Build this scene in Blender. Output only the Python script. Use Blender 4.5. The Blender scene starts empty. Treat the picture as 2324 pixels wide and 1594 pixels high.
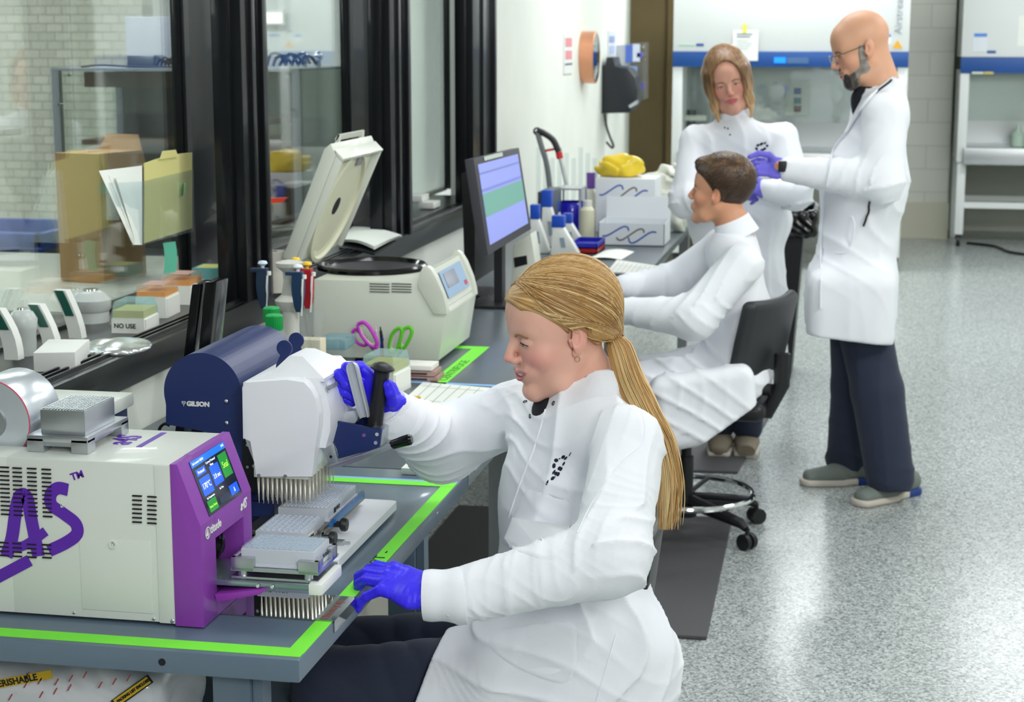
import bpy, bmesh, math, random
import numpy as np
from mathutils import Vector, Matrix, Euler
from mathutils.bvhtree import BVHTree
from math import radians as R, pi, sin, cos
random.seed(4)
S = bpy.context.scene
COL = S.collection
# ------------------------------------------------------------------ camera
FPX, IW, IH, CZ = 3950.0, 2324, 1594, 1.72
PITCH = math.atan((797 - 85) / FPX)
YAW = math.atan(788 * cos(PITCH) / FPX)
cd = bpy.data.cameras.new('camera')
cam = bpy.data.objects.new('camera', cd); COL.objects.link(cam)
cam.location = (0, 0, CZ)
cam.rotation_euler = (pi / 2 - PITCH, 0, YAW)
cd.sensor_width = 36.0
cd.lens = FPX / IW * 36.0
cd.clip_start = 0.05
cd.dof.use_dof = True
cd.dof.focus_distance = 3.12
cd.dof.aperture_fstop = 9.0
S.camera = cam
# ------------------------------------------------------------------ light
S.view_settings.view_transform = 'Standard'
S.view_settings.look = 'None'
S.view_settings.exposure = 0.0
S.view_settings.gamma = 1.0
w = bpy.data.worlds.new('world'); S.world = w; w.use_nodes = True
w.node_tree.nodes['Background'].inputs[0].default_value = (.86, .93, 1, 1)
w.node_tree.nodes['Background'].inputs[1].default_value = .25
def area(name, loc, size, power, target=None, col=(1, 1, 1), sy=None, spread=None):
    l = bpy.data.lights.new(name, 'AREA'); l.energy = power; l.color = col
    l.shape = 'RECTANGLE'; l.size = size; l.size_y = sy or size
    if spread: l.spread = spread
    o = bpy.data.objects.new(name, l); COL.objects.link(o); o.location = loc
    if target is not None:
        o.rotation_euler = (Vector(target) - Vector(loc)).to_track_quat('-Z', 'Y').to_euler()
    return o
LAMPS = [(1.2, 14), (4.2, 19), (7.2, 23), (10.2, 38), (13.0, 46)]
for ly, pw in LAMPS:
    area('ceiling_lamp', (-.55, ly, 2.86), 1.2, pw, col=(.95, .975, 1), sy=.6)
    area('ceiling_lamp', (1.5, ly, 2.86), 1.2, pw, col=(.95, .975, 1), sy=.6)
for lx, ly, pw in ((-3.0, 3.4, 32), (-3.0, 5.6, 42), (-3.2, 8.0, 62), (-5.8, 5.5, 70), (-5.8, 8.2, 70)):  # unseen lamps added to brighten the room beyond the glass
    area('ceiling_lamp', (lx, ly, 2.86), 1.2, pw, col=(.95, .98, 1), sy=.6)
# photographer's softbox high on the right, behind the camera
area('softbox_lamp', (.95, -.35, 2.35), .8, 52, target=(-.8, 3.1, .95), col=(.98, .985, 1))
area('softbox_lamp', (1.9, 4.3, 2.6), .45, 30, target=(-.4, 7, 1.0), col=(1, .99, .98))  # second, unseen area light aimed at the people further back

def at(u, v, x=None, y=None, z=None):
    """point seen at image position u,v on the plane x=, y= or z="""
    sp, cp, sy, cy = sin(PITCH), cos(PITCH), sin(YAW), cos(YAW)
    fw = Vector((-sy * cp, cy * cp, -sp)); rt = Vector((cy, sy, 0)); up = rt.cross(fw)
    d = fw * FPX + rt * (u - IW / 2) - up * (v - IH / 2)
    if x is not None: t = x / d.x
    elif y is not None: t = y / d.y
    else: t = (z - CZ) / d.z
    return Vector((0, 0, CZ)) + d * t
# ------------------------------------------------------------------ materials
def srgb(h):
    if isinstance(h, str):
        h = [int(h[i:i + 2], 16) / 255 for i in (0, 2, 4)]
    return tuple(((c / 12.92) if c <= .04045 else ((c + .055) / 1.055) ** 2.4) for c in h)
def newmat(name):
    m = bpy.data.materials.new(name); m.use_nodes = True
    nt = m.node_tree; b = nt.nodes['Principled BSDF']
    return m, nt, b
def mat(name, col, rough=.5, metal=0., bump=0., bscale=300, var=0., vscale=8, emit=None, es=1., trans=0., ior=1.45, coat=0., aniso=None, sss=0., alpha=1., sheen=0.):
    m, nt, b = newmat(name); c = srgb(col)
    b.inputs['Base Color'].default_value = (*c, 1); b.inputs['Roughness'].default_value = rough
    b.inputs['Metallic'].default_value = metal; b.inputs['IOR'].default_value = ior
    b.inputs['Transmission Weight'].default_value = trans; b.inputs['Coat Weight'].default_value = coat
    b.inputs['Alpha'].default_value = alpha; b.inputs['Sheen Weight'].default_value = sheen
    if sss:
        b.inputs['Subsurface Weight'].default_value = sss; b.inputs['Subsurface Radius'].default_value = (.012, .004, .002)
        b.inputs['Subsurface Scale'].default_value = 1.
    if emit:
        b.inputs['Emission Color'].default_value = (*srgb(emit), 1); b.inputs['Emission Strength'].default_value = es
    if var or bump:
        tc = nt.nodes.new('ShaderNodeTexCoord')
    if var:
        n = nt.nodes.new('ShaderNodeTexNoise'); n.inputs['Scale'].default_value = vscale; n.inputs['Detail'].default_value = 5
        nt.links.new(tc.outputs['Object'], n.inputs['Vector'])
        r = nt.nodes.new('ShaderNodeValToRGB')
        r.color_ramp.elements[0].position = .3; r.color_ramp.elements[1].position = .7
        r.color_ramp.elements[0].color = (*[x * (1 - var) for x in c], 1)
        r.color_ramp.elements[1].color = (*[min(1, x * (1 + var)) for x in c], 1)
        nt.links.new(n.outputs['Fac'], r.inputs['Fac']); nt.links.new(r.outputs['Color'], b.inputs['Base Color'])
    if bump:
        n = nt.nodes.new('ShaderNodeTexNoise'); n.inputs['Scale'].default_value = bscale; n.inputs['Detail'].default_value = 3
        nt.links.new(tc.outputs['Object'], n.inputs['Vector'])
        bp = nt.nodes.new('ShaderNodeBump'); bp.inputs['Strength'].default_value = bump; bp.inputs['Distance'].default_value = .002
        nt.links.new(n.outputs['Fac'], bp.inputs['Height']); nt.links.new(bp.outputs['Normal'], b.inputs['Normal'])
    return m
def glassmat(name, tint='ffffff', refl=.05, rough=0.02, opac=0., gmax=4):
    """thin clear sheet: transparent + fresnel gloss (+ a little milky diffuse)"""
    m = bpy.data.materials.new(name); m.use_nodes = True; nt = m.node_tree; nt.nodes.clear()
    o = nt.nodes.new('ShaderNodeOutputMaterial'); t = nt.nodes.new('ShaderNodeBsdfTransparent'); g = nt.nodes.new('ShaderNodeBsdfGlossy')
    t.inputs[0].default_value = (*srgb(tint), 1); g.inputs['Roughness'].default_value = rough
    lw = nt.nodes.new('ShaderNodeLayerWeight'); lw.inputs['Blend'].default_value = .25
    mp = nt.nodes.new('ShaderNodeMapRange'); mp.inputs[3].default_value = refl; mp.inputs[4].default_value = min(1, refl * gmax)
    nt.links.new(lw.outputs['Fresnel'], mp.inputs[0])
    mx = nt.nodes.new('ShaderNodeMixShader'); nt.links.new(mp.outputs[0], mx.inputs[0])
    src = t.outputs[0]
    if opac:
        d = nt.nodes.new('ShaderNodeBsdfDiffuse'); d.inputs[0].default_value = (*srgb(tint), 1)
        m2 = nt.nodes.new('ShaderNodeMixShader'); m2.inputs[0].default_value = opac
        nt.links.new(src, m2.inputs[1]); nt.links.new(d.outputs[0], m2.inputs[2]); src = m2.outputs[0]
    nt.links.new(src, mx.inputs[1]); nt.links.new(g.outputs[0], mx.inputs[2]); nt.links.new(mx.outputs[0], o.inputs[0])
    return m
M = {}
def G(key, *a, **k):
    if key not in M: M[key] = mat(key, *a, **k)
    return M[key]
# ------------------------------------------------------------------ mesh helpers
class MB:
    """collects shapes; build() links them as ONE mesh object"""
    def __init__(s): s.bm = bmesh.new(); s.mi = 0
    def _fin(s, geom, rot=None, loc=None):
        vs = [g for g in geom if isinstance(g, bmesh.types.BMVert)]
        if rot is not None: bmesh.ops.transform(s.bm, matrix=rot, verts=vs)
        if loc is not None: bmesh.ops.translate(s.bm, vec=Vector(loc), verts=vs)
        for v in vs:
            for f in v.link_faces: f.material_index = s.mi
    def m(s, i): s.mi = i; return s
    def box(s, c, size, rot=None, bevel=0, seg=2):
        g = bmesh.ops.create_cube(s.bm, size=1)['verts']
        bmesh.ops.scale(s.bm, vec=Vector(size), verts=g)
        if bevel:
            es = list({e for v in g for e in v.link_edges})
            r = bmesh.ops.bevel(s.bm, geom=es, offset=bevel, segments=seg, affect='EDGES', profile=.6)
            g = list({v for f in r['faces'] for v in f.verts} | {v for v in g if v.is_valid})
        s._fin(g, s._r(rot), c); return s
    def bx(s, lo, hi, bevel=0, seg=2):
        lo = Vector(lo); hi = Vector(hi)
        return s.box((lo + hi) / 2, [max(abs(a), 1e-5) for a in (hi - lo)], bevel=bevel, seg=seg)
    def _r(s, rot):
        if rot is None: return None
        if isinstance(rot, Matrix): return rot.to_4x4()
        return Euler(rot).to_matrix().to_4x4()
    def cyl(s, a, b, r, r2=None, n=24, cap=True):
        a = Vector(a); b = Vector(b); d = b - a
        g = bmesh.ops.create_cone(s.bm, cap_ends=cap, segments=n, radius1=r, radius2=r if r2 is None else r2, depth=d.length)['verts']
        s._fin(g, d.to_track_quat('Z', 'Y').to_matrix().to_4x4(), (a + b) / 2); return s
    def ball(s, c, r, n=16, sc=(1, 1, 1), rot=None):
        g = bmesh.ops.create_uvsphere(s.bm, u_segments=n * 2, v_segments=n, radius=r)['verts']
        bmesh.ops.scale(s.bm, vec=Vector(sc), verts=g); s._fin(g, s._r(rot), c); return s
    def rings(s, rings, close=True, cap=True):
        vs = [[s.bm.verts.new(p) for p in r] for r in rings]
        n = len(vs[0])
        for i in range(len(vs) - 1):
            for j in range(n if close else n - 1):
                k = (j + 1) % n
                try: f = s.bm.faces.new((vs[i][j], vs[i][k], vs[i + 1][k], vs[i + 1][j])); f.material_index = s.mi
                except ValueError: pass
        if cap and close and n > 2:
            for r in (vs[0][::-1], vs[-1]):
                f = s.bm.faces.new(r); f.material_index = s.mi
        return s
    def tube(s, path, r, n=8, cap=True, flat=1., up=(0, 0, 1)):
        P = [Vector(p) for p in path]; out = []; prev = None
        for i, p in enumerate(P):
            d = (P[min(i + 1, len(P) - 1)] - P[max(i - 1, 0)]).normalized()
            u = prev if prev is not None else (Vector(up) if abs(d.dot(Vector(up))) < .95 else Vector((1, .1, 0)))
            a = d.cross(u).normalized(); b = a.cross(d).normalized(); prev = b
            rr = r[i] if isinstance(r, (list, tuple)) else r
            out.append([p + a * cos(t) * rr + b * sin(t) * rr * flat for t in [2 * pi * k / n for k in range(n)]])
        return s.rings(out, cap=cap)
    def lathe(s, prof, c=(0, 0, 0), n=32, rot=None, cap=True):
        m = s._r(rot) or Matrix(); c = Vector(c)
        rr = [[(m @ Vector((r * cos(2 * pi * k / n), r * sin(2 * pi * k / n), z))) + c for k in range(n)] for r, z in prof]
        return s.rings(rr, cap=cap)
    def prism(s, poly, vec, bevel=0):
        """3-D polygon extruded by vec"""
        vec = Vector(vec); a = [Vector(p) for p in poly]
        nrm = sum(((a[i] - a[0]).cross(a[(i + 1) % len(a)] - a[0]) for i in range(1, len(a))), Vector())
        if nrm.dot(vec) > 0: a = a[::-1]
        v1 = [s.bm.verts.new(p) for p in a]; v2 = [s.bm.verts.new(p + vec) for p in a]; n = len(a); fs = []
        fs.append(s.bm.faces.new(v1)); fs.append(s.bm.faces.new(v2[::-1]))
        for i in range(n): fs.append(s.bm.faces.new((v1[i], v2[i], v2[(i + 1) % n], v1[(i + 1) % n])))
        if bevel:
            es = list({e for f in fs for e in f.edges})
            r = bmesh.ops.bevel(s.bm, geom=es, offset=bevel, segments=2, affect='EDGES', profile=.6)
            fs = [f for f in fs if f.is_valid] + r['faces']
        for f in fs: f.material_index = s.mi
        return s
    def sheet(s, fn, nu, nv, thick=0):
        g = [[Vector(fn(i / nu, j / nv)) for j in range(nv + 1)] for i in range(nu + 1)]
        V = [[s.bm.verts.new(p) for p in r] for r in g]; fs = []
        for i in range(nu):
            for j in range(nv): fs.append(s.bm.faces.new((V[i][j], V[i + 1][j], V[i + 1][j + 1], V[i][j + 1])))
        for f in fs: f.material_index = s.mi
        if thick: bmesh.ops.recalc_face_normals(s.bm, faces=fs); bmesh.ops.solidify(s.bm, geom=fs, thickness=thick)
        return s
    def build(s, name, m, parent=None, smooth=True, angle=35):
        bmesh.ops.recalc_face_normals(s.bm, faces=s.bm.faces)
        if smooth:
            for f in s.bm.faces: f.smooth = True
            for e in s.bm.edges:
                if len(e.link_faces) == 2 and e.calc_face_angle(0) > R(angle): e.smooth = False
        me = bpy.data.meshes.new(name); s.bm.to_mesh(me); s.bm.free()
        for mm in (m if isinstance(m, (list, tuple)) else [m]): me.materials.append(mm)
        o = bpy.data.objects.new(name, me); COL.objects.link(o)
        if parent is not None: attach(o, parent)
        return o
def attach(o, parent):
    """parent without moving: geometry is built in world space"""
    o.parent = parent
    w = world(parent)
    o.matrix_parent_inverse = w.inverted()
def world(o):
    if o.parent is None: return Matrix.LocRotScale(o.location, o.rotation_euler, o.scale)
    return world(o.parent) @ o.matrix_parent_inverse @ Matrix.LocRotScale(o.location, o.rotation_euler, o.scale)
def tag(o, label, cat, group=None, kind=None):
    o['label'] = label; o['category'] = cat
    if group: o['group'] = group
    if kind: o['kind'] = kind
    return o
def thing(name, label, cat, loc=(0, 0, 0), group=None):
    o = bpy.data.objects.new(name, None); COL.objects.link(o); o.location = loc
    o.empty_display_size = .05
    return tag(o, label, cat, group)
def struct(o): o['kind'] = 'structure'; return o
def copytree(o, delta, label, group=None, rotz=0):
    c = o.copy(); COL.objects.link(c); c.location = Vector(o.location) + Vector(delta)
    c.rotation_euler.z += rotz; c['label'] = label
    if group: c['group'] = group
    for ch in list(o.children):
        d = ch.copy(); COL.objects.link(d); d.parent = c
        for g in list(ch.children):
            e = g.copy(); COL.objects.link(e); e.parent = d
    return c
def text(name, body, origin, xd, yd, size, m, parent=None, bold=0., depth=.0004, align='LEFT', shear=0., sx=1.):
    """raised lettering: xd reading direction, yd up direction of the letters"""
    cu = bpy.data.curves.new(name, 'FONT'); cu.body = body; cu.size = size; cu.extrude = depth; cu.offset = bold; cu.shear = shear
    cu.align_x = align; cu.resolution_u = 3
    tmp = bpy.data.objects.new('t', cu); COL.objects.link(tmp)
    bpy.context.view_layer.update()
    me = bpy.data.meshes.new_from_object(tmp.evaluated_get(bpy.context.evaluated_depsgraph_get()))
    bpy.data.objects.remove(tmp); bpy.data.curves.remove(cu)
    X = Vector(xd).normalized(); Y = Vector(yd).normalized(); Z = X.cross(Y).normalized()
    mt = Matrix((X * sx, Y, Z)).transposed().to_4x4(); mt.translation = Vector(origin)
    me.transform(mt); me.materials.clear(); me.materials.append(m)
    o = bpy.data.objects.new(name, me); COL.objects.link(o)
    if parent is not None: attach(o, parent)
    return o
def stroke(mb, pts, w, n, thick=.0004):
    """flat ribbon along pts lying in the plane with normal n"""
    P = [Vector(p) for p in pts]; n = Vector(n).normalized(); L = []; Rr = []
    for i, p in enumerate(P):
        d = (P[min(i + 1, len(P) - 1)] - P[max(i - 1, 0)]).normalized(); s = n.cross(d) * w / 2
        L.append(p + s); Rr.append(p - s)
    rings = [[L[i] + n * thick, Rr[i] + n * thick, Rr[i] - n * thick * .1, L[i] - n * thick * .1] for i in range(len(P))]
    return mb.rings(rings)
def smoothpath(pts, k=6):
    P = [Vector(p) for p in pts]; out = []
    for i in range(len(P) - 1):
        p0, p1, p2, p3 = P[max(i - 1, 0)], P[i], P[i + 1], P[min(i + 2, len(P) - 1)]
        for j in range(k):
            t = j / k
            out.append(.5 * ((2 * p1) + (p2 - p0) * t + (2 * p0 - 5 * p1 + 4 * p2 - p3) * t * t + (3 * p1 - p0 - 3 * p2 + p3) * t ** 3))
    out.append(P[-1]); return out
def xf(o, loc=None, rot=None, pivot=None):
    """transform mesh data about a pivot"""
    m = Matrix.Translation(Vector(pivot or (0, 0, 0))) @ (Euler(rot).to_matrix().to_4x4() if rot else Matrix()) @ Matrix.Translation(-Vector(pivot or (0, 0, 0)))
    if loc: m = Matrix.Translation(Vector(loc)) @ m
    o.data.transform(m); return o
# ------------------------------------------------------------------ implicit surfaces (numpy)
def V3(*a): return np.array(a, float)
def rc(P, a, b, ra, rb=None):
    rb = ra if rb is None else rb; a = np.array(a, float); b = np.array(b, float); ab = b - a
    t = np.clip(((P - a) @ ab) / (ab @ ab + 1e-12), 0, 1)
    return np.linalg.norm(P - a - t[:, None] * ab, axis=1) - (ra + (rb - ra) * t)
def rce(P, a, b, ra, rb, s, k):
    """round cone with its cross-section widened k times along direction s"""
    s = np.array(s, float); s /= np.linalg.norm(s); a = np.array(a, float); b = np.array(b, float)
    q = lambda X: X - (X @ s)[..., None] * s * (1 - 1 / k) if X.ndim > 1 else X - (X @ s) * s * (1 - 1 / k)
    return rc(q(P), q(a), q(b), ra, rb)
def el(P, c, r, rot=None):
    q = P - np.array(c, float)
    if rot is not None: q = q @ np.array(Euler(rot).to_matrix())
    r = np.array(r, float)
    k0 = np.linalg.norm(q / r, axis=1); k1 = np.linalg.norm(q / r ** 2, axis=1) + 1e-9
    return k0 * (k0 - 1) / k1
def rbox(P, c, h, r=0, rot=None):
    q = P - np.array(c, float)
    if rot is not None: q = q @ np.array(Euler(rot).to_matrix())
    q = np.abs(q) - np.array(h, float) + r
    return np.linalg.norm(np.maximum(q, 0), axis=1) + np.minimum(q.max(1), 0) - r
def smin(a, b, k):
    h = np.clip(.5 + .5 * (b - a) / k, 0, 1); return b + (a - b) * h - k * h * (1 - h)
def smax(a, b, k): return -smin(-a, -b, k)
def un(k, *d):
    r = d[0]
    for x in d[1:]: r = smin(r, x, k)
    return r
def nz(P, f, seed=0.):
    """cheap smooth noise -1..1"""
    x, y, z = (P * f + seed).T
    return (np.sin(x + 1.7 * np.sin(y * .9 + 1.3) + .7 * z) + np.sin(1.3 * y + 1.1 * np.sin(z * 1.1 + x * .6) + 2) + np.sin(1.7 * z + 1.4 * np.sin(x * .8 + seed) - .8 * y)) / 3
def folds(P, d, f, warp=1., seed=0.):
    """ridged folds whose crests run across direction d"""
    d = np.array(d, float); d /= np.linalg.norm(d)
    ph = (P @ d) * f + warp * nz(P, f * .35, seed) * 3 + seed
    s = np.sin(ph); return (1 - np.abs(s)) ** 1.5 - .35
def ridge(P, d, f, warp=1., seed=0., pw=2.2):
    """narrow raised creases running across direction d that fade in and out"""
    d = np.array(d, float); d /= np.linalg.norm(d)
    ph = (P @ d) * f + warp * nz(P, f * .22, seed) * 3.2 + seed
    m = np.clip(.45 + .9 * nz(P, f * .16, seed + 7), 0, 1)
    return (1 - np.abs(np.sin(ph))) ** pw * m
def sdf_mesh(fn, lo, hi, h):
    lo = np.array(lo, float); hi = np.array(hi, float)
    B = 4; n = np.ceil((hi - lo) / h / B).astype(int) + 1
    # coarse pass
    cs = [lo[i] + (np.arange(n[i]) + .5) * h * B for i in range(3)]
    C = np.stack(np.meshgrid(*cs, indexing='ij'), -1).reshape(-1, 3)
    fc = fn(C).reshape(n)
    near = np.abs(fc) < h * B * 1.9
    N = n * B
    F = np.repeat(np.repeat(np.repeat(np.where(fc > 0, 1., -1.), B, 0), B, 1), B, 2)
    ii = np.argwhere(near)
    off = np.stack(np.meshgrid(*[np.arange(B)] * 3, indexing='ij'), -1).reshape(-1, 3)
    for k in range(0, len(ii), 4000):
        idx = (ii[k:k + 4000, None, :] * B + off[None]).reshape(-1, 3)
        F[idx[:, 0], idx[:, 1], idx[:, 2]] = fn(lo + (idx + .5) * h)
    F[0] = F[-1] = 1; F[:, 0] = F[:, -1] = 1; F[:, :, 0] = F[:, :, -1] = 1
    sg = F < 0
    c0 = np.zeros(N - 1, int)
    for a in (0, 1):
        for b in (0, 1):
            for c in (0, 1):
                c0 += sg[a:N[0] - 1 + a, b:N[1] - 1 + b, c:N[2] - 1 + c]
    act = (c0 > 0) & (c0 < 8)
    vid = -np.ones(N - 1, int); cells = np.argwhere(act); vid[act] = np.arange(len(cells))
    acc = np.zeros((len(cells), 3)); cnt = np.zeros(len(cells))
    cor = [(a, b, c) for a in (0, 1) for b in (0, 1) for c in (0, 1)]
    for p in cor:
        for ax in range(3):
            if p[ax]: continue
            q = list(p); q[ax] = 1
            fa = F[tuple((cells + p).T)]; fb = F[tuple((cells + q).T)]
            m = (fa < 0) != (fb < 0)
            t = np.where(m, fa / np.where(m, fa - fb, 1), 0)
            pos = np.tile(np.array(p, float), (len(cells), 1)); pos[:, ax] += t
            acc += pos * m[:, None]; cnt += m
    V = lo + (cells + acc / cnt[:, None] + .5) * h
    quads = []
    for ax in range(3):
        a, b = [(1, 2), (2, 0), (0, 1)][ax]
        sl0 = [slice(0, None)] * 3; sl1 = [slice(0, None)] * 3
        sl0[ax] = slice(0, N[ax] - 1); sl1[ax] = slice(1, N[ax])
        e = sg[tuple(sl0)] != sg[tuple(sl1)]
        ed = np.argwhere(e); ed = ed[(ed[:, a] > 0) & (ed[:, b] > 0) & (ed[:, a] < N[a] - 1) & (ed[:, b] < N[b] - 1)]
        da = np.zeros(3, int); da[a] = 1; db = np.zeros(3, int); db[b] = 1
        q = np.stack([vid[tuple((ed - da - db).T)], vid[tuple((ed - db).T)], vid[tuple(ed.T)], vid[tuple((ed - da).T)]], 1)
        flip = ~sg[tuple(ed.T)]
        q[flip] = q[flip][:, ::-1]; quads.append(q)
    Q = np.concatenate(quads); Q = Q[(Q >= 0).all(1)]
    for it in range(2):
        e = h * .5; f0 = fn(V)
        g = np.stack([(fn(V + d) - fn(V - d)) / (2 * e) for d in np.eye(3) * e], 1)
        st = f0 / np.maximum((g * g).sum(1), .2)
        V = V - np.clip(st, -h, h)[:, None] * g
    return V, Q
def sdf_obj(name, fn, lo, hi, h, m, parent=None, xform=None, colfn=None, matfn=None):
    V, Q = sdf_mesh(fn, lo, hi, h)
    W = V
    if xform is not None:
        A = np.array(xform); W = V @ A[:3, :3].T + A[:3, 3]
    me = bpy.data.meshes.new(name); me.vertices.add(len(W)); me.vertices.foreach_set('co', W.ravel())
    me.loops.add(Q.size); me.loops.foreach_set('vertex_index', Q.ravel().astype(np.int32))
    me.polygons.add(len(Q)); me.polygons.foreach_set('loop_start', np.arange(0, Q.size, 4, dtype=np.int32))
    me.polygons.foreach_set('use_smooth', np.ones(len(Q), bool))
    for mm in (m if isinstance(m, (list, tuple)) else [m]): me.materials.append(mm)
    if matfn is not None: me.polygons.foreach_set('material_index', matfn(V[Q].mean(1)).astype(np.int32))
    me.update(calc_edges=True); me.validate()
    if colfn is not None:
        ca = me.color_attributes.new('tint', 'FLOAT_COLOR', 'POINT')
        ca.data.foreach_set('color', np.concatenate([colfn(V), np.ones((len(V), 1))], 1).ravel())
    o = bpy.data.objects.new(name, me); COL.objects.link(o)
    if parent is not None: attach(o, parent)
    return o
def bvh_of(o):
    w = world(o); me = o.data
    return BVHTree.FromPolygons([w @ v.co for v in me.vertices], [tuple(p.vertices) for p in me.polygons])
def hit(bvh, u, v, lift=.001):
    """where the line of sight through u,v meets a surface"""
    d = (at(u, v, y=5) - Vector((0, 0, CZ))).normalized()
    p, n, i, ds = bvh.ray_cast(Vector((0, 0, CZ)), d)
    if p is None: return None, None
    if n.dot(d) > 0: n = -n
    return p + n * lift, n
# ================================================================== the setting
WX = -1.727
def floor_mat():
    m, nt, b = newmat('flake_floor'); tc = nt.nodes.new('ShaderNodeTexCoord')
    v = nt.nodes.new('ShaderNodeTexVoronoi'); v.inputs['Scale'].default_value = 165; v.inputs['Randomness'].default_value = 1
    nt.links.new(tc.outputs['Object'], v.inputs['Vector'])
    sep = nt.nodes.new('ShaderNodeSeparateColor'); nt.links.new(v.outputs['Color'], sep.inputs[0])
    r = nt.nodes.new('ShaderNodeValToRGB'); cr = r.color_ramp; cr.interpolation = 'CONSTANT'
    cols = [(0, '6e7775'), (.12, '8b9391'), (.32, 'a2a9a7'), (.55, 'b3bab8'), (.82, 'c9cfce')]
    cr.elements[0].color = (*srgb(cols[0][1]), 1); cr.elements[1].position = cols[1][0]; cr.elements[1].color = (*srgb(cols[1][1]), 1)
    for p, c in cols[2:]:
        e = cr.elements.new(p); e.color = (*srgb(c), 1)
    nt.links.new(sep.outputs[0], r.inputs[0]); nt.links.new(r.outputs[0], b.inputs['Base Color'])
    b.inputs['Roughness'].default_value = .22; b.inputs['Specular IOR Level'].default_value = .5
    return m
M['floor'] = floor_mat()
M['wallw'] = mat('wall_paint', 'e2e5dc', .55, var=.03, vscale=3, bump=.15, bscale=120)
M['black'] = mat('black_anodised_frame', '14171b', .3, metal=.3, coat=.2)
M['blackp'] = mat('black_plastic', '1b1c1f', .42)
M['glossblack'] = mat('gloss_black_plastic', '08090c', .16, coat=.2)
M['white'] = mat('white_plastic', 'e9ece6', .4)
M['cream'] = mat('cream_plastic', 'e4e7da', .42)
M['paper'] = mat('paper', 'eef2ea', .8)
M['steel'] = mat('brushed_steel', 'b9bcbd', .3, metal=1, bump=.2, bscale=90)
M['alu'] = mat('satin_aluminium', 'c9cdd2', .34, metal=1)
M['chrome'] = mat('chrome', 'e8eaec', .08, metal=1)
M['glass'] = glassmat('clear_glass', 'f6faf8', .085, gmax=7)
M['acry'] = glassmat('clear_acrylic', 'f6fafb', .04, .03, .05)
M['bag'] = glassmat('clear_plastic_bag', 'eff3f3', .06, .18, .14)
M['wall2'] = mat('grey_wall_paint', 'c3c6ba', .6, var=.03, vscale=2)
def brick_mat():
    m, nt, b = newmat('painted_brick'); tc = nt.nodes.new('ShaderNodeTexCoord')
    mp = nt.nodes.new('ShaderNodeMapping'); mp.inputs['Rotation'].default_value = (R(90), 0, 0)
    nt.links.new(tc.outputs['Object'], mp.inputs[0])
    k = nt.nodes.new('ShaderNodeTexBrick'); k.inputs['Scale'].default_value = 5
    k.inputs['Color1'].default_value = (*srgb('d3d3c4'), 1); k.inputs['Color2'].default_value = (*srgb('c3c4b5'), 1); k.inputs['Mortar'].default_value = (*srgb('a9aa9b'), 1)
    nt.links.new(mp.outputs[0], k.inputs['Vector']); nt.links.new(k.outputs[0], b.inputs['Base Color'])
    bp = nt.nodes.new('ShaderNodeBump'); bp.inputs['Strength'].default_value = .5; bp.inputs['Distance'].default_value = .01; bp.invert = True
    nt.links.new(k.outputs['Fac'], bp.inputs['Height']); nt.links.new(bp.outputs[0], b.inputs['Normal']); b.inputs['Roughness'].default_value = .7
    return m
def block_mat():
    m, nt, b = newmat('painted_block'); tc = nt.nodes.new('ShaderNodeTexCoord')
    mp = nt.nodes.new('ShaderNodeMapping'); mp.inputs['Rotation'].default_value = (R(90), 0, 0)
    nt.links.new(tc.outputs['Object'], mp.inputs[0])
    k = nt.nodes.new('ShaderNodeTexBrick'); k.inputs['Scale'].default_value = 1; k.inputs['Brick Width'].default_value = .4; k.inputs['Row Height'].default_value = .2; k.inputs['Mortar Size'].default_value = .006
    k.inputs['Color1'].default_value = (*srgb('dadbd0'), 1); k.inputs['Color2'].default_value = (*srgb('d4d6cb'), 1); k.inputs['Mortar'].default_value = (*srgb('c6c8bc'), 1)
    nt.links.new(mp.outputs[0], k.inputs['Vector']); nt.links.new(k.outputs[0], b.inputs['Base Color']); b.inputs['Roughness'].default_value = .5
    return m
M['brick'] = brick_mat(); M['block'] = block_mat()
struct(MB().bx((-9, -2.5, -.1), (5, 17, 0)).build('floor', M['floor']))
struct(MB().bx((-9, -2.5, 2.9), (5, 17, 3)).build('ceiling', mat('ceiling_tile', 'e3e4e0', .8)))
struct(MB().bx((3.2, -2.5, 0), (3.4, 17, 2.9)).build('wall_right', M['wallw']))
struct(MB().bx((-9, -2.6, 0), (5, -2.5, 2.9)).build('wall_front', M['wallw']))
struct(MB().bx((-9, 16.2, 0), (5, 16.4, 2.9)).build('wall_back', M['wall2']))
# ceiling light housings (out of frame); the objects go by the name trim
TN = [20]
def troffer(p):
    f = MB(); TN[0] += 1
    for s in (-1, 1):
        f.box((p[0], p[1] + s * .32, 2.885), (1.28, .03, .03)); f.box((p[0] + s * .625, p[1], 2.885), (.03, .67, .03))
    struct(f.build('trim_%d' % TN[0], M['white']))
for ly in (1.2, 4.2, 7.2, 10.2, 13.2): troffer((-.55, ly)); troffer((1.5, ly))
for lx, ly in ((-3.0, 3.4), (-3.0, 5.6), (-3.2, 8.0), (-5.8, 5.5), (-5.8, 8.2)): troffer((lx, ly))
# left wall with its band of windows: sill 0.97, black metal frames
wl = MB(); wl.bx((-2.12, -2.5, 0), (WX, 8.28, .885)); wl.bx((-2.12, 8.28, 0), (-1.95, 9.3, .885)); wl.bx((-1.93, 8.28, 0), (WX, 13.5, 2.9)); wl.bx((-2.12, -2.5, 2.55), (WX, 8.28, 2.9))
struct(wl.build('wall_left', M['wallw']))
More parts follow.
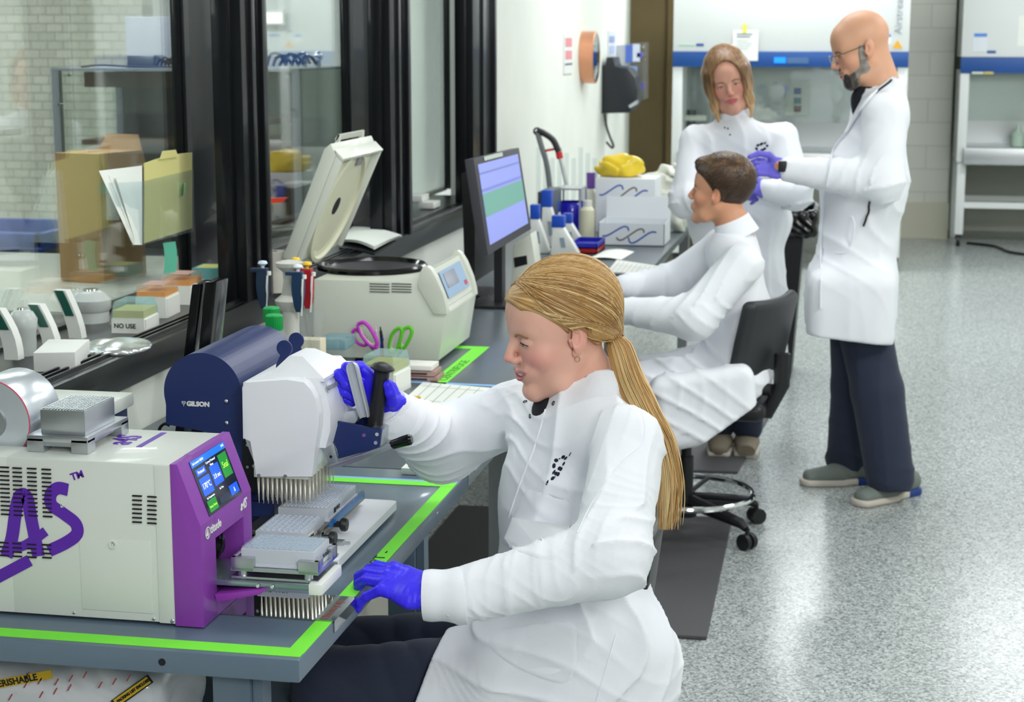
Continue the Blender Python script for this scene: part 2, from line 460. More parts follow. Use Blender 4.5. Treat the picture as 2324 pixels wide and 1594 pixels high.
# sill frame: face board, track rails, sill surface
fr = MB()
fr.bx((WX - .01, -2.4, .885), (WX + .02, 8.28, .965), bevel=.002)
fr.bx((WX - .06, -2.4, .93), (WX + .002, 8.28, .966))
for dx in (.012, .032, .052): fr.bx((WX - dx - .006, -2.4, .93), (WX - dx, 8.28, .974))
fr.bx((-2.12, -2.4, .88), (WX - .05, 8.28, .962))
fr.bx((WX - .06, -2.4, 2.5), (WX + .02, 8.28, 2.56))
tr = struct(fr.build('trim_1', M['black']))
def jamb(y0, y1, n):
    p = MB()
    p.bx((WX - .055, y0 + .02, .96), (WX + .012, y1 - .02, 2.5), bevel=.003)
    p.bx((WX - .07, y0, .96), (WX - .02, y0 + .05, 2.5), bevel=.003)
    p.bx((WX - .02, y0 + (y1 - y0) * .4, .96), (WX + .024, y0 + (y1 - y0) * .4 + .03, 2.5), bevel=.003)
    p.bx((WX - .02, y1 - .04, .96), (WX + .03, y1, 2.5), bevel=.003)
    return struct(p.build('trim_%d' % n, M['black']))
def bpost(y0, y1, n):
    p = MB(); p.bx((-2.048, y0, .96), (-2.02, y1, 2.5), bevel=.003); p.bx((-2.02, y0 + .01, .96), (-2.008, y0 + .05, 2.5)); p.bx((-2.02, y1 - .06, .96), (-2.008, y1 - .02, 2.5))
    return struct(p.build('trim_%d' % n, M['black']))
jamb(4.738, 4.933, 2); jamb(6.354, 6.62, 3); jamb(7.80, 8.27, 4)
bpost(5.06, 5.70, 6); bpost(6.84, 7.75, 7); bpost(8.64, 9.2, 8)
for i, (a, b) in enumerate([(-2.4, 5.06), (5.70, 6.84), (7.75, 8.64)]):
    g = struct(MB().bx((-2.046, a, .96), (-2.04, b, 2.55)).build('window_%d' % (i + 1), M['glass']))
    MB().bx((-2.056, a, .955), (-2.034, b, .972)).build('window_frame', M['black'], g)
# room beyond the glass
struct(MB().bx((-9, 9.6, 0), (-4.05, 9.8, 2.9)).build('wall_brick', M['brick']))
struct(MB().bx((-4.05, 9.75, 0), (-2.1, 9.9, 2.9)).build('wall_beyond', mat('pale_wall_paint', 'dfe4e0', .6)))
struct(MB().bx((-9.2, -2.5, 0), (-9, 17, 2.9)).build('wall_far_left', M['wall2']))
# far end: block pillar, brown door
struct(MB().bx((.42, 15.5, 0), (.80, 16.2, 2.9)).build('trim_5', M['block']))
struct(MB().bx((.40, 15.48, 0), (.81, 15.5, .31)).build('baseboard_back', mat('tan_base', 'c9c8b6', .5)))
dr = struct(MB().bx((-2.4, 16.05, 0), (-1.0, 16.15, 2.6)).build('door_1', mat('tan_door', 'c0aa7a', .45, var=.08, vscale=2)))
MB().bx((-1.72, 16.03, 0), (-1.705, 16.06, 2.6)).build('door_seam', mat('tan_dark', '9a865c', .6), dr)
h_ = MB(); h_.cyl((-1.45, 16.05, .93), (-1.45, 15.97, .93), .014); h_.cyl((-1.45, 15.98, .93), (-1.32, 15.98, .93), .012); h_.build('door_handle', M['chrome'], dr)
# rubber mats
def fmat(pts, label):
    m = MB(); m.prism([Vector((p[0], p[1], .001)) for p in pts], (0, 0, .012), bevel=.004)
    return tag(m.build('floor_mat', mat('rubber', '4b4a4c', .55, bump=.5, bscale=400), None), label, 'mat')
fmat([(-1.4, 4.80), (-.374, 4.83), (-.39, 6.12), (-1.4, 6.10)], 'dark grey rubber floor mat in front, under the young man\'s stool')
fmat([(-1.2, 6.76), (-.417, 6.81), (-.317, 8.34), (-1.1, 8.3)], 'dark grey rubber floor mat further back, under the woman\'s shoes')
# ------------------------------------------------------------------ benches
M['bench'] = mat('grey_blue_bench', '5f7180', .28, var=.04, vscale=3, coat=.15)
M['benchtop'] = mat('dark_grey_laminate', '5d666c', .25, var=.04, vscale=4)
TX, TY0, TY1 = -.827, 2.482, 3.70
t = thing('workbench', 'grey blue steel workbench in the foreground edged with green tape', 'bench', (-1.3, 2.5, 0))
b = MB(); b.bx((-1.72, TY0, .722), (TX, TY1, .76), bevel=.003); b.build('worktop', M['bench'], t)
b = MB().cyl((-1.055, TY0 - .001, .741), (-1.055, TY0 + .002, .741), .006); b.build('bolt_hole', mat('hole', '111214', .6), t)
for lx, ly in ((-.955, 2.55), (-1.68, 2.55), (-.955, 3.62)):
    b = MB().bx((lx - .032, ly - .03, 0), (lx + .032, ly + .03, .722), bevel=.004); b.bx((lx + .033, ly - .02, .0), (lx + .05, ly + .02, .722)); b.build('leg', M['bench'], t)
b = MB().bx((-1.70, 2.5, .44), (-1.02, 3.1, .475), bevel=.003); b.build('shelf', M['bench'], t)
t2 = thing('lab_bench', 'long dark grey laboratory bench along the window wall', 'bench', (-1.3, 6, 0))
b = MB().bx((-1.72, 3.705, .725), (TX, 9.3, .76), bevel=.003); b.build('worktop', M['benchtop'], t2)
for ly in (4.3, 6.4, 9.2):
    b = MB().bx((-.90, ly - .03, 0), (-.85, ly + .03, .725)); b.build('leg', M['steel'], t2)
b = MB().bx((-1.7, 4.1, .0), (-1.25, 4.6, .70), bevel=.003); b.build('cabinet', mat('beige_cabinet', 'b9bab0', .5), t2)
# tapes
M['green'] = mat('green_tape', '7ff53c', .55, emit=None); M['bluet'] = mat('blue_tape', '8cc3f5', .6)
z0 = .7602
def tape(pts, w, m, label, name='marking_tape', zz=z0):
    q = MB(); stroke(q, [Vector((p[0], p[1], zz)) for p in pts], w, (0, 0, 1), .0006)
    return tag(q.build(name, m), label, 'tape')
gt = thing('marking_tape', 'bright green tape outlining the foreground bench top', 'tape', (-.85, 2.9, .76))
q = MB(); q.bx((-.858, 2.51, z0), (TX - .002, 2.70, z0 + .0006)); q.bx((-.858, 2.80, z0), (TX - .002, 3.60, z0 + .0006)); q.build('tape_strip', M['green'], gt)
q = MB(); q.bx((-1.72, 2.495, z0), (TX - .003, 2.532, z0 + .0008)); q.build('tape_strip', M['green'], gt)
q = MB(); q.bx((-1.50, 3.565, z0), (TX - .003, 3.60, z0 + .0009)); q.build('tape_strip', M['green'], gt)
ink = mat('marker_ink', '1d3320', .7)
text('lettering', 'EQPT -', (-.838, 2.93, z0 + .001), (0, 1, 0), (-1, 0, 0), .030, ink, gt, sx=1.6, depth=.0002)
text('lettering', 'This way', (-.842, 2.87, z0 + .001), (0, 1, 0), (-1, 0, 0), .008, mat('faint_ink', '5aa23a', .7), gt, depth=.0002)
tape([(-1.5, 3.606), (TX - .003, 3.606)], .016, M['bluet'], 'pale blue tape line beside the green tape at the far end of the front bench')
g2 = thing('marking_tape', 'bright green tape corner with handwriting beside the centrifuge', 'tape', (-1.12, 5, .76))
q = MB(); q.bx((-1.157, 4.55, z0), (-1.108, 5.28, z0 + .0006)); q.bx((-1.6, 5.235, z0), (-1.108, 5.28, z0 + .0009)); q.build('tape_strip', M['green'], g2)
text('lettering', 'CENTRIFUGE', (-1.118, 4.72, z0 + .001), (0, 1, 0), (-1, 0, 0), .036, mat('ink2', '3f8f2e', .7), g2, sx=1.5, depth=.0002)
tape([(-1.3, 4.69), (TX - .003, 4.67)], .022, M['bluet'], 'pale blue tape line across the bench behind the paper forms')
# mirror polished cover plate on the bench, with a lip over the edge
mp = thing('metal_plate', 'mirror polished metal plate folded over the edge of the front bench', 'plate', (-1.0, 2.75, .76))
y0, y1 = 2.665, 2.795
q = MB(); q.bx((-1.25, y0, .7603), (TX + .002, y1, .7625)); q.bx((TX + .0005, y0, .742), (TX + .0025, y1, .7625)); q.build('plate', mat('mirror_steel', 'b4b8b8', .03, metal=1), mp)
text('lettering', 'This way up', (TX - .012, 2.672, .7627), (0, 1, 0), (-1, 0, 0), .020, mat('red_ink', 'a8504a', .6), mp, depth=.0001)
# ================================================================== instruments on the front bench
P = lambda u, v, y: at(u, v, y=y)
M['gpaint'] = mat('pale_grey_green_enamel', 'd7dcd4', .38, coat=.15)
M['purple'] = mat('purple_paint', '8a3fa8', .42, bump=.1, bscale=900)
M['violet'] = mat('violet_print', '5a1fa8', .45)
M['navy'] = mat('navy_paint', '1f2f63', .38, bump=.06, bscale=900)
M['darkvoid'] = mat('dark_interior', '0d0e12', .6)
M['hwhite'] = mat('white_moulded_housing', 'eceef2', .38)
# ---- heat sealer
SX0, SX1, SY0, SY1, SZ0, SZ1 = -1.72, -1.075, 2.592, 2.83, .766, 1.036
t = thing('plate_sealer', 'cream and purple microplate heat sealer with a touch screen', 'lab machine', (-1.3, 2.7, .76))
b = MB(); b.bx((-1.365, SY0, SZ0), (SX1, SY1, SZ1), bevel=.004); b.bx((SX0, SY0, SZ0), (-1.36, 2.668, SZ1), bevel=.004); b.bx((SX1 - .028, SY0 - .0015, SZ0), (SX1 - .0, SY0 + .01, SZ1 - .002), bevel=.001)
body = b.build('casing', M['gpaint'], t)
# vents: dark slots
def slotrow(u0, v0, n, du, dv, w=20):
    b = MB()
    for i in range(n):
        p = P(u0 + du * i, v0 + dv * i, SY0); b.box((p.x + w / 2400, SY0 - .0012, p.z), (w / 1230, .003, .0022))
    b.build('vent_slots', M['darkvoid'], t)
for c, (u, v) in enumerate([(0, 1060), (29, 1062), (62, 1063), (95, 1065)]): slotrow(u, v, 12, .3, 9.7)
for c, (u, v) in enumerate([(0, 1231), (29, 1233), (62, 1235), (96, 1236)]): slotrow(u, v, 4, .3, 9.7)
slotrow(301, 1125, 7, 0, 9.9); slotrow(335, 1127, 7, 0, 10)
# printed logo on the side
def px(pts, y, dy=-.0007): return [P(u, v, y) + Vector((0, dy, 0)) for u, v in pts]
b = MB()
stroke(b, smoothpath(px([(155, 1112), (132, 1108), (116, 1122), (118, 1146), (145, 1166), (172, 1188), (175, 1212), (150, 1232), (112, 1250)], SY0)), .021, (0, -1, 0), .0008)
stroke(b, smoothpath(px([(15, 1262), (28, 1220), (38, 1150), (48, 1124), (62, 1130), (72, 1180), (88, 1262)], SY0)), .022, (0, -1, 0), .001)
stroke(b, smoothpath(px([(22, 1235), (50, 1240), (82, 1222), (104, 1206)], SY0)), .016, (0, -1, 0), .0009)
stroke(b, px([(-60, 1340), (68, 1272)], SY0), .020, (0, -1, 0), .0009)
b.build('logo', M['violet'], t)
text('lettering', 'TM', P(164, 1091, SY0) + Vector((0, -.0008, 0)), (1, 0, .35), (-.35, 0, 1), .017, M['violet'], t, bold=.0004)
# access panel, lock, screws
b = MB(); q = [P(180, 1220, SY0), P(342, 1227, SY0), P(342, 1394, SY0), P(180, 1384, SY0)]
q = [(-1.238, .905), (-1.117, .905), (-1.117, .788), (-1.238, .788)]
q = [(P(180, 1220, SY0).x, P(180, 1220, SY0).z), (P(342, 1230, SY0).x, P(342, 1230, SY0).z)]
x0, x1, zt, zb = q[0][0], q[1][0], q[0][1], P(180, 1382, SY0).z
b.bx((x0, SY0 - .0012, zb), (x1, SY0 + .002, zt), bevel=.0008); pn = b.build('access_panel', M['gpaint'], t)
c = P(256, 1236, SY0); b = MB(); b.cyl((c.x, SY0 - .004, c.z), (c.x, SY0, c.z), .0062); b.cyl((c.x, SY0 - .006, c.z), (c.x, SY0 - .003, c.z), .0042); b.box((c.x, SY0 - .0062, c.z), (.0015, .001, .005)); b.build('lock', M['chrome'], pn)
for u, v, r in ((391, 1074, .0042), (391, 1410, .0042), (168, 1391, .003), (349, 1405, .003), (141, 1149, .0035)):
    c = P(u, v, SY0); b = MB(); b.ball((c.x, SY0 - .0008, c.z), r, 8, (1, .45, 1)); b.build('screw', M['chrome'], t)
for x in (-1.6, -1.2, -1.11):
    MB().cyl((x, SY0 + .03, .7605), (x, SY0 + .03, .767), .014, .011).build('foot', M['blackp'], t)
# purple front: profile in x-z swept along y
fx0, fx1 = SX1, -1.025
prof = [(fx0, SZ0 - .003), (fx1, SZ0 - .003), (fx1, .936), (-1.062, SZ1 + .002), (fx0, SZ1 + .002)]
slot = (2.655, 2.79, .80, .898)   # y0,y1,z0,z1 opening
b = MB()
def swp(p, ya, yb, bev=.0015): b.prism([Vector((x, ya, z)) for x, z in p], (0, yb - ya, 0), bevel=bev)
swp(prof, SY0 - .003, slot[0]); swp(prof, slot[1], SY1 + .003)
swp([(fx0, slot[3]), (fx1, slot[3]), (fx1, .936), (-1.062, SZ1 + .002), (fx0, SZ1 + .002)], slot[0] - .002, slot[1] + .002, 0)
swp([(fx0, SZ0 - .003), (fx1, SZ0 - .003), (fx1, slot[2]), (fx0, slot[2])], slot[0] - .002, slot[1] + .002, 0)
pf = b.build('front_cover', M['purple'], t)
MB().bx((fx0 - .05, slot[0], slot[2]), (fx0 + .004, slot[1], slot[3])).build('slot_interior', M['darkvoid'], t)
b = MB(); b.bx((fx0 + .004, slot[0] + .002, slot[2] + .01), (fx0 + .008, slot[1] - .055, slot[3] - .012)); b.bx((fx0 + .004, slot[0] + .002, .842), (fx0 + .012, slot[1] - .045, .85)); b.build('carriage', M['alu'], t)
b = MB(); b.cyl((fx0 + .012, 2.765, .85), (fx0 + .02, 2.765, .85), .012); b.tube(smoothpath([(fx0 + .01, 2.77, .88), (fx0 + .025, 2.755, .865), (fx0 + .012, 2.76, .83)]), .003); b.build('drive_gear', M['blackp'], t)
# screen on the sloping face
SL0, SL1 = Vector((fx1, 0, .936)), Vector((-1.062, 0, SZ1 + .002))
sd = (SL1 - SL0).normalized(); sn = Vector((sd.z, 0, -sd.x)); slen = (SL1 - SL0).length
def sp(a, h, lift=.001):  # a 0..1 along y (near to far), h 0..1 up the slope
    return SL0 + sd * slen * h + Vector((0, SY0 + (SY1 - SY0) * a, 0)) + sn * lift
def spanel(a0, a1, h0, h1, lift=.001, th=.0006, bev=0):
    q = MB(); q.prism([sp(a0, h0, lift), sp(a1, h0, lift), sp(a1, h1, lift), sp(a0, h1, lift)], sn * th, bevel=bev); return q
scr = spanel(.17, .83, .04, .93, -.0006, .0016).build('touch_screen', mat('screen_dark', '151a28', .12, emit='101626', es=.5), t)
def lit(n, c, s=.9): return mat(n, c, .15, emit=c, es=s)
mb_, mg_, mw_, ml_ = lit('screen_blue', '1450c8'), lit('screen_green', '1c7a2c'), lit('screen_white', 'e8f0ff'), lit('screen_lime', 'a8e84a')
mk_ = lit('screen_topbar', '1a66e0')
for a0, a1, h0, h1, m in [(.175, .825, .82, .925, mk_), (.21, .38, .66, .77, mb_), (.21, .40, .34, .62, mb_), (.44, .61, .38, .70, mb_), (.64, .80, .40, .78, mg_), (.21, .37, .08, .26, mg_), (.64, .80, .10, .26, mb_), (.42, .60, .10, .2, mat('screen_dim', '20304c', .2))]:
    spanel(a0, a1, h0, h1, .001, .0004, 0).build('screen_button', m, scr)
def st(s, a, h, size, m, al='CENTER'): text('screen_text', s, sp(a, h, .0016), (0, 1, 0), sd, size, m, scr, align=al, depth=.0001)
st('170\u00b0C', .305, .44, .014, mw_); st('2.0 sec', .525, .49, .011, mw_); st('Seal', .72, .55, .016, ml_); st('Status: Ready', .29, .14, .006, ml_)
st('Protocol', .295, .69, .008, mw_); st('None', .50, .70, .006, mw_); st('Current Protocol', .50, .76, .006, mw_); st('Set Temperature', .30, .28, .005, mw_); st('Set Time', .52, .30, .005, mw_)
st('Seal control 120264', .30, .855, .006, mw_); st('\u0394', .72, .14, .010, mw_); st('19:45', .78, .86, .006, mw_)
text('logo', 'a4S', Vector((fx1 + .001, SY1 - .056, .912)), (0, 1, 0), (0, 0, 1), .024, M['white'], t, bold=.0006, sx=.9, shear=.3)
text('logo', 'titude', Vector((fx1 + .001, SY0 + .038, .912)), (0, 1, 0), (0, 0, 1), .021, M['white'], t, bold=.0003)
b = MB(); b.lathe([(.0085, 0), (.0105, 0), (.0105, .0006), (.0085, .0006)], (fx1 + .0006, SY0 + .026, .917), 24, (0, pi / 2, 0), cap=False); b.build('logo_ring', M['white'], t)
text('logo', '4', Vector((fx1 + .001, SY0 + .019, .909)), (0, 1, 0), (0, 0, 1), .020, M['white'], t, bold=.0006)
text('logo', 'a4S', Vector((-1.20, 2.71, SZ1 + .0004)), (0, 1, 0), (-1, 0, 0), .062, M['violet'], t, bold=.001, sx=.8)
b = MB().bx((-1.180, 2.70, SZ1), (-1.170, 2.81, SZ1 + .0008)); b.build('logo_bar', M['violet'], t)
# tray running out of the sealer
b = MB(); b.bx((-1.07, 2.648, .818), (-.858, 2.765, .828), bevel=.002); b.build('tray', mat('tray_metal', '9fb0b4', .25, metal=.8), t)
b = MB(); b.bx((-.862, 2.642, .812), (-.838, 2.758, .832), bevel=.004); b.build('tray_end_bar', M['white'], t)
for x in (-.95, -.925): MB().cyl((x, 2.6435, .822), (x, 2.646, .822), .003, n=12).build('screw', M['chrome'], t)
b = MB(); b.prism([P(487, 1350, 2.64), P(605, 1338, 2.64), P(590, 1350, 2.64), P(492, 1368, 2.64)], (0, .10, 0), bevel=.001); b.build('chute_lip', mat('purple_gloss', '9a3fb0', .3), t)
# metal nest and white plate on the tray
n_ = thing('plate_nest', 'machined metal nest on the sealer tray', 'holder', (-.91, 2.70, .83))
b = MB(); X0, X1, Y0, Y1 = -1.00, -.848, 2.655, 2.765
for x in (X0 + .018, X1 - .02):
    for y in (Y0 + .01, Y1 - .012): b.cyl((x, y, .828), (x, y, .845), .008)
b.bx((X0, Y0, .829), (X1, Y1, .834), bevel=.001)
for a, c in (((X0, Y0), (X0 + .04, Y0 + .01)), ((X1 - .035, Y0), (X1, Y0 + .01)), ((X0, Y1 - .01), (X1, Y1)), ((X1 - .008, Y0), (X1, Y0 + .03)), ((X1 - .008, Y1 - .03), (X1, Y1)), ((X0, Y0), (X0 + .008, Y1))):
    b.bx((a[0], a[1], .843), (c[0], c[1], .866), bevel=.001)
b.bx((X0, Y0, .843), (X1, Y1, .848)); b.build('nest_frame', M['alu'], n_)
M['milky'] = mat('milky_polypropylene', 'e4eaf2', .3, trans=.35, ior=1.3)
M['well'] = mat('plate_well', 'cdd6e4', .35)
def wellplate(cx, cy, z, lx, ly, h, nx, ny, label, m=None, wm=None, name='well_plate', group=None, tall=.006):
    t = thing(name, label, 'well plate', (cx, cy, z), group)
    b = MB(); b.box((cx, cy, z + h / 2), (lx, ly, h), bevel=.002); b.box((cx, cy, z + .003), (lx + .006, ly + .006, .006), bevel=.001)
    b.build('plate', m or M['milky'], t)
    b = MB(); dx = lx * .9 / nx; dy = ly * .9 / ny
    for i in range(nx):
        for j in range(ny):
            x = cx + (i - (nx - 1) / 2) * dx; y = cy + (j - (ny - 1) / 2) * dy
            b.lathe([(dx * .44, h - .001), (dx * .46, h + .0016), (dx * .36, h + .0016), (dx * .32, h - .001)], (x, y, z), 10, cap=False)
    b.build('wells', wm or M['well'], t)
    return t
wp = wellplate(-.922, 2.71, .8485, .128, .086, .030, 12, 8, 'clear 96 well plate sitting in the metal nest on the sealer tray')
b = MB(); b.bx((-.985, 2.668, .880), (-.859, 2.752, .8815)); b.build('sealing_film', M['acry'], wp)
text('handwriting', '105 - 2% Bsak', (-.855, 2.68, .857), (0, 1, 0), (0, 0, 1), .010, mat('ink3', '3a4256', .7), wp)
# ---- aluminium block on top of the sealer
t = thing('heat_block', 'silver aluminium 96 well block on a stepped base on top of the sealer', 'metal block', (-1.29, 2.7, SZ1))
b = MB(); x0, x1, y0, y1 = -1.345, -1.236, 2.632, 2.80
for a, c in (((x0, y0), (x0 + .03, y0 + .03)), ((x1 - .03, y0), (x1, y0 + .03)), ((x0, y1 - .03), (x0 + .03, y1)), ((x1 - .03, y1 - .03), (x1, y1))): b.bx((a[0], a[1], SZ1 + .0005), (c[0], c[1], SZ1 + .024), bevel=.001)
b.bx((x0, y0, SZ1 + .018), (x1, y1, SZ1 + .029), bevel=.0015); b.bx((x0 + .014, y0 + .014, SZ1 + .008), (x1 - .014, y1 - .014, SZ1 + .02)); b.build('base', M['alu'], t)
b = MB(); x0, x1, y0, y1 = -1.325, -1.245, 2.645, 2.765; b.bx((x0, y0, SZ1 + .029), (x1, y1, SZ1 + .071), bevel=.0015); b.build('block', M['alu'], t)
b = MB()
for i in range(14):
    for j in range(20):
        b.lathe([(.0024, 0), (.0022, .0016), (.0012, .0018), (.001, .0002)], (x0 + .004 + i * .0055, y0 + .005 + j * .0058, SZ1 + .071), 6, cap=False)
b.build('wells', mat('well_rims', 'e2e6ea', .15, metal=1), t)
# ---- film roll standing behind at the left
t = thing('film_roll', 'large silver roll of sealing film at the left frame edge, on the sealer', 'roll', (-1.5, 2.66, 1.1))
c = P(-22, 957, 2.68); b = MB(); b.lathe([(.018, .0), (.071, 0), (.072, .002), (.072, .118), (.071, .12), (.018, .12)], (c.x, 2.68, c.z), 64, (-pi / 2, 0, 0)); b.build('roll', mat('silver_film', 'dfe6ec', .25, metal=.55), t)
b = MB(); b.lathe([(.0715, -.0006), (.0732, -.0006), (.0732, .0006), (.0715, .0006)], (c.x, 2.68, c.z), 64, (-pi / 2, 0, 0), cap=False); b.build('red_rim', mat('red_edge', 'e0506a', .4), t)
b = MB(); b.lathe([(.0, -.004), (.028, -.004), (.03, .0), (0, 0)], (c.x, 2.68, c.z), 32, (-pi / 2, 0, 0)); b.build('hub', M['alu'], t)
b = MB(); b.bx((c.x - .02, 2.806, .7605), (c.x + .02, 2.82, c.z + .015)); b.cyl((c.x, 2.70, c.z), (c.x, 2.81, c.z), .016); b.bx((c.x - .06, 2.70, .7605), (c.x + .05, 2.83, .768)); b.build('spindle_stand', M['alu'], t)
# ---- low navy instrument behind the sealer and its white lid at left
t = thing('small_machine', 'small navy machine with a cream top behind the film roll', 'lab machine', (-1.5, 3.0, .76))
b = MB(); b.bx((-1.62, 2.93, .7605), (-1.36, 3.08, 1.02), bevel=.004); b.build('casing', M['navy'], t)
b = MB(); b.bx((-1.63, 2.92, 1.02), (-1.35, 3.09, 1.046), bevel=.005); b.build('lid', M['gpaint'], t)
# ---- bench-top pipetting press
t = pm = thing('pipetting_press', 'navy and white manual 96 channel pipetting press the woman operates', 'lab machine', (-1.1, 3.1, .76))
b = MB(); q = []
def rrect(x0, y0, x1, y1, r, n=5):
    o = []
    for cx, cy, a in ((x1 - r, y0 + r, -90), (x1 - r, y1 - r, 0), (x0 + r, y1 - r, 90), (x0 + r, y0 + r, 180)):
        for k in range(n + 1): o.append((cx + r * cos(R(a + 90 * k / n)), cy + r * sin(R(a + 90 * k / n))))
    return o
b.prism([(x, y, .768) for x, y in rrect(-1.30, 2.925, -.897, 3.352, .012)], (0, 0, .016), bevel=.001); b.build('base_plate', M['hwhite'], t)
for x in (-1.25, -.93):
    for y in (2.97, 3.31): MB().cyl((x, y, .7605), (x, y, .769), .012).build('foot', M['blackp'], t)
b = MB(); b.bx((-1.27, 2.945, .784), (-.985, 3.33, .792)); b.build('stage_rail', mat('dark_steel', '6d6a66', .3, metal=.9), t)
# navy column and drum: outline swept along y
yb0, yb1 = 3.105, 3.44
r0 = [(375, 968), (368, 925), (367, 885), (378, 850), (400, 822), (430, 806), (462, 805), (498, 818), (528, 842), (548, 878), (550, 968), (592, 1168), (608, 1172)]
c0 = P(460, 893, yb0); 
b = MB(); pl = [(c0.x - .078, c0.z - .065)]
for k in range(0, 33):
    a = R(200 - k * 195 / 32); pl.append((c0.x + .079 * cos(a), c0.z + .079 * sin(a)))
xr = P(550, 980, yb0).x + .004
pl = [p for p in pl if p[0] < xr] + [(xr, c0.z - .01), (xr, .80), (xr - .055, .80), (xr - .075, c0.z - .075)]
b.prism([(x, yb0, z) for x, z in pl], (0, yb1 - yb0, 0), bevel=.0015); b.build('drum_housing', M['navy'], t)
b = MB(); b.bx((xr - .06, yb0 + .03, .784), (xr + .03, yb1, .90), bevel=.002); b.bx((xr - .02, yb0 + .02, .80), (xr + .05, yb0 + .06, .83)); b.build('column', M['navy'], t)
b = MB(); b.bx((xr - .004, yb0 - .005, .855), (xr + .030, yb0 + .04, .955), bevel=.001); rl = b.build('slide_rail', M['blackp'], t)
for u, v in ((562, 1010), (562, 1060), (576, 1011), (576, 1058)):
    c = P(u, v, yb0 - .005); MB().cyl((c.x, yb0 - .007, c.z), (c.x, yb0 - .004, c.z), .003, n=12).build('screw', M['steel'], rl)
for u, v in ((514, 911), (515, 960)):
    c = P(u, v, yb0); b = MB(); b.ball((c.x, yb0 - .0015, c.z), .0042, 8, (1, .5, 1)); b.build('screw', M['chrome'], t)
c = P(424, 921, yb0); text('lettering', 'GILSON', (c.x, yb0 - .0006, c.z), (1, 0, 0), (0, 0, 1), .0125, M['white'], t, bold=.0007, sx=1.05)
b = MB(); c = P(417, 914, yb0)
for dx in (-.003, 0, .003): stroke(b, [(c.x + dx, yb0, c.z + .003), (c.x + dx, yb0, c.z - .001), (c.x, yb0, c.z - .004)], .0011, (0, -1, 0), .0006)
stroke(b, [(c.x - .0045, yb0, c.z + .001), (c.x + .0045, yb0, c.z + .001)], .001, (0, -1, 0), .0006); stroke(b, [(c.x, yb0, c.z), (c.x, yb0, c.z - .007)], .001, (0, -1, 0), .0006)
b.build('logo', M['white'], t)
# white head: outline in x-z swept along y, chin curved to the right
yh0, yh1 = 3.03, 3.30
hp = [(580, 1083), (576, 1045), (570, 1000), (551, 997), (549, 880), (556, 868), (650, 862), (690, 868), (706, 885), (716, 905), (724, 940), (722, 975), (716, 1010), (712, 1045), (708, 1083)]
b = MB(); b.prism([P(u, v, yh0) for u, v in hp], (0, .03, 0), bevel=.002)
hq = [(582, 1083), (551, 997), (549, 872), (600, 862), (700, 862), (728, 900), (742, 945), (740, 990), (735, 1040), (731, 1083)]
q0 = [P(u, v, yh0 + .03) for u, v in [(580, 1060), (551, 985), (551, 868), (596, 856), (690, 858), (712, 880), (722, 905), (728, 940), (726, 975), (720, 1010), (716, 1060)]]
b.prism([p for p in q0], (0, yh1 - yh0 - .03, 0), bevel=.002)
hd = b.build('head_housing', M['hwhite'], t)
# top hump
zt = P(600, 862, yh0).z - .003
b = MB(); xa, xb = P(592, 860, yh0).x, P(722, 855, yh0).x
lo_ = [(xa, yh0 + .035), (xb, yh0 + .035), (xb + .004, yh0 + .20), (xa + .0, yh0 + .20)]; zt2 = zt + .036
up_ = [(xa + .032, yh0 + .07), (xb - .052, yh0 + .07), (xb - .056, yh0 + .160), (xa + .036, yh0 + .160)]
b.rings([[(x, y, zt - .004) for x, y in lo_], [(x, y, zt + .002) for x, y in lo_], [(x, y, zt2) for x, y in up_]]); b.build('top_cover', M['hwhite'], t)
# two navy figure shaped tabs
def tab(u, v, y, label=None):
    b = MB(); c = P(u, v, y); r = .0155
    pts = [(c.x + r * cos(R(a)), c.z + r * sin(R(a))) for a in range(-60, 241, 20)]
    pts = pts + [(c.x - .017, c.z - .032), (c.x - .019, c.z - .058), (c.x + .017, c.z - .058), (c.x + .015, c.z - .032)]
    b.prism([(x, y, z) for x, z in pts], (0, .004, 0), bevel=.0006); b.bx((c.x - .02, y, c.z - .064), (c.x + .018, y + .02, c.z - .052), bevel=.001)
    return b.build('release_tab', M['navy'], t)
tab(645, 791, 3.10); tab(672, 773, 3.20)
c = P(731, 817, 3.245)
b = MB(); b.cyl((c.x, c.y, c.z - .016), (c.x, c.y, c.z + .008), .0125); 
for k in range(20):
    a = 2 * pi * k / 20; b.box((c.x + .0125 * cos(a), c.y + .0125 * sin(a), c.z - .004), (.0018, .0018, .022), rot=(0, 0, a))
b.cyl((c.x, c.y, c.z - .05), (c.x, c.y, c.z - .016), .008); kn = b.build('adjust_knob', mat('navy_black', '14182c', .35), t)
MB().cyl((c.x, c.y, c.z + .008), (c.x, c.y, c.z + .0095), .0095).build('knob_cap', M['white'], kn)
# sloping control side panel with print, towards +x
b = MB(); A = P(716, 885, 3.06); 
side = [(zt - .004, xb - .008), (zt - .03, xb + .006), (zt - .06, xb + .013), (zt - .095, xb + .012), (zt - .13, xb + .002)]
b.rings([[(xb - .03, 3.06, z), (x, 3.06, z), (x + .012, yh1 - .02, z), (xb - .03, yh1 - .02, z)] for z, x in side]); b.build('side_housing', M['hwhite'], t)
text('lettering', 'platemaster', (xb + .006, 3.065, zt - .022), (.05, 1, 0), (-.45, 0, 1), .017, mat('grey_print', '8b9097', .6), t, sx=.85)
text('lettering', 'GILSON', (xb + .012, 3.235, zt - .018), (.05, 1, 0), (-.45, 0, 1), .0135, M['grey_print'] if 'grey_print' in M else mat('grey_print2', '70757c', .6), t)
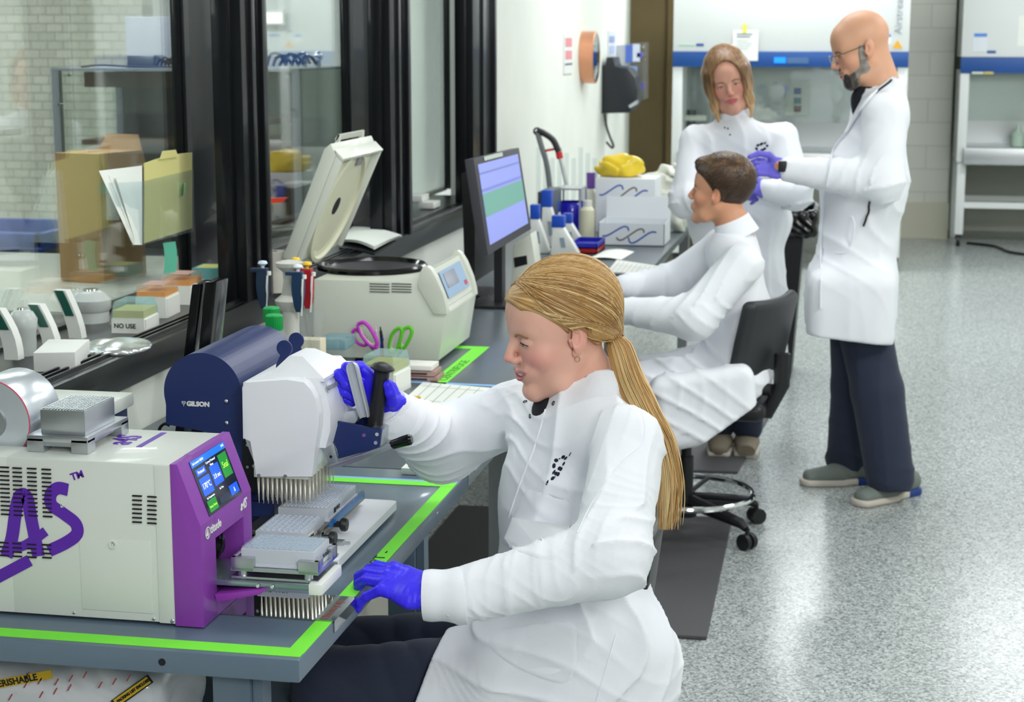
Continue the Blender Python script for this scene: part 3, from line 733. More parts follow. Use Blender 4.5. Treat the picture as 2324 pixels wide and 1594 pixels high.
# counter display
c = P(766, 888, 3.25); b = MB(); b.box(c, (.004, .024, .032), rot=(0, R(-8), 0), bevel=.0006); cd_ = b.build('volume_display', M['navy'], t)
b = MB(); b.box(c + Vector((.0025, -.002, .002)), (.001, .011, .013), rot=(0, R(-8), 0)); b.build('readout', M['darkvoid'], cd_)
for u, v in ((588, 1079), (648, 1081)):
    q = P(u, v, yh0); MB().cyl((q.x, yh0 - .0025, q.z), (q.x, yh0 + .001, q.z), .0035, n=14).build('screw', M['steel'], t)
# tips under the head (twelve by eight)
b = MB(); zt_ = P(640, 1083, yh0).z
b.bx((-1.094, yh0 + .012, zt_ - .006), (-.988, yh1 - .06, zt_ + .02)); b.build('tip_holder', M['cream'], t)
tipm = glassmat('clear_tip', 'f2efe4', .10, .12, .38)
b = MB(); b.lathe([(.0030, 0), (.0030, -.010), (.0021, -.030), (.0006, -.056), (.0004, -.056)], (0, 0, 0), 8); tip = b.build('pipette_tip', tipm)
for i in range(12):
    for j in range(8):
        o = tip if (i, j) == (0, 0) else tip.copy()
        if o is not tip: COL.objects.link(o)
        o.location = (-1.089 + i * .0092, yh0 + .022 + j * .0215, zt_ - .003)
        o.parent = t; o.matrix_parent_inverse = world(t).inverted()
# bracket with handle
yk = 3.10
bp_ = [(733, 950), (866, 977), (861, 1017), (768, 1042), (764, 1020), (758, 1003), (745, 990), (727, 985)]
for dy in (0, .075):
    b = MB(); b.prism([P(u, v, yk) + Vector((0, dy, 0)) for u, v in bp_], (0, .008, 0), bevel=.001); br = b.build('bracket_cheek', M['navy'], t)
    if dy == 0:
        for u, v in ((826, 988), (856, 986), (853, 1005)):
            q = P(u, v, yk); MB().cyl((q.x, yk - .002, q.z), (q.x, yk + .001, q.z), .0036, n=16).build('screw', M['chrome'], br)
b = MB(); b.prism([P(u, v, yk + .008) for u, v in [(732, 965), (800, 978), (800, 1000), (728, 990)]], (0, .068, 0)); b.build('bracket_bridge', M['navy'], t)
b = MB(); b.prism([P(u, v, yk + .008) for u, v in [(842, 971), (868, 977), (862, 1015), (838, 1010)]], (0, .068, 0), bevel=.0015); b.build('bracket_end', M['alu'], t)
b = MB(); b.prism([P(u, v, yk - .006) for u, v in [(725, 989), (744, 993), (757, 1008), (763, 1030), (768, 1052), (746, 1066), (742, 1045), (738, 1025), (727, 1018)]], (0, .005, 0), bevel=.0008); lv = b.build('lever_plate', M['alu'], t)
b = MB()
for u, v in ((735, 1003), (751, 1037)):
    q = P(u, v, yk - .006); b.cyl((q.x, yk - .0068, q.z), (q.x, yk - .0055, q.z), .0028, n=12)
b.build('hole', M['darkvoid'], lv)
b = MB(); b.prism([P(u, v, yk - .008) for u, v in [(746, 1068), (744, 1057), (886, 1007), (890, 1018), (800, 1052)]], (0, .012, 0), bevel=.0015); b.build('lever_arm', M['alu'], t)
b = MB(); b.tube([P(886, 1012, yk), P(890, 1010, yk), P(900, 1007, yk), P(915, 1002, yk), P(930, 998, yk), P(935, 997, yk)], [.006, .009, .0095, .0105, .011, .008], n=20); b.build('lever_grip', M['glossblack'], t)
yg = 3.145
hb, ht = P(850, 968, yg), P(868, 836, yg)
b = MB(); b.cyl(hb, ht, .0148, n=32); b.cyl(hb - Vector((0, 0, .004)), hb + Vector((0, 0, .004)), .0158); b.build('press_handle', M['blackp'], t)
d = (ht - hb).normalized(); qr = d.to_track_quat('Z', 'Y').to_matrix()
b = MB(); b.lathe([(.0, .011), (.009, .0105), (.017, .0075), (.0232, .0015), (.0235, -.001), (.021, -.002), (.0155, -.006), (.0148, -.010)], ht, 32, qr); b.build('handle_cap', M['blackp'], t)
# channel-shaped trigger lever
b = MB(); T0, T1 = P(828, 948, 3.13), P(797, 824, 3.095); dd = (T1 - T0); wv = Vector((1, 0, .2)).normalized(); nv = Vector((0, 1, 0))
sec = [(-.011, -.006), (-.0075, -.006), (-.0075, .004), (.0075, .004), (.0075, -.006), (.011, -.006), (.011, .007), (-.011, .007)]
b.rings([[T0 + dd * t_ + wv * a * s_ + nv * c_ * s_ for a, c_ in sec] for t_, s_ in ((0, .8), (.15, .95), (.9, 1), (.97, .8), (1.0, .45))])
b.prism([P(775, 950, 3.14), P(784, 935, 3.14), P(822, 930, 3.14), P(812, 950, 3.14), P(805, 962, 3.14), P(778, 958, 3.14)], (0, .03, 0), bevel=.002)
b.build('trigger_lever', mat('satin_grey', 'd5dae0', .35, metal=.3), t)
# stages with knobs
def stage(y0, y1, xl, xr_, z, lab=None):
    b = MB(); b.bx((xl, y0, z), (xr_, y1, z + .009), bevel=.001); b.bx((xr_ - .008, y0 - .006, z), (xr_, y1, z + .018), bevel=.001)
    s = b.build('stage', mat('stage_steel', '8d8a84', .3, metal=.9), t)
    xk = xr_ + .004; yk_ = y0 + .06
    b = MB(); b.cyl((xk, yk_, z + .012), (xk + .02, yk_, z + .012), .006); b.lathe([(.010, 0), (.013, .003), (.013, .010), (.011, .013), (0, .013)], (xk + .014, yk_, z + .012), 20, (0, pi / 2, 0)); b.build('knob', M['blackp'], s)
    b = MB(); b.box((xk + .022, yk_ - .055, .7865), (.03, .016, .012), bevel=.001); b.cyl((xk - .0, yk_ - .055, .788), (xk + .048, yk_ - .055, .788), .0028, n=10)
    b.build('stop_block', M['alu'], s)
stage(3.02, 3.31, -1.11, -.955, .795); stage(2.90 + .045, 3.06 - .03, -1.08, -.955, .79)
w1 = wellplate(-1.01, 3.17, .812, .10, .19, .024, 12, 18, 'white lidded plate on the blue clamp stage under the press', M['milky'])
b = MB(); b.bx((-1.072, 3.06, .806), (-.948, 3.28, .812), bevel=.002); b.bx((-.95, 3.07, .812), (-.944, 3.27, .820)); b.build('clamp_frame', mat('blue_clamp', '1f66a8', .3), w1)
text('handwriting', '||||| 0512', (-.9593, 3.11, .822), (0, 1, 0), (0, 0, 1), .011, mat('ink4', '303440', .7), w1)
w2 = wellplate(-1.012, 3.005, .7995, .098, .115, .026, 8, 12, 'frosted 96 well plate with a dated label in front of the press', M['milky'])
b = MB(); b.bx((-.9625, 2.952, .806), (-.9618, 2.99, .820)); lb = b.build('label', M['paper'], w2)
text('handwriting', '050402-8', (-.9612, 2.954, .810), (0, 1, 0), (0, 0, 1), .0085, mat('ink5', '15181e', .7), w2, bold=.0002)
text('handwriting', 'NP  (-MM', (-1.045, 2.9465, .808), (1, 0, 0), (0, 0, 1), .011, mat('ink6', '20242c', .7), w2, bold=.0002)
# black twin paddle display behind the press
t = thing('sensor_stand', 'tall glossy black twin paddle stand behind the navy drum', 'device', (-1.35, 3.5, .76))
for (ua, va, ub, vb, wd, y) in ((425, 825, 446, 645, 24, 3.55), (462, 810, 478, 640, 30, 3.52)):
    p0, p1 = P(ua, va, y), P(ub, vb, y); d_ = p1 - p0; p0 = p0 - d_ * 1.05; wx = wd / 1100 / 1
    b = MB(); b.prism([p0 + Vector((-wx / 2, 0, 0)), p0 + Vector((wx / 2, 0, 0)), p1 + Vector((wx / 2, 0, 0)), p1 + Vector((-wx / 2, 0, 0))], (0, .075, 0), bevel=.004); b.build('paddle', M['glossblack'], t)
b = MB().bx((-1.47, 3.50, .7605), (-1.34, 3.64, .785), bevel=.004); b.build('base', M['glossblack'], t)
t = tag(MB().tube(smoothpath([P(360, 985, 3.3), P(364, 970, 3.3), P(374, 962, 3.3), P(385, 966, 3.3)]), .0035).tube(smoothpath([P(360, 985, 3.3), P(352, 1000, 3.3), P(348, 1060, 3.3), (P(348, 1060, 3.3).x, 3.3, .764), (P(348, 1060, 3.3).x - .05, 3.36, .764)]), .0035).build('power_cable', M['blackp']), 'black cable behind the navy drum of the press', 'cable')
# ================================================================== people
def skinmat(name, base, rough=.5):
    m, nt, b = newmat(name)
    a = nt.nodes.new('ShaderNodeVertexColor'); a.layer_name = 'tint'
    nt.links.new(a.outputs[0], b.inputs['Base Color']); b.inputs['Roughness'].default_value = rough
    b.inputs['Subsurface Weight'].default_value = .25; b.inputs['Subsurface Radius'].default_value = (.010, .004, .002); b.inputs['Subsurface Scale'].default_value = 1
    tc = nt.nodes.new('ShaderNodeTexCoord'); n = nt.nodes.new('ShaderNodeTexNoise'); n.inputs['Scale'].default_value = 500
    bp = nt.nodes.new('ShaderNodeBump'); bp.inputs['Strength'].default_value = .08; bp.inputs['Distance'].default_value = .001
    nt.links.new(tc.outputs['Object'], n.inputs['Vector']); nt.links.new(n.outputs['Fac'], bp.inputs['Height']); nt.links.new(bp.outputs[0], b.inputs['Normal'])
    return m
def hairmat(name, c0, c1, c2, sc=(60, 60, 4), rough=.38):
    """strands: long streaks of three natural tones"""
    m, nt, b = newmat(name); a = nt.nodes.new('ShaderNodeVertexColor'); a.layer_name = 'tint'
    sep = nt.nodes.new('ShaderNodeSeparateColor'); nt.links.new(a.outputs[0], sep.inputs[0])
    r = nt.nodes.new('ShaderNodeValToRGB'); e = r.color_ramp.elements
    e[0].color = (*srgb(c0), 1); e[1].color = (*srgb(c2), 1); k = r.color_ramp.elements.new(.5); k.color = (*srgb(c1), 1)
    nt.links.new(sep.outputs[0], r.inputs[0]); nt.links.new(r.outputs[0], b.inputs['Base Color'])
    b.inputs['Roughness'].default_value = rough; b.inputs['Specular IOR Level'].default_value = .4
    return m
def clothmat(name, col, rough=.75, sc=900, b_=.25):
    m = mat(name, col, rough, bump=b_, bscale=sc, sheen=.1); return m
M['coat'] = clothmat('white_lab_coat', 'f0f3f8', .7)
M['glove'] = mat('blue_nitrile', '3a2cf6', .42, bump=.35, bscale=140)
M['glove2'] = mat('violet_nitrile', '6f68d8', .5, bump=.3, bscale=140)
M['trouser'] = clothmat('navy_trousers', '262e43', .8)
M['eyewhite'] = mat('eye_white', 'e6e2de', .2); M['lash'] = mat('lashes', '2a1d18', .7); M['teeth'] = mat('teeth', 'f0ece4', .25)
def head_frame(origin, yaw, pitch, roll, scale):
    """local x = face forward, y = the person's left, z = up; yaw measured from world +x"""
    return Matrix.Translation(origin) @ Matrix.Rotation(yaw, 4, 'Z') @ Matrix.Rotation(pitch, 4, 'Y') @ Matrix.Rotation(roll, 4, 'X') @ Matrix.Scale(scale, 4)
def head_fn(w=1., jaw=1., nose=1., smile=.0, bald=False, eye=.35, chin=1.):
    def f(P):
        A = P.copy(); A[:, 1] = np.abs(A[:, 1])  # symmetric
        d = el(A, (-.014, 0, .042), (.098, .077 * w, .088))
        d = smin(d, el(A, (.034, 0, -.022), (.056, .060 * w, .088)), .03)
        d = smin(d, el(A, (.058, 0, .045), (.034, .052 * w, .045)), .03)                     # forehead
        d = smin(d, rc(A, (-.002, .054 * jaw, -.045), (.030, .045 * jaw, -.088), .018, .016), .03)  # jaw
        d = smin(d, rc(A, (.030, .042 * jaw, -.090), (.068, .012 * jaw, -.108), .016, .016 * chin), .025)
        d = smin(d, el(A, (.074, 0, -.106), (.015, .018, .015)), .02)
        d = smin(d, el(A, (.054, .038 * w, -.030), (.026, .024, .022)), .02)                    # cheeks
        d = smin(d, rc(A, (.083, .010, .020), (.070, .042 * w, .022), .0085, .008), .016)        # brow
        d = smax(d, -el(A, (.103, .031, .003), (.019, .021, .013)), .012)                       # socket
        d = smin(d, el(A, (.0745, .0305, .001), (.0135, .0165, .0125)), .004)                   # lids
        d = smin(d, rc(A, (.086, 0, .014), (.109 * nose + .0, 0, -.030), .0068, .0092), .010)       # nose
        d = smin(d, el(A, (.099, .0105, -.0350), (.0105, .0068, .0070)), .006)
        mz = -.066 + smile * .35 * np.clip(A[:, 1] - .006, 0, 1)
        Q = A.copy(); Q[:, 2] -= (mz + .066)
        d = smin(d, el(Q, (.078, 0, -.066), (.022, .030 + smile * .01, .020)), .012)
        up = rc(Q, (.0970, 0, -.0605), (.082, .024 + smile * .010, -.0660), .0046, .0024)
        lw = rc(Q, (.0950, 0, -.0735), (.082, .022 + smile * .010, -.0675), .0054, .0024)
        d = smin(d, smin(up, lw, .002), .004)
        if smile > .5:
            d = smax(d, -el(Q, (.093, 0, -.0672), (.020, .0275, .0052)), .002)
        else:
            d = smax(d, -el(Q, (.101, 0, -.0668), (.008, .026, .0010)), .002)
        # slit between the lids
        d = smax(d, -el(A, (.090, .0305, -.0035), (.010, .0125, .0042 * eye), rot=(0, 0, 0)), .0015)
        # ear
        e = el(A, (-.012, .079 * w, -.004), (.019, .0075, .031), rot=(0, R(-14), R(22)))
        e = smax(e, -el(A, (-.004, .089 * w, .000), (.0095, .0085, .017), rot=(0, R(-14), R(18))), .004)
        e = smin(e, rc(A, (.006, .077 * w, -.006), (.004, .077 * w, -.016), .0042), .003)
        e = smin(e, el(A, (-.001, .0775 * w, -.032), (.008, .004, .0085)), .006)
        d = smin(d, e, .005)
        return d
    return f
def headcol(skin, lip, blush, extra=None):
    sk, lp, bl = [np.array(srgb(c)) for c in (skin, lip, blush)]
    def f(V):
        A = V.copy(); A[:, 1] = np.abs(A[:, 1])
        c = np.tile(sk, (len(V), 1)); c = c * (1 + .04 * nz(V, 60)[:, None])
        g = lambda p, r: np.exp(-(((A - np.array(p)) / np.array(r)) ** 2).sum(1))[:, None]
        k = np.clip(g((.065, .045, -.032), (.035, .024, .022)) * .75 + g((.112, 0, -.032), (.014, .016, .014)) * .7 + g((-.01, .085, -.01), (.025, .012, .035)) * .5 + g((.08, 0, -.11), (.02, .02, .012)) * .3, 0, 1)
        c = c * (1 - k) + bl * k
        return c
    return f
def lipmask(V, smile, lo=-.078, hi=-.0545):
    A = V.copy(); A[:, 1] = np.abs(A[:, 1]); z = A[:, 2] - smile * .35 * np.clip(A[:, 1] - .006, 0, 1)
    yl = .024 + smile * .011; t = np.clip(1 - (A[:, 1] / yl) ** 2, 0, 1) ** .8
    return (A[:, 0] > .075) & (z < -.066 + .0105 * t) & (z > -.067 - .0125 * t) & (A[:, 1] < yl)
def snap(fn, P, off=0., it=6):
    P = np.array([tuple(p) for p in P], float)
    for _ in range(it):
        e = .0015; f0 = fn(P) - off; g = np.stack([(fn(P + d) - fn(P - d)) / (2 * e) for d in np.eye(3) * e], 1)
        P = P - (f0 / np.maximum((g * g).sum(1), .3))[:, None] * g
    return P
def make_head(person, fr, skin, lip, blush, hires=.0021, neck=None, iris='4a6a8a', brow='7a5a38', browr=.0016, smile=0., kw={}, tint=None, bodyparts=None, lookdn=.3):
    """the body's visible skin as one continuous mesh: head, neck and shoulders (in the head's own frame)"""
    inv = np.array(fr.inverted())
    W2L = lambda p: np.array(p, float) @ inv[:3, :3].T + inv[:3, 3]
    hf = head_fn(smile=smile, **kw)
    nk = [(W2L(a), r1, W2L(b), r2, k) for a, r1, b, r2, k in neck]
    def f(P):
        d = hf(P)
        for a, r1, b, r2, k in nk: d = smin(d, rc(P, a, b, r1, r2), k)
        return d
    hc = headcol(skin, lip, blush)
    lpc = np.array(srgb(lip))
    def cf(V):
        c = hc(V); m = lipmask(V, smile); c[m] = lpc
        if tint: c = tint(V, c)
        return c
    lo = np.array([-.14, -.11, -.15]); hi = np.array([.135, .11, .15])
    for a, r1, b, r2, k in nk:
        for p, r in ((a, r1), (b, r2)): lo = np.minimum(lo, p - r - .01); hi = np.maximum(hi, p + r + .01)
    o = sdf_obj('body', f, lo, hi, hires, skinmat('skin', skin), person, xform=fr, colfn=cf)
    # eyes, lashes, brows, teeth as parts
    for s in (1, -1):
        b = MB(); c = Vector((.0742, s * .0305, -.0008)); b.ball(c, .0125, 14); b.mi = 1
        dn = Vector((cos(-lookdn), 0, sin(-lookdn))); dn.normalize()
        b.ball(c + dn * .0082, .0052, 12); b.mi = 2; b.ball(c + dn * .0114, .0023, 8)
        e = b.build('eye', [M['eyewhite'], mat('iris', iris, .1, coat=1), M['lash']], person); e.data.transform(fr)
        b = MB(); b.tube(smoothpath([(.0805, s * .0175, -.0035), (.0872, s * .024, -.0005 + .001), (.0885, s * .0305, .0005), (.0865, s * .038, -.0008), (.0800, s * .0445, -.0042)]), [.0004] + [.0011] * 23 + [.0006], n=6)
        e = b.build('eyelashes', M['lash'], person); e.data.transform(fr)
        b = MB(); n = 25; pth = smoothpath([(.0915, s * .016, .0145), (.0905, s * .024, .0175), (.0855, s * .033, .0190), (.0740, s * .044, .0155)]); 
        pth = [Vector(q) for q in snap(hf, pth, .0004)]
        b.tube(pth, [browr * (1.2 - .7 * i / len(pth)) for i in range(len(pth))], n=6, flat=1.7)
        e = b.build('eyebrow', mat('brow', brow, .8), person); e.data.transform(fr)
    if smile > .5:
        b = MB()
        b.tube([(.0755, -.024, -.056), (.0860, -.016, -.0630), (.0905, -.008, -.0650), (.0915, 0, -.0652), (.0905, .008, -.0650), (.0860, .016, -.0630), (.0755, .024, -.056)], .0045, n=8)
        e = b.build('teeth', M['teeth'], person); e.data.transform(fr)
    return o, hf
def strands(name, person, fr, paths, m, r=.0011, n=5, tones=None):
    """hair as many tubes; paths in the head's frame (or world when fr is None)"""
    V = []; Fc = []; T = []
    for pi_, p in enumerate(paths):
        P_ = np.array(p); k = len(P_); tg = np.gradient(P_, axis=0); tg /= np.linalg.norm(tg, axis=1)[:, None] + 1e-9
        up = np.array([.3, .5, .8]); a = np.cross(tg, up); a /= np.linalg.norm(a, axis=1)[:, None] + 1e-9; b = np.cross(a, tg)
        base = len(V) * 0 + sum(len(v) for v in V) if False else (T and T[-1][1] or 0)
        rr = np.full(k, r); rr[-3:] *= np.array([.8, .55, .2]); rr[0] *= .6
        ring = [P_ + (a * cos(2 * pi * j / n) + b * sin(2 * pi * j / n)) * rr[:, None] for j in range(n)]
        V.append(np.stack(ring, 1).reshape(-1, 3))
        i = np.arange(k - 1)[:, None] * n; j = np.arange(n)[None]
        q = np.stack([base + i + j, base + i + (j + 1) % n, base + i + n + (j + 1) % n, base + i + n + j], -1).reshape(-1, 4)
        Fc.append(q); tn = random.random() if tones is None else tones[pi_]
        T.append((tn, base + k * n))
    W = np.concatenate(V); Q = np.concatenate(Fc); prev = 0; C = np.zeros((len(W), 4)); C[:, 3] = 1
    for tn, e in T: C[prev:e, :3] = tn; prev = e
    if fr is not None:
        A = np.array(fr); W = W @ A[:3, :3].T + A[:3, 3]
    me = bpy.data.meshes.new(name); me.vertices.add(len(W)); me.vertices.foreach_set('co', W.ravel()); me.loops.add(Q.size)
    me.loops.foreach_set('vertex_index', Q.ravel().astype(np.int32)); me.polygons.add(len(Q)); me.polygons.foreach_set('loop_start', np.arange(0, Q.size, 4, dtype=np.int32))
    me.polygons.foreach_set('use_smooth', np.ones(len(Q), bool)); me.update(calc_edges=True)
    ca = me.color_attributes.new('tint', 'FLOAT_COLOR', 'POINT'); ca.data.foreach_set('color', C.ravel()); me.materials.append(m)
    o = bpy.data.objects.new(name, me); COL.objects.link(o)
    if person is not None: attach(o, person)
    return o
def hand(name, person, wrist, palmdir, up, side, curl, m, scale=1., spread=.12, thumb=(.5, .35), h=.0022, cuffr=.029, thumbw=None, yaws=None):
    """gloved hand: local x = along the palm, y = thumb side, z = back of the hand; curl = 4 finger (knuckle, middle) bends"""
    X = Vector(palmdir).normalized(); Z = Vector(up); Z = (Z - X * Z.dot(X)).normalized(); Y = Z.cross(X)
    if side < 0: pass
    fr = Matrix((X, Y, Z)).transposed().to_4x4(); fr.translation = Vector(wrist); fr = fr @ Matrix.Scale(scale, 4)
    s = side
    segs = []
    base = [(.092, .028), (.096, .009), (.091, -.010), (.083, -.028)]; ln = [(.040, .024, .020), (.044, .027, .021), (.041, .025, .020), (.032, .020, .018)]
    for i in range(4):
        bx_, by = base[i]; c = curl[i]; p = Vector((bx_, by * s, 0)); a = 0; yaw = ((by * 8 * spread) + (yaws[i] if yaws else 0)) * s
        pts = [p]
        for k, L in enumerate(ln[i]):
            a += c[min(k, len(c) - 1)]
            p = p + Vector((cos(a) * cos(yaw), cos(a) * sin(yaw), -sin(a))) * L; pts.append(p)
        segs.append(pts)
    tp = Vector((.030, .028 * s, -.006)); ta, tb = thumb
    t1 = tp + Vector((cos(ta) * .042, sin(ta) * .042 * s, -tb * .042)); t2 = t1 + Vector((cos(ta * .7) * .032, sin(ta * .7) * .032 * s, -tb * 1.3 * .032)); t3 = t2 + Vector((cos(ta * .45) * .024, sin(ta * .45) * .024 * s, -tb * 1.5 * .024))
    if thumbw: iv = fr.inverted(); t1, t2, t3 = [iv @ Vector(q) for q in thumbw]
    def f(P):
        d = rce(P, (-.012, 0, 0), (.03, 0, .0), cuffr * .72, .0165, (0, 1, 0), 1.6)
        d = smin(d, rce(P, (.02, .0, 0), (.080, 0, 0), .0155, .0125, (0, 1, 0), 2.75), .02)
        d = smin(d, rc(P, (.02, .018 * s, -.006), tuple(t1), .0165, .0118), .016)
        d = smin(d, rc(P, tuple(t1), tuple(t2), .0118, .0105), .004); d = smin(d, rc(P, tuple(t2), tuple(t3), .0105, .0092), .004)
        for i, pts in enumerate(segs):
            r0 = (.0105, .0108, .0102, .0092)[i]; g = rc(P, tuple(pts[0] - Vector((.02, 0, 0))), tuple(pts[0]), r0, r0 + .0012)
            for k in range(3): g = smin(g, rc(P, tuple(pts[k]), tuple(pts[k + 1]), r0 - k * .0007 + (.001 if k == 0 else 0), r0 - (k + 1) * .0007), .003)
            d = smin(d, g, .0035)
        return d - .0009 * ridge(P, (1, .15, 0), 330, .6, 1., 3)
    allp = [Vector((-.06, 0, 0)), t1, t2, t3] + [q for pts in segs for q in pts]
    lo = [min(q[i] for q in allp) - .045 for i in range(3)]; hi = [max(q[i] for q in allp) + .045 for i in range(3)]
    return sdf_obj(name, f, lo, hi, h, m, person, xform=fr), fr
# ================================================================== woman in the foreground
wm = thing('person', 'blonde woman with a long ponytail, white lab coat and blue gloves, seated in the foreground', 'person', (-.45, 3.1, 0))
HW = head_frame(at(1268, 748, y=3.20), R(180 + 30), R(11), R(-2), .985)
C3 = lambda v: tuple(float(x) for x in v)
nkb = at(1338, 888, y=3.23)
nk0 = HW @ Vector((-.028, 0, -.055))
body, hf = make_head(wm, HW, 'e2b09b', 'cc8080', 'de9088', hires=.0020, smile=.85, iris='53718c', brow='9a7448', browr=.0017,
    neck=[(nk0, .050, nkb, .060, .03), (nkb, .058, nkb + Vector((.0, 0, -.06)), .06, .03)], kw=dict(w=.98, jaw=.97, eye=.95))
# --- hair: cap pulled back into a low ponytail
TIE = Vector((-.112, .0, -.036))
def hairS(P):
    d = el(P, (-.014, 0, .042), (.104, .084, .097)); d = smin(d, el(P, (.058, 0, .047), (.040, .056, .049)), .03)
    d = smin(d, el(P, (-.045, 0, .040), (.087, .080, .088)), .03)
    return smin(d, rc(P, (-.07, 0, .0), tuple(TIE), .048, .017), .035)
FP = np.array([.088, -.010, .088]); AXh = (np.array(TIE) - FP) / np.linalg.norm(np.array(TIE) - FP); AXu = np.cross(AXh, [0, 1, 0]); AXu /= np.linalg.norm(AXu); AXv = np.cross(AXh, AXu)
def azim(P): q = P - FP; return np.arctan2(q @ AXv, q @ AXu)
def capfn(P):
    d = hairS(P) + .0007 * np.abs(np.sin(azim(P) * 30 + .6 * nz(P, 60))); A = np.abs(P[:, 1])
    hl = .078 - .80 * np.clip(.062 - P[:, 2], -.05, .2) - .9 * np.clip(A - .040, 0, 1)
    hl = np.where(P[:, 2] < .004, np.minimum(hl, -.022 - .9 * np.clip(-P[:, 2], 0, 1)), hl)
    d = smax(d, P[:, 0] - hl, .004)
    d = smax(d, (-.040 - .25 * (P[:, 0] + .05)) - P[:, 2], .01)
    e = el(np.stack([P[:, 0], A, P[:, 2]], 1), (-.008, .085, -.006), (.024, .02, .036))
    return smax(d, -e, .006)
M['blond'] = hairmat('blond_hair', '6b4726', 'c0955a', 'f0d8a2')
def streak(V): a_ = azim(V); return np.repeat(np.clip(.46 + .16 * np.sin(a_ * 21) + .14 * np.sin(a_ * 47 + 1) + .10 * nz(V, 90), 0, 1)[:, None], 3, 1)
sdf_obj('hair', capfn, (-.16, -.11, -.10), (.12, .11, .15), .0016, M['blond'], wm, xform=HW, colfn=streak)
def hl_at(z, a): return .078 - .80 * min(max(.062 - z, -.05), .2) - .9 * max(a - .040, 0)
def hairline(z):
    a, b_ = 0., .11
    for _ in range(18):
        m_ = (a + b_) / 2
        if hairS(np.array([[hl_at(z, m_), m_, z]]))[0] < 0: a = m_
        else: b_ = m_
    return a
# strands: nested flow lines from parting and hairline to the tie
rng = np.random.RandomState(3); starts = []; betas = []; tones = []; ends = []
N1 = 3200; cen = np.array([-.025, 0, .03])
for k in range(N1):
    side = 1 if k % 10 < 7 else -1
    if k % 5 < 3:
        q = rng.rand(); ph_ = R(17 + 112 * q); starts.append([cen[0] + .1 * cos(ph_), -.012 + .003 * side, cen[2] + .1 * sin(ph_)]); betas.append(side * (1.15 * (1 - q) ** 1.2 * rng.rand() ** .45 + .12 * rng.rand()))
        tones.append(.50 + .26 * np.sin(q * 23) * np.sin(betas[-1] * 14 + q * 9) + .16 * np.sin(betas[-1] * 31) + .07 * rng.randn())
    else:
        q = rng.rand(); z0_ = .082 - .076 * q; A0 = hairline(z0_); starts.append([hl_at(z0_, A0) - .001, side * A0, z0_]); betas.append(side * (.25 + .75 * (1 - A0 / .08)))
        tones.append(.45 + .3 * np.sin(q * 40) + .12 * rng.randn())
    ends.append(np.array(TIE) + [.004, side * .012 * rng.rand(), .013 * (rng.rand() - .5)])
fam = np.arange(N1) % 5; ZB = np.where(fam < 3, -.08 * np.abs(np.array(betas)), .30 - .28 * (np.abs(np.array(betas)) - .25))
S0 = np.array(starts) - cen; E0 = np.array(ends) - cen; B0 = np.array(betas)
d0 = S0 / np.linalg.norm(S0, axis=1)[:, None]; d1 = E0 / np.linalg.norm(E0, axis=1)[:, None]
om = np.arccos(np.clip((d0 * d1).sum(1), -.98, .98)); T_ = np.linspace(0, 1, 18); rows = []
for t_ in T_:
    dd = (np.sin((1 - t_) * om) / np.sin(om))[:, None] * d0 + (np.sin(t_ * om) / np.sin(om))[:, None] * d1
    dd = dd + np.stack([0 * B0, B0 * np.sin(pi * t_ ** .85), ZB * np.sin(pi * t_)], 1); dd /= np.linalg.norm(dd, axis=1)[:, None]
    rows.append(cen + dd * .1)
PP = np.stack(rows, 1); sh = PP.shape; off = np.repeat(.0002 + .0014 * rng.rand(N1), 18)
Q_ = PP.reshape(-1, 3)
for _ in range(6):
    f0 = hairS(Q_) - off; e = .002; g = np.stack([(hairS(Q_ + d) - hairS(Q_ - d)) / (2 * e) for d in np.eye(3) * e], 1)
    Q_ = Q_ - (f0 / np.maximum((g * g).sum(1), .3))[:, None] * g
PP = Q_.reshape(sh); PP[:, -1] = np.array(ends); paths = []; tt = []
for k in range(N1):
    p = PP[k]; A = np.abs(p[:, 1])
    if ((p[2:, 2] < .015) & (p[2:, 0] > -.034) & (p[2:, 0] < .03) & (A[2:] > .05)).any() or ((p[2:, 2] < -.02) & (p[2:, 0] > -.06)).any(): continue
    if (p[1:, 0] > np.array([hl_at(z_, a_) for z_, a_ in zip(p[1:, 2], A[1:])]) + .007).any() and p[1:, 2].min() < .2 and ((p[:, 0] > .045) & (p[:, 2] < .07) & (p[:, 0] > np.array([hl_at(z_, a_) for z_, a_ in zip(p[:, 2], A)]) + .005)).any(): continue
    paths.append(p); tt.append(float(np.clip(tones[k], 0, 1)))
tones = tt
strands('hair_strands', wm, HW, paths, M['blond'], r=.0010, n=4, tones=tones)
b = MB(); tw = HW @ TIE; b.lathe([(.014, -.005), (.020, -.003), (.0205, .003), (.014, .005), (.012, 0)], TIE + Vector((-.006, 0, -.004)), 24, (0, R(-68), 0)); e = b.build('hair_tie', mat('hair_elastic', '15151c', .8), wm); e.data.transform(HW)
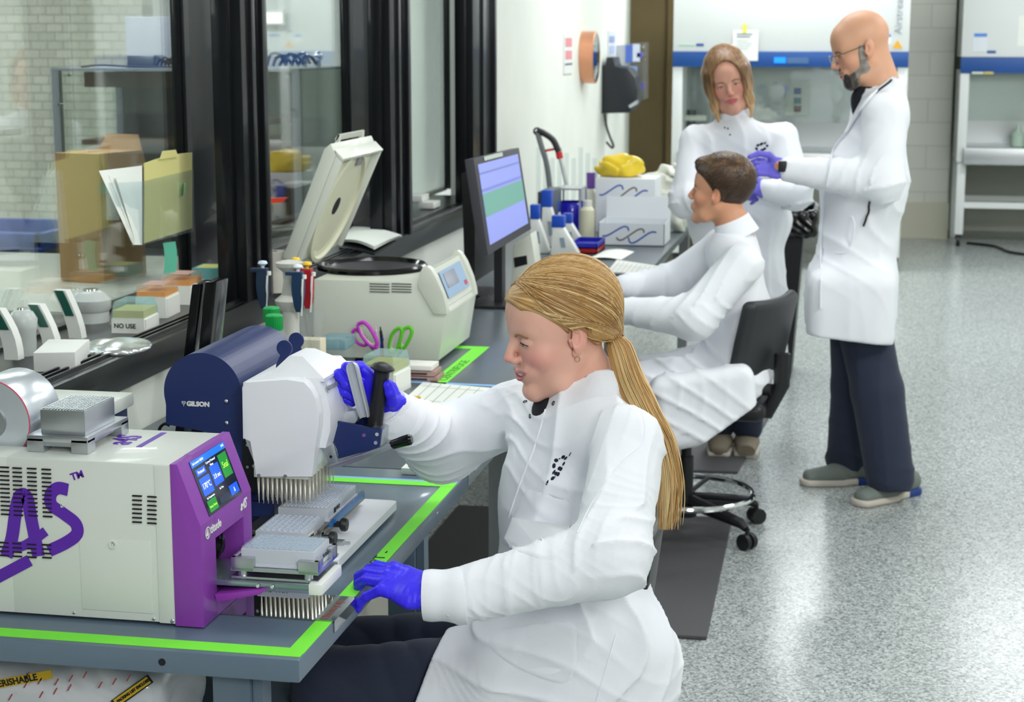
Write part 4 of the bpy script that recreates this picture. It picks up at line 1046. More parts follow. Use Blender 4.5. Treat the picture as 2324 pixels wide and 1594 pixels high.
# ponytail falling over the shoulder and down the back (world space)
pc = [HW @ (TIE + Vector((.004, 0, 0))), at(1405, 790, y=3.22), at(1428, 860, y=3.16), at(1462, 930, y=3.12), at(1498, 1000, y=3.08), at(1515, 1080, y=3.08), at(1514, 1140, y=3.09), at(1510, 1200, y=3.10)]
pc = smoothpath([C3(p) for p in pc], 5); pcn = np.array([C3(p) for p in pc]); paths = []; tones = []
wid = np.interp(np.linspace(0, 1, len(pcn)), [0, .12, .35, .6, .85, 1], [.008, .024, .030, .024, .020, .011])
for k in range(950):
    a, r_ = rng.rand() * 2 * pi, rng.rand() ** .6; ph = rng.rand() * 6; L = len(pcn) - (rng.randint(0, 9) if rng.rand() < .6 else 0)
    o1 = np.array([cos(a), 0, 0]) * 1.0; pts = []
    for i in range(L):
        wv = wid[i] * r_ * (1 + .06 * sin(i * .15 + ph))
        pts.append(pcn[i] + np.array([cos(a) * wv * .95 + .0015 * sin(i * .2 + ph), sin(a) * wv * .8, .15 * wv * cos(a)]))
    if k % 12 == 0: 
        o_ = rng.rand() - .3; pts = [q + np.array([.00016 * i ** 1.5 * o_, -.004, 0]) for i, q in enumerate(pts)]
    paths.append(pts); tones.append(np.clip(.68 + .14 * sin(a * 3) + .09 * rng.randn(), 0, 1))
strands('ponytail', wm, None, paths, M['blond'], r=.0009, n=4, tones=tones)
paths = []; tones = []
for k in range(420):
    side = 1 if k % 4 else -1; q = rng.rand(); p0_ = np.array([-.034 - .06 * q, side * (.072 - .045 * q), .004 - .030 * q + .012 * rng.rand()]); p1_ = np.array(TIE) + [.002, side * .010 * rng.rand(), -.008 + .012 * rng.rand()]
    tt_ = np.linspace(0, 1, 8)[:, None]; p = p0_ * (1 - tt_) + p1_ * tt_ + np.array([0, side * .008, 0]) * np.sin(tt_ * pi); paths.append(p); tones.append(np.clip(.5 + .12 * rng.randn(), 0, 1))
A_0 = np.concatenate(paths)
for _ in range(5):
    f0 = hairS(A_0) - .0012; g = np.stack([(hairS(A_0 + d) - hairS(A_0 - d)) / .004 for d in np.eye(3) * .002], 1); A_0 = A_0 - (f0 / np.maximum((g * g).sum(1), .3))[:, None] * g
strands('nape_strands', wm, HW, list(A_0.reshape(len(paths), 8, 3)), M['blond'], r=.0009, n=4, tones=tones)
# fly-away wisps at the brow
paths = []
for k in range(5):
    s0 = np.array([.085 - .01 * rng.rand(), .0 + .04 * rng.rand(), .09]); paths.append([s0 + np.array([.006 * j + .004 * rng.rand(), .002 * j * (rng.rand() - .5), -.012 * j + .002 * rng.rand()]) for j in range(5)])
strands('hair_wisps', wm, HW, paths, M['blond'], r=.00012, n=4)
# earring
b = MB(); ea = HW @ Vector((.0, .080, -.043)); b.lathe([(.0045, -.0006), (.0056, -.0006), (.0056, .0006), (.0045, .0006)], ea, 16, (R(80), 0, R(30)), cap=False); b.ball(ea + Vector((0, 0, .006)), .0018, 6); b.build('earring', mat('gold', 'e8b890', .2, metal=1), wm)
# --- lab coat
A_ = lambda u, v, y: np.array(C3(at(u, v, y=y)))
neckc = A_(1330, 905, 3.18)
lsh, rsh = A_(1425, 985, 3.05), A_(1190, 915, 3.36)
lel, lwr = A_(1385, 1262, 2.86), A_(1045, 1352, 2.80)
rel, rwr = A_(1005, 1010, 3.40), A_(905, 950, 3.20)
chest = (lsh + rsh) / 2 + np.array([-.01, 0, -.13])
hip = A_(1310, 1445, 3.20); lhip = A_(1330, 1500, 3.08); rhip = A_(1250, 1450, 3.30)
lkn = A_(900, 1560, 3.02); rkn = A_(860, 1470, 3.34)
sdir = (lsh - rsh) / np.linalg.norm(lsh - rsh)
def coat(P):
    ch = (lsh + rsh) / 2
    d = rce(P, ch + [.0, 0, -.045], chest + [0, 0, -.04], .085, .098, sdir, 1.75)
    d = smin(d, rce(P, chest, hip + [-.03, 0, .03], .098, .135, sdir, 1.4), .06)
    d = smin(d, rc(P, ch + [0.02, 0, .03], neckc + [.035, 0, .0], .058, .058), .05)
    d = smin(d, rc(P, lsh - [0, 0, .02], rsh - [0, 0, .02], .064, .060), .04)
    d = smin(d, rc(P, lhip + [.02, 0, -.0], hip + [.0, 0, .05], .150, .13), .06)
    d = smin(d, rc(P, lhip + [0, 0, -.0], lkn, .118, .088), .06)
    d = smin(d, rc(P, rhip, rkn, .10, .08), .06)
    # hanging skirt outside the seat
    d = smin(d, rbox(P, A_(1290, 1660, 3.0), (.17, .05, .2), .05, rot=(0, 0, .1)), .08)
    kf = np.clip((P[:, 2] - .62) / .5, 0, 1)
    d = d - .010 * ridge(P, (.85, .45, -.35), 34, 1., 1.) - .006 * ridge(P, (.2, .3, .9), 48, 1., 3.) + .004 * nz(P, 18)
    lo_edge = (lkn * .45 + lhip * .55)[0]
    # open front edge across the lap
    ex = at(1012, 1415, y=3.0); ey = at(950, 1600, y=3.0)
    nd = np.array([-(ex.z - ey.z), 0, (ex.x - ey.x)]); nd /= np.linalg.norm(nd)
    cut = (P - np.array(C3(ey))) @ nd
    low = P[:, 2] < .70
    return np.where(low, np.maximum(d, np.where(P[:, 0] < ex.x + .12, cut, -1)), d)
def sleeve(P, sh, e, wr, r0, r1, r2, sd, pk=1.):
    d = rc(P, sh, e, r0, r1); d = smin(d, rc(P, e, wr, r1, r2), .03)
    ax1 = (e - sh) / np.linalg.norm(e - sh); ax2 = (wr - e) / np.linalg.norm(wr - e)
    de = np.linalg.norm(P - e, axis=1); ds = np.linalg.norm(P - wr, axis=1)
    side = ((P - e) @ (ax2 - ax1)) > 0
    g_e = np.exp(-(de / .13) ** 2); g_w = np.exp(-(ds / .09) ** 2)
    mid = np.array([.25, .35, .6])
    f1 = ridge(P, ax1 + mid * .5, 58, .9, sd); f2 = ridge(P, ax2 + mid * .6, 56, .9, sd + 2); f3 = ridge(P, ax1 * .6 - ax2 * .8 + mid * .3, 85, .8, sd + 4)
    pk = pk * np.clip(ds / .09, .15, 1)
    return d - pk * ((.006 + .005 * g_e) * np.where(side, f2, f1) + .005 * f3 * (.8 + .5 * g_e) + .005 * g_w * f2) + .004 * nz(P, 20)
def coat_all(P):
    d = coat(P)
    d = smin(d, sleeve(P, lsh + [0, 0, -.01], lel, lwr, .060, .066, .046, 0.), .014)
    d = smin(d, sleeve(P, rsh + [0, 0, -.01], rel, rwr, .060, .072, .046, 4., .8), .025)
    d = d - .0022 * ridge(P, (.5, .6, .5), 88, 2.6, 1.) * np.clip(nz(P, 9, 3.) + .4, 0, 1) - .0016 * ridge(P, (.8, -.3, .5), 120, 2.6, 5.) * np.clip(nz(P, 11, 6.) + .3, 0, 1)
    # neck opening, V at the throat
    nv = np.array(C3(nkb)); hd = np.array(C3(nk0))
    d = smax(d, -rc(P, nv + (nv - hd) * .3, hd, .056, .070), .004)
    vt = A_(1243, 925, 3.09); d = smax(d, -rc(P, A_(1258, 880, 3.11), vt, .030, .008), .004)
    # collar stand
    return d
ct = sdf_obj('lab_coat', coat_all, (-1.15, 2.62, .28), (-.12, 3.62, 1.22), .0045, M['coat'], wm)
cb = bvh_of(ct)
# stand-up collar ring
ring = []
ax = (Vector(C3(nk0)) - Vector(C3(nkb))).normalized()
b = MB(); side_ = ax.cross(Vector((0, 1, 0))).normalized(); oth = ax.cross(side_)
cc = Vector(C3(nkb)) + ax * .012; pr_ = []
for i in range(41):
    a = R(-60 + 300 * i / 40); r_ = .062
    dv = side_ * cos(a) + oth * sin(a); pr_.append([cc + dv * r_ * 1.06 - ax * .035, cc + dv * r_ + ax * .012, cc + dv * (r_ - .003) + ax * .012, cc + dv * (r_ * 1.06 - .003) - ax * .035])
# black top at the throat
dk = mat('black_knit', '14161f', .8); b2 = MB(); b2.ball(A_(1268, 935, 3.20), .052, 16, (1, 1, .9)); b2.build('top', dk, wm)
# snaps, logo, pocket seams laid on the cloth
def onto(pts, lift=.0012): return [q for q in (hit(cb, u, v, lift)[0] for u, v in pts) if q is not None]
def seam(pts, w=.0022, m=None, name='seam', k=5, lift=.0002):
    P_ = smoothpath([Vector((u, v, 0)) for u, v in pts], k); q = onto([(p.x, p.y) for p in P_], lift)
    b = MB(); b.tube(q, w / 2, n=6); return b.build(name, m or M['coat'], wm)
for u, v in ((1206, 899), (1192, 913), (1204, 945), (1257, 916)):
    p, n = hit(cb, u, v, .001)
    if p is not None:
        b = MB(); b.lathe([(.0032, 0), (.0047, 0), (.0044, .0012), (.0034, .0012)], p, 16, n.to_track_quat('Z', 'Y').to_matrix(), cap=False); b.build('snap_button', mat('snap_metal', '3a3d44', .3, metal=.8), wm)
def dotpatch(b, u, v, a_, c_, ang):
    ring_ = []
    for k in range(16):
        t_ = 2 * pi * k / 16; x = a_ * cos(t_); y = c_ * sin(t_)
        p, n = hit(cb, u + x * cos(ang) - y * sin(ang), v + x * sin(ang) + y * cos(ang), .0008); ring_.append(p)
    if all(ring_): b.rings([ring_, [q - Vector((0, -.0001, 0)) for q in ring_]])
b = MB()
def lz(x, y): return 1180 + x / 6.64, 1000 + y / 6.64
for x, y, a_, c_, an in [(548, 300, 33, 30, 0), (655, 250, 34, 24, -.7), (693, 268, 36, 14, -.8), (757, 208, 38, 7, -1.05), (513, 382, 27, 40, .2), (662, 352, 36, 14, -1.0), (595, 420, 34, 22, -.9), (620, 432, 34, 20, -1.0), (512, 478, 40, 16, -.95), (545, 500, 32, 26, -.9), (578, 510, 36, 22, -1.1), (495, 572, 38, 24, -.75), (412, 636, 40, 14, -1.15), (600, 275, 18, 8, -.4), (528, 552, 16, 8, -.5)]:
    u, v = lz(x, y); dotpatch(b, u, v, a_ / 6.64, c_ / 6.64, an)
b.build('logo', mat('logo_ink', '141a30', .7), wm)
def pocket(poly, name='pocket', top=None, th=.0022):
    cx = sum(p[0] for p in poly) / len(poly); cy = sum(p[1] for p in poly) / len(poly); N = 14
    pts = smoothpath([Vector((*p, 0)) for p in poly + [poly[0]]], 8)[:-1]; b = MB(); ringsl = []
    for k in range(N, 0, -1):
        s = k / N; ringsl.append([hit(cb, cx + (p.x - cx) * s, cy + (p.y - cy) * s, th * min(1, (1 - s) * N + .15))[0] for p in pts])
    if any(q is None for r_ in ringsl for q in r_): return None
    for i in range(len(ringsl) - 1):
        pass
    b.rings(ringsl, cap=True); return b.build(name, M['coat'], wm, angle=80)
pocket([(1196, 1110), (1290, 1140), (1292, 1200), (1262, 1262), (1230, 1268), (1150, 1240), (1142, 1215), (1170, 1160)])
pocket([(1120, 1430), (1290, 1412), (1308, 1470), (1305, 1520), (1276, 1552), (1180, 1520), (1112, 1470)], th=.002)
seam([(1238, 930), (1215, 1010), (1178, 1105), (1155, 1175)], .004)
seam([(1440, 900), (1462, 960), (1455, 1010), (1408, 1050), (1345, 1140), (1310, 1210)], .0026)
seam([(1398, 1440), (1380, 1500), (1352, 1594)], .003)
# cuffs (ribbed)
def cuff(a, b_, r0, r1, m=None):
    a = Vector(C3(a)); b_ = Vector(C3(b_)); d_ = b_ - a; n = 72; q = d_.to_track_quat('Z', 'Y').to_matrix(); rr = []
    for i in range(13):
        t_ = i / 12; r_ = r0 + (r1 - r0) * t_ + .0015 * sin(t_ * 9)
        rr.append([a + d_ * t_ + q @ Vector((cos(2 * pi * k / n) * (r_ + (.0006 if k % 2 else -.0006)), sin(2 * pi * k / n) * (r_ + (.0006 if k % 2 else -.0006)), 0)) for k in range(n)])
    bb = MB(); bb.rings(rr); return bb.build('cuff', m or M['coat'], wm, angle=60)
lw2 = A_(962, 1352, 2.79)
cuff(A_(1062, 1352, 2.80), lw2, .049, .042)
cuff(A_(922, 962, 3.215), A_(884, 922, 3.185), .047, .037)
# left glove resting on the bench edge, right glove round the trigger
wl_ = A_(972, 1350, 2.785)
hl_, _ = hand('glove', wm, wl_, V3(-.835, 2.835, .800) - wl_, (.15, -.45, .9), -1, [(.15, .5, .6), (.2, .5, .6), (.25, .5, .6), (.55, .3, .3)], M['glove'], scale=.98, yaws=[0, 0, .05, -.35], spread=.05, thumbw=[A_(925, 1300, 2.86), A_(895, 1288, 2.89), A_(868, 1290, 2.90)])
wr_ = A_(884, 920, 3.18)
hr_, _ = hand('glove', wm, wr_, A_(800, 856, 3.175) - wr_, (.1, .95, .15), 1, [(1.1, 1.5, .8), (1.15, 1.5, .75), (1.2, 1.5, .7), (1.2, 1.45, .7)], M['glove'], scale=.98, spread=.2, thumbw=[A_(890, 912, 3.155), A_(886, 892, 3.14), A_(880, 874, 3.135)])
# trousers and shoes under the bench
def trs(P):
    d = rc(P, rhip + [0, 0, -.02], rkn + [-.12, 0, -.02], .088, .070); d = smin(d, rc(P, lhip + [0, 0, -.02], lkn + [-.13, -.0, -.01], .092, .072), .03)
    lk = lkn + [-.13, 0, -.01]; rk = rkn + [-.12, 0, -.02]
    d = smin(d, rc(P, lk, [lk[0] + .06, lk[1], .1], .070, .050), .03); d = smin(d, rc(P, rk, [rk[0] + .06, rk[1], .1], .070, .050), .03)
    return d + .003 * folds(P, (.7, .2, .6), 55, .7, 2)
sdf_obj('trousers', trs, (-1.25, 2.8, .03), (-.25, 3.5, .72), .008, M['trouser'], wm)
for k in (lkn, rkn):
    x = k[0] - .07; sdf_obj('shoe', lambda P: np.maximum(smin(rce(P, (x - .14, k[1], .05), (x + .05, k[1], .055), .036, .04, (0, 1, 0), 1.1), rc(P, (x + .02, k[1], .06), (x + .02, k[1], .12), .042), .03), .006 - P[:, 2]), (x - .22, k[1] - .08, -.01), (x + .13, k[1] + .08, .17), .006, M['blackp'], wm)
# her chair
def chair_base(t, cx, cy, zt, ring=None, m=None, rot=0):
    m = m or M['blackp']; b = MB(); b.cyl((cx, cy, .08), (cx, cy, zt * .55), .026); b.cyl((cx, cy, zt * .5), (cx, cy, zt - .04), .018); b.cyl((cx, cy, .06), (cx, cy, .13), .04); b.build('column', m, t)
    for k in range(5):
        a = rot + 2 * pi * k / 5; d = Vector((cos(a), sin(a), 0)); c = Vector((cx, cy, 0)); b = MB()
        b.tube([c + d * .03 + Vector((0, 0, .115)), c + d * .15 + Vector((0, 0, .10)), c + d * .26 + Vector((0, 0, .085)), c + d * .285 + Vector((0, 0, .07))], [.026, .023, .018, .012], n=10); lg = b.build('leg', m, t)
        s_ = Vector((-d.y, d.x, 0)); b = MB(); q = c + d * .29 + Vector((0, 0, .028))
        for sg in (-1, 1): b.cyl(q + s_ * sg * .006, q + s_ * sg * .024, .028, n=20)
        b.cyl(q + Vector((0, 0, .0)), q + Vector((0, 0, .045)), .008, n=10); b.build('caster', m, lg)
    if ring:
        b = MB(); zr, rr_ = ring; N = 48
        b.rings([[Vector((cx, cy, zr)) + Vector((cos(2 * pi * i / N) * (rr_ + .011 * cos(t_)), sin(2 * pi * i / N) * (rr_ + .011 * cos(t_)), .011 * sin(t_))) for t_ in [2 * pi * j / 10 for j in range(10)]] for i in range(N + 1)], cap=False)
        b.build('foot_ring', M['chrome'], t)
        for k in range(4):
            a = rot + .4 + pi / 2 * k; MB().cyl((cx + .02 * cos(a), cy + .02 * sin(a), zr - .01), (cx + rr_ * cos(a), cy + rr_ * sin(a), zr), .009, n=10).build('ring_spoke', m, t)
ch = thing('task_chair', 'black task chair the blonde woman sits on', 'chair', (-.30, 3.2, 0))
chair_base(ch, -.42, 3.24, .44, rot=.3)
sdf_obj('seat', lambda P: rbox(P, (-.54, 3.22, .39), (.19, .2, .035), .035), (-.75, 2.9, .3), (-.1, 3.5, .5), .01, M['blackp'], ch)
def bk(P):
    q = P.copy(); q[:, 0] -= .5 * (P[:, 1] - 3.2) ** 2 * -1.2
    return rbox(q, (-.375, 3.28, .58), (.012, .18, .23), .012, rot=(0, R(7), 0))
sdf_obj('backrest', bk, (-.4, 2.9, .35), (0, 3.5, 1.0), .007, M['blackp'], ch)
MB().tube([(-.42, 3.26, .36), (-.38, 3.28, .36), (-.36, 3.28, .42), (-.36, 3.28, .60)], .016).build('back_bar', M['blackp'], ch)
# ================================================================== the three people further back
def sleeveB(P, sh, e, wr, r0, r1, r2, sd=0., pk=1.):
    d = smin(rc(P, sh, e, r0, r1), rc(P, e, wr, r1, r2), .03)
    ax1 = (e - sh) / np.linalg.norm(e - sh); ax2 = (wr - e) / np.linalg.norm(wr - e); side = ((P - e) @ (ax2 - ax1)) > 0
    g = np.exp(-(np.linalg.norm(P - e, axis=1) / .13) ** 2); m_ = np.array([.2, .3, .5])
    return d - pk * ((.007 + .008 * g) * np.where(side, ridge(P, ax2 + m_ * .5, 52, .9, sd + 2), ridge(P, ax1 + m_ * .5, 50, .9, sd)))
def drape(P, amp=.010, sd=0., f=30):
    """long vertical falls of cloth"""
    Q = P * np.array([1, 1, .12]); return amp * ridge(Q, (1, .35, 0), f, 1.2, sd) + amp * .6 * ridge(Q, (.2, 1, .3), f * 1.3, 1., sd + 3)
def collar_band(p, base, top, r, h, tilt=(0, 0, 0)):
    a = Vector(C3(base)); d = (Vector(C3(top)) - a).normalized() + Vector(tilt); q = d.to_track_quat('Z', 'Y').to_matrix(); b = MB()
    b.lathe([(r * 1.22, -h * .8), (r * 1.08, 0), (r * 1.0, h * .5), (r * .95, h * .5), (r * 1.0, 0), (r * 1.12, -h * .8)], a + d * .012, 40, q, cap=False); return b.build('collar', M['coat'], p)
# ------------------------------------------------------------------ man
mn = thing('person', 'bald bearded man with glasses in an open white lab coat, standing at the right', 'person', (.1, 6.65, 0))
Y = 6.62
HM = head_frame(at(1954, 110, y=Y), R(180 + 12), R(19), 0, 1.04)
B_ = lambda u, v, y: np.array(C3(at(u, v, y=y)))
nk0 = HM @ Vector((-.03, 0, -.05)); nkb = at(2003, 205, y=Y)
sk = np.array(srgb('d99a76'))
def stub(V, c):
    return c
make_head(mn, HM, 'dca888', 'b86a62', 'd8937a', hires=.0032, smile=.8, iris='3a3028', brow='5a4a40', neck=[(nk0, .062, nkb, .068, .03)], kw=dict(w=1.04, jaw=1.08, nose=1.02, eye=.3))
hfm = head_fn(smile=.8, w=1.04, jaw=1.08, nose=1.02, eye=.3)
def beard(P):
    A = P.copy(); A[:, 1] = np.abs(A[:, 1])
    d = hfm(P) - .0045 - .0012 * nz(P, 260)
    reg = np.minimum(rc(A, (.012, .066, .01), (.016, .060, -.06), .012, .020), rc(A, (.016, .055, -.065), (.070, .02, -.105), .024, .028))
    reg = np.minimum(reg, rc(A, (.092, 0, -.050), (.080, .026, -.062), .0065, .0085)); reg = np.minimum(reg, rc(A, (.080, .026, -.062), (.078, .016, -.10), .009, .020))
    reg = np.minimum(reg, rc(A, (.075, 0, -.112), (.072, 0, -.130), .022, .016))
    lip = el(P, (.095, 0, -.067), (.02, .022, .0095))
    return smax(smax(d, reg, .004), -lip, .003)
def bcol(V):
    k = np.clip(.35 + .5 * (V[:, 0] < .055) + .25 * nz(V, 120), 0, 1); k = np.where(V[:, 2] > -.075, k * .85, k); k = np.where((V[:, 0] > .074) & (V[:, 2] > -.12), .05, k)
    return np.repeat(k[:, None], 3, 1)
sdf_obj('beard', beard, (-.05, -.1, -.16), (.13, .1, .05), .003, hairmat('beard_hair', '2c2623', '6f675f', 'a9a299'), mn, xform=HM, colfn=bcol)
b = MB()
for s in (1, -1):
    b.tube([(.112, s * .010, .002), (.110, s * .030, .008), (.100, s * .055, .006), (.0, s * .083, .012), (-.02, s * .083, .004)], .0014, n=6)
    b.rings([[Vector((.110 - .004 * abs(cos(t)) , s * (.031 + .021 * cos(t)), -.004 + .015 * sin(t))) + Vector((.0008 * sg, 0, 0)) for t in [2 * pi * k / 20 for k in range(20)]] for sg in (-1, 1)], cap=False)
b.tube([(.112, -.010, .003), (.1145, 0, .005), (.112, .010, .003)], .0012, n=6)
e = b.build('glasses', mat('dark_metal_frame', '4a4440', .3, metal=.8), mn); e.data.transform(HM)
b = MB()
for s in (1, -1): b.prism([Vector((.109, s * (.031 + .020 * cos(t)), -.004 + .014 * sin(t))) for t in [2 * pi * k / 20 for k in range(20)]], (.0008, 0, 0))
e = b.build('lens', M['acry'], mn); e.data.transform(HM)
lsh, rsh = B_(2008, 262, 6.45), B_(1985, 235, 6.85); elb, wrs = B_(2000, 412, 6.38), B_(1792, 385, 6.42)
elr, wrr = B_(1965, 405, 6.88), B_(1860, 400, 6.80)
sdm = (lsh - rsh) / np.linalg.norm(lsh - rsh)
def coatm(P):
    ch = (lsh + rsh) / 2
    d = rce(P, ch + [0, 0, -.04], B_(1962, 420, Y), .098, .135, sdm, 1.7)
    d = smin(d, rce(P, B_(1958, 420, Y), B_(1932, 690, Y), .140, .150, sdm, 1.35), .08)
    d = smin(d, rc(P, ch + [0, 0, .0], B_(2006, 205, Y), .085, .075), .05); d = smin(d, rc(P, lsh, rsh, .075, .075), .05)
    d = smin(d, rbox(P, B_(1930, 690, Y), (.158, .25, .16), .07), .06)
    d = d - drape(P, .012, 1.) - .006 * ridge(P, (.7, .2, .6), 30, 1., 5)
    hz = .628 - .10 * P[:, 0]
    d = smax(d, (hz - P[:, 2]), .006)
    d = smin(d, sleeveB(P, lsh, elb, wrs, .078, .078, .046, 2.), .02); d = smin(d, sleeveB(P, rsh, elr, wrr, .074, .070, .05, 5.), .02)
    nv = np.array(C3(nkb)); hd = np.array(C3(nk0)); d = smax(d, -rc(P, nv + (nv - hd) * .4, hd, .062, .085), .004)
    # open V below the chin
    d = smax(d, -rce(P, B_(1950, 208, Y), B_(1922, 250, Y), .050, .012, (0, 1, 0), 1.1), .006)
    return d
cm = sdf_obj('lab_coat', coatm, (-.45, 6.2, .5), (.5, 7.1, 1.66), .0085, M['coat'], mn)
cb = bvh_of(cm)
ring_ = []
def lapel(b, pts, w=.012):
    P_ = [hit(cb, p.x, p.y, .006)[0] for p in smoothpath([Vector((u, v, 0)) for u, v in pts], 5)]; P_ = [p for p in P_ if p]
    if len(P_) > 2: b.tube(P_, w, n=8, flat=.5)
b = MB(); lapel(b, [(2042, 168), (2010, 190), (1975, 225), (1948, 262), (1925, 300)], .011); lapel(b, [(1925, 300), (1895, 340), (1880, 400), (1868, 520), (1862, 700)], .006); b.build('lapel', M['coat'], mn)
b = MB(); lapel(b, [(1975, 455), (1968, 490), (1960, 512)], .004); b.build('pocket_slit', M['lash'], mn)
b = MB(); q = [hit(cb, u, v, .002)[0] for u, v in [(1868, 480), (1935, 492), (1930, 560), (1905, 575), (1865, 560)]]
seam2 = smoothpath([p for p in q if p], 4)
if len(seam2) > 3: b.tube(seam2, .003, n=6); b.build('pocket', M['coat'], mn)
tr_ = mat('dark_shirt', '11151f', .8)
sdf_obj('shirt', lambda P: smin(rce(P, B_(1972, 232, Y), B_(1966, 300, Y), .055, .060, (0, 1, 0), 1.3), rc(P, B_(1993, 212, Y), B_(1968, 225, Y), .070, .056), .03), (-.2, 6.3, 1.1), (.25, 6.95, 1.6), .008, tr_, mn)
b = MB(); b.tube(smoothpath([HM @ Vector((-.075, 0, -.13)), at(2020, 185, y=6.52), at(1990, 208, y=6.49), at(1960, 240, y=6.5)]), .004); b.build('lanyard', M['lash'], mn)
def trm(P):
    a = B_(1950, 690, 6.70); bb = B_(1950, 690, 6.56)
    f1 = B_(1925, 1052, 6.80); f2 = B_(2020, 1085, 6.50)
    d1 = smin(rc(P, a, (a + f1) / 2 + [.01, 0, 0], .115, .095), rc(P, (a + f1) / 2 + [.01, 0, 0], f1, .095, .085), .02)
    d2 = smin(rc(P, bb + [-.0, 0, 0], (bb + f2) / 2 + [.01, 0, 0], .10, .094), rc(P, (bb + f2) / 2 + [.01, 0, 0], f2, .098, .088), .02)
    d = smin(d1, d2, .01); d = smax(d, .055 - P[:, 2], .01)
    Q = P * np.array([1, 1, .2]); return d - .012 * ridge(Q, (1, .3, .1), 34, 1.2, 2) - .010 * ridge(P, (.3, .2, 1), 34, 1., 4) * np.clip((.35 - P[:, 2]) / .3, 0, 1)
sdf_obj('trousers', trm, (-.3, 6.3, .0), (.35, 7.0, .85), .009, M['trouser'], mn)
M['shoegrey'] = mat('grey_green_mesh_shoe', '77807a', .7, bump=.6, bscale=260); M['sole'] = mat('pale_sole', 'cfc8bc', .6); M['soleblue'] = mat('blue_sole', '1c3f86', .5)
def shoe(p, heel, toe, up=M['shoegrey'], heelm=None, w=.042, low=False):
    h_ = Vector(heel); t_ = Vector(toe); d_ = (t_ - h_); d_.z = 0; L = d_.length; d_.normalize(); s_ = np.array([-d_.y, d_.x, 0]); D = np.array(C3(d_)); h0 = np.array([h_.x, h_.y, 0.]); 
    z = lambda x: np.array([0, 0, x])
    def f(P):
        d = rce(P, h0 + D * .035 + z(.05), h0 + D * L * .5 + z(.045), .035, .036, s_, 1.05); d = smin(d, rce(P, h0 + D * L * .5 + z(.042), h0 + D * (L - .045) + z(.034), .038, .026, s_, 1.45), .02)
        d = smin(d, rc(P, h0 + D * .05 + z(.06), h0 + D * .09 + z(.075 if low else .10), .036, .036), .03)
        return smax(d, .014 - P[:, 2], .004)
    o = sdf_obj('shoe', f, h0 - [.35, .35, .01], h0 + [.35, .35, .16], .006, up, p)
    def g(P):
        d = rce(P, h0 + D * .035 + z(.012), h0 + D * L * .5 + z(.012), .040, .040, s_, 1.05); d = smin(d, rce(P, h0 + D * L * .5 + z(.012), h0 + D * (L - .04) + z(.016), .042, .034, s_, 1.4), .02)
        return smax(smax(d, P[:, 2] - .026, .003), .001 - P[:, 2], .002)
    so = sdf_obj('sole', g, h0 - [.35, .35, .01], h0 + [.35, .35, .06], .006, M['sole'], o)
    if heelm: sdf_obj('heel_patch', lambda P: smax(g(P) - .002, ((P - h0) @ D) - .09, .004), h0 - [.35, .35, .01], h0 + [.35, .35, .06], .006, heelm, o)
    return o
shoe(mn, at(1990, 1078, z=.03), at(1812, 1090, z=.02), heelm=M['soleblue']); shoe(mn, at(2080, 1100, z=.03), at(1940, 1140, z=.02), heelm=M['soleblue'])
hand('glove', mn, B_(1778, 383, 6.42), B_(1715, 378, 6.42) - B_(1778, 383, 6.42), (.1, -.75, .6), -1, [(.7, .9, .5), (.75, .9, .5), (.8, .9, .5), (.8, .9, .5)], M['glove2'], scale=1.02, h=.004, thumbw=[B_(1745, 352, 6.40), B_(1722, 348, 6.38), B_(1702, 356, 6.37)])
a, c = Vector(C3(B_(1795, 384, 6.42))), Vector(C3(B_(1779, 383, 6.42))); b = MB(); b.cyl(a, c, .036, n=24); b.build('watch_strap', M['blackp'], mn)
b = MB(); b.box(Vector(C3(B_(1776, 378, 6.38))), (.03, .012, .04), bevel=.004); b.build('watch', M['blackp'], mn)
sdf_obj('wrist', lambda P: rc(P, B_(1800, 384, 6.42), B_(1770, 382, 6.42), .030, .030), B_(1785, 384, 6.42) - .1, B_(1785, 384, 6.42) + .1, .006, mat('skin_plain', 'dc9f7c', .5), mn)
# ------------------------------------------------------------------ woman standing behind
w2 = thing('person', 'woman with shoulder length light brown hair in a white lab coat, standing facing the camera', 'person', (-.5, 7.25, 0))
Y = 7.22
HF = head_frame(at(1651, 181, y=Y), R(277), R(13), R(13), .99)
nk0 = HF @ Vector((-.02, 0, -.06)); nkb = at(1668, 272, y=7.26)
make_head(w2, HF, 'dfa890', 'c86a6a', 'dc8478', hires=.0032, smile=.35, iris='5a4a3a', brow='8a6a4a', neck=[(nk0, .050, nkb, .056, .03), (nkb, .056, nkb + Vector((0, 0, -.08)), .06, .03)], kw=dict(w=.98, jaw=.96, eye=.25))
hw2 = head_fn(w=.98, jaw=.96, smile=.35)
def bob(P):
    A = P.copy(); A[:, 1] = np.abs(A[:, 1])
    d = hw2(P) - .010
    d = smin(d, el(P, (-.02, 0, .045), (.108, .090, .098)), .02)
    lock = rce(A, (.035, .068, .05), (.030, .078, -.10), .020, .010, (1, 0, 0), 1.8); lock = smin(lock, rc(A, (.03, .076, -.09), (.035, .066, -.165), .014, .005), .02)
    lock = smin(lock, rce(A, (-.03, .070, .03), (-.03, .076, -.14), .03, .012, (1, 0, 0), 1.6), .03)
    back = rce(P, (-.06, 0, .02), (-.07, 0, -.14), .07, .05, (0, 1, 0), 1.3)
    d = smin(smin(d, lock, .02), back, .03)
    face = el(A, (.10, 0, -.010), (.082, .066, .112)); d = smax(d, -face, .008)
    d = smax(d, -el(A, (.05, 0, -.11), (.08, .058, .09)), .008)
    Q = P * np.array([1, 1, .15]); return d - .0025 * ridge(Q, (.6, 1, 0), 260, 1, 3, 1.5)
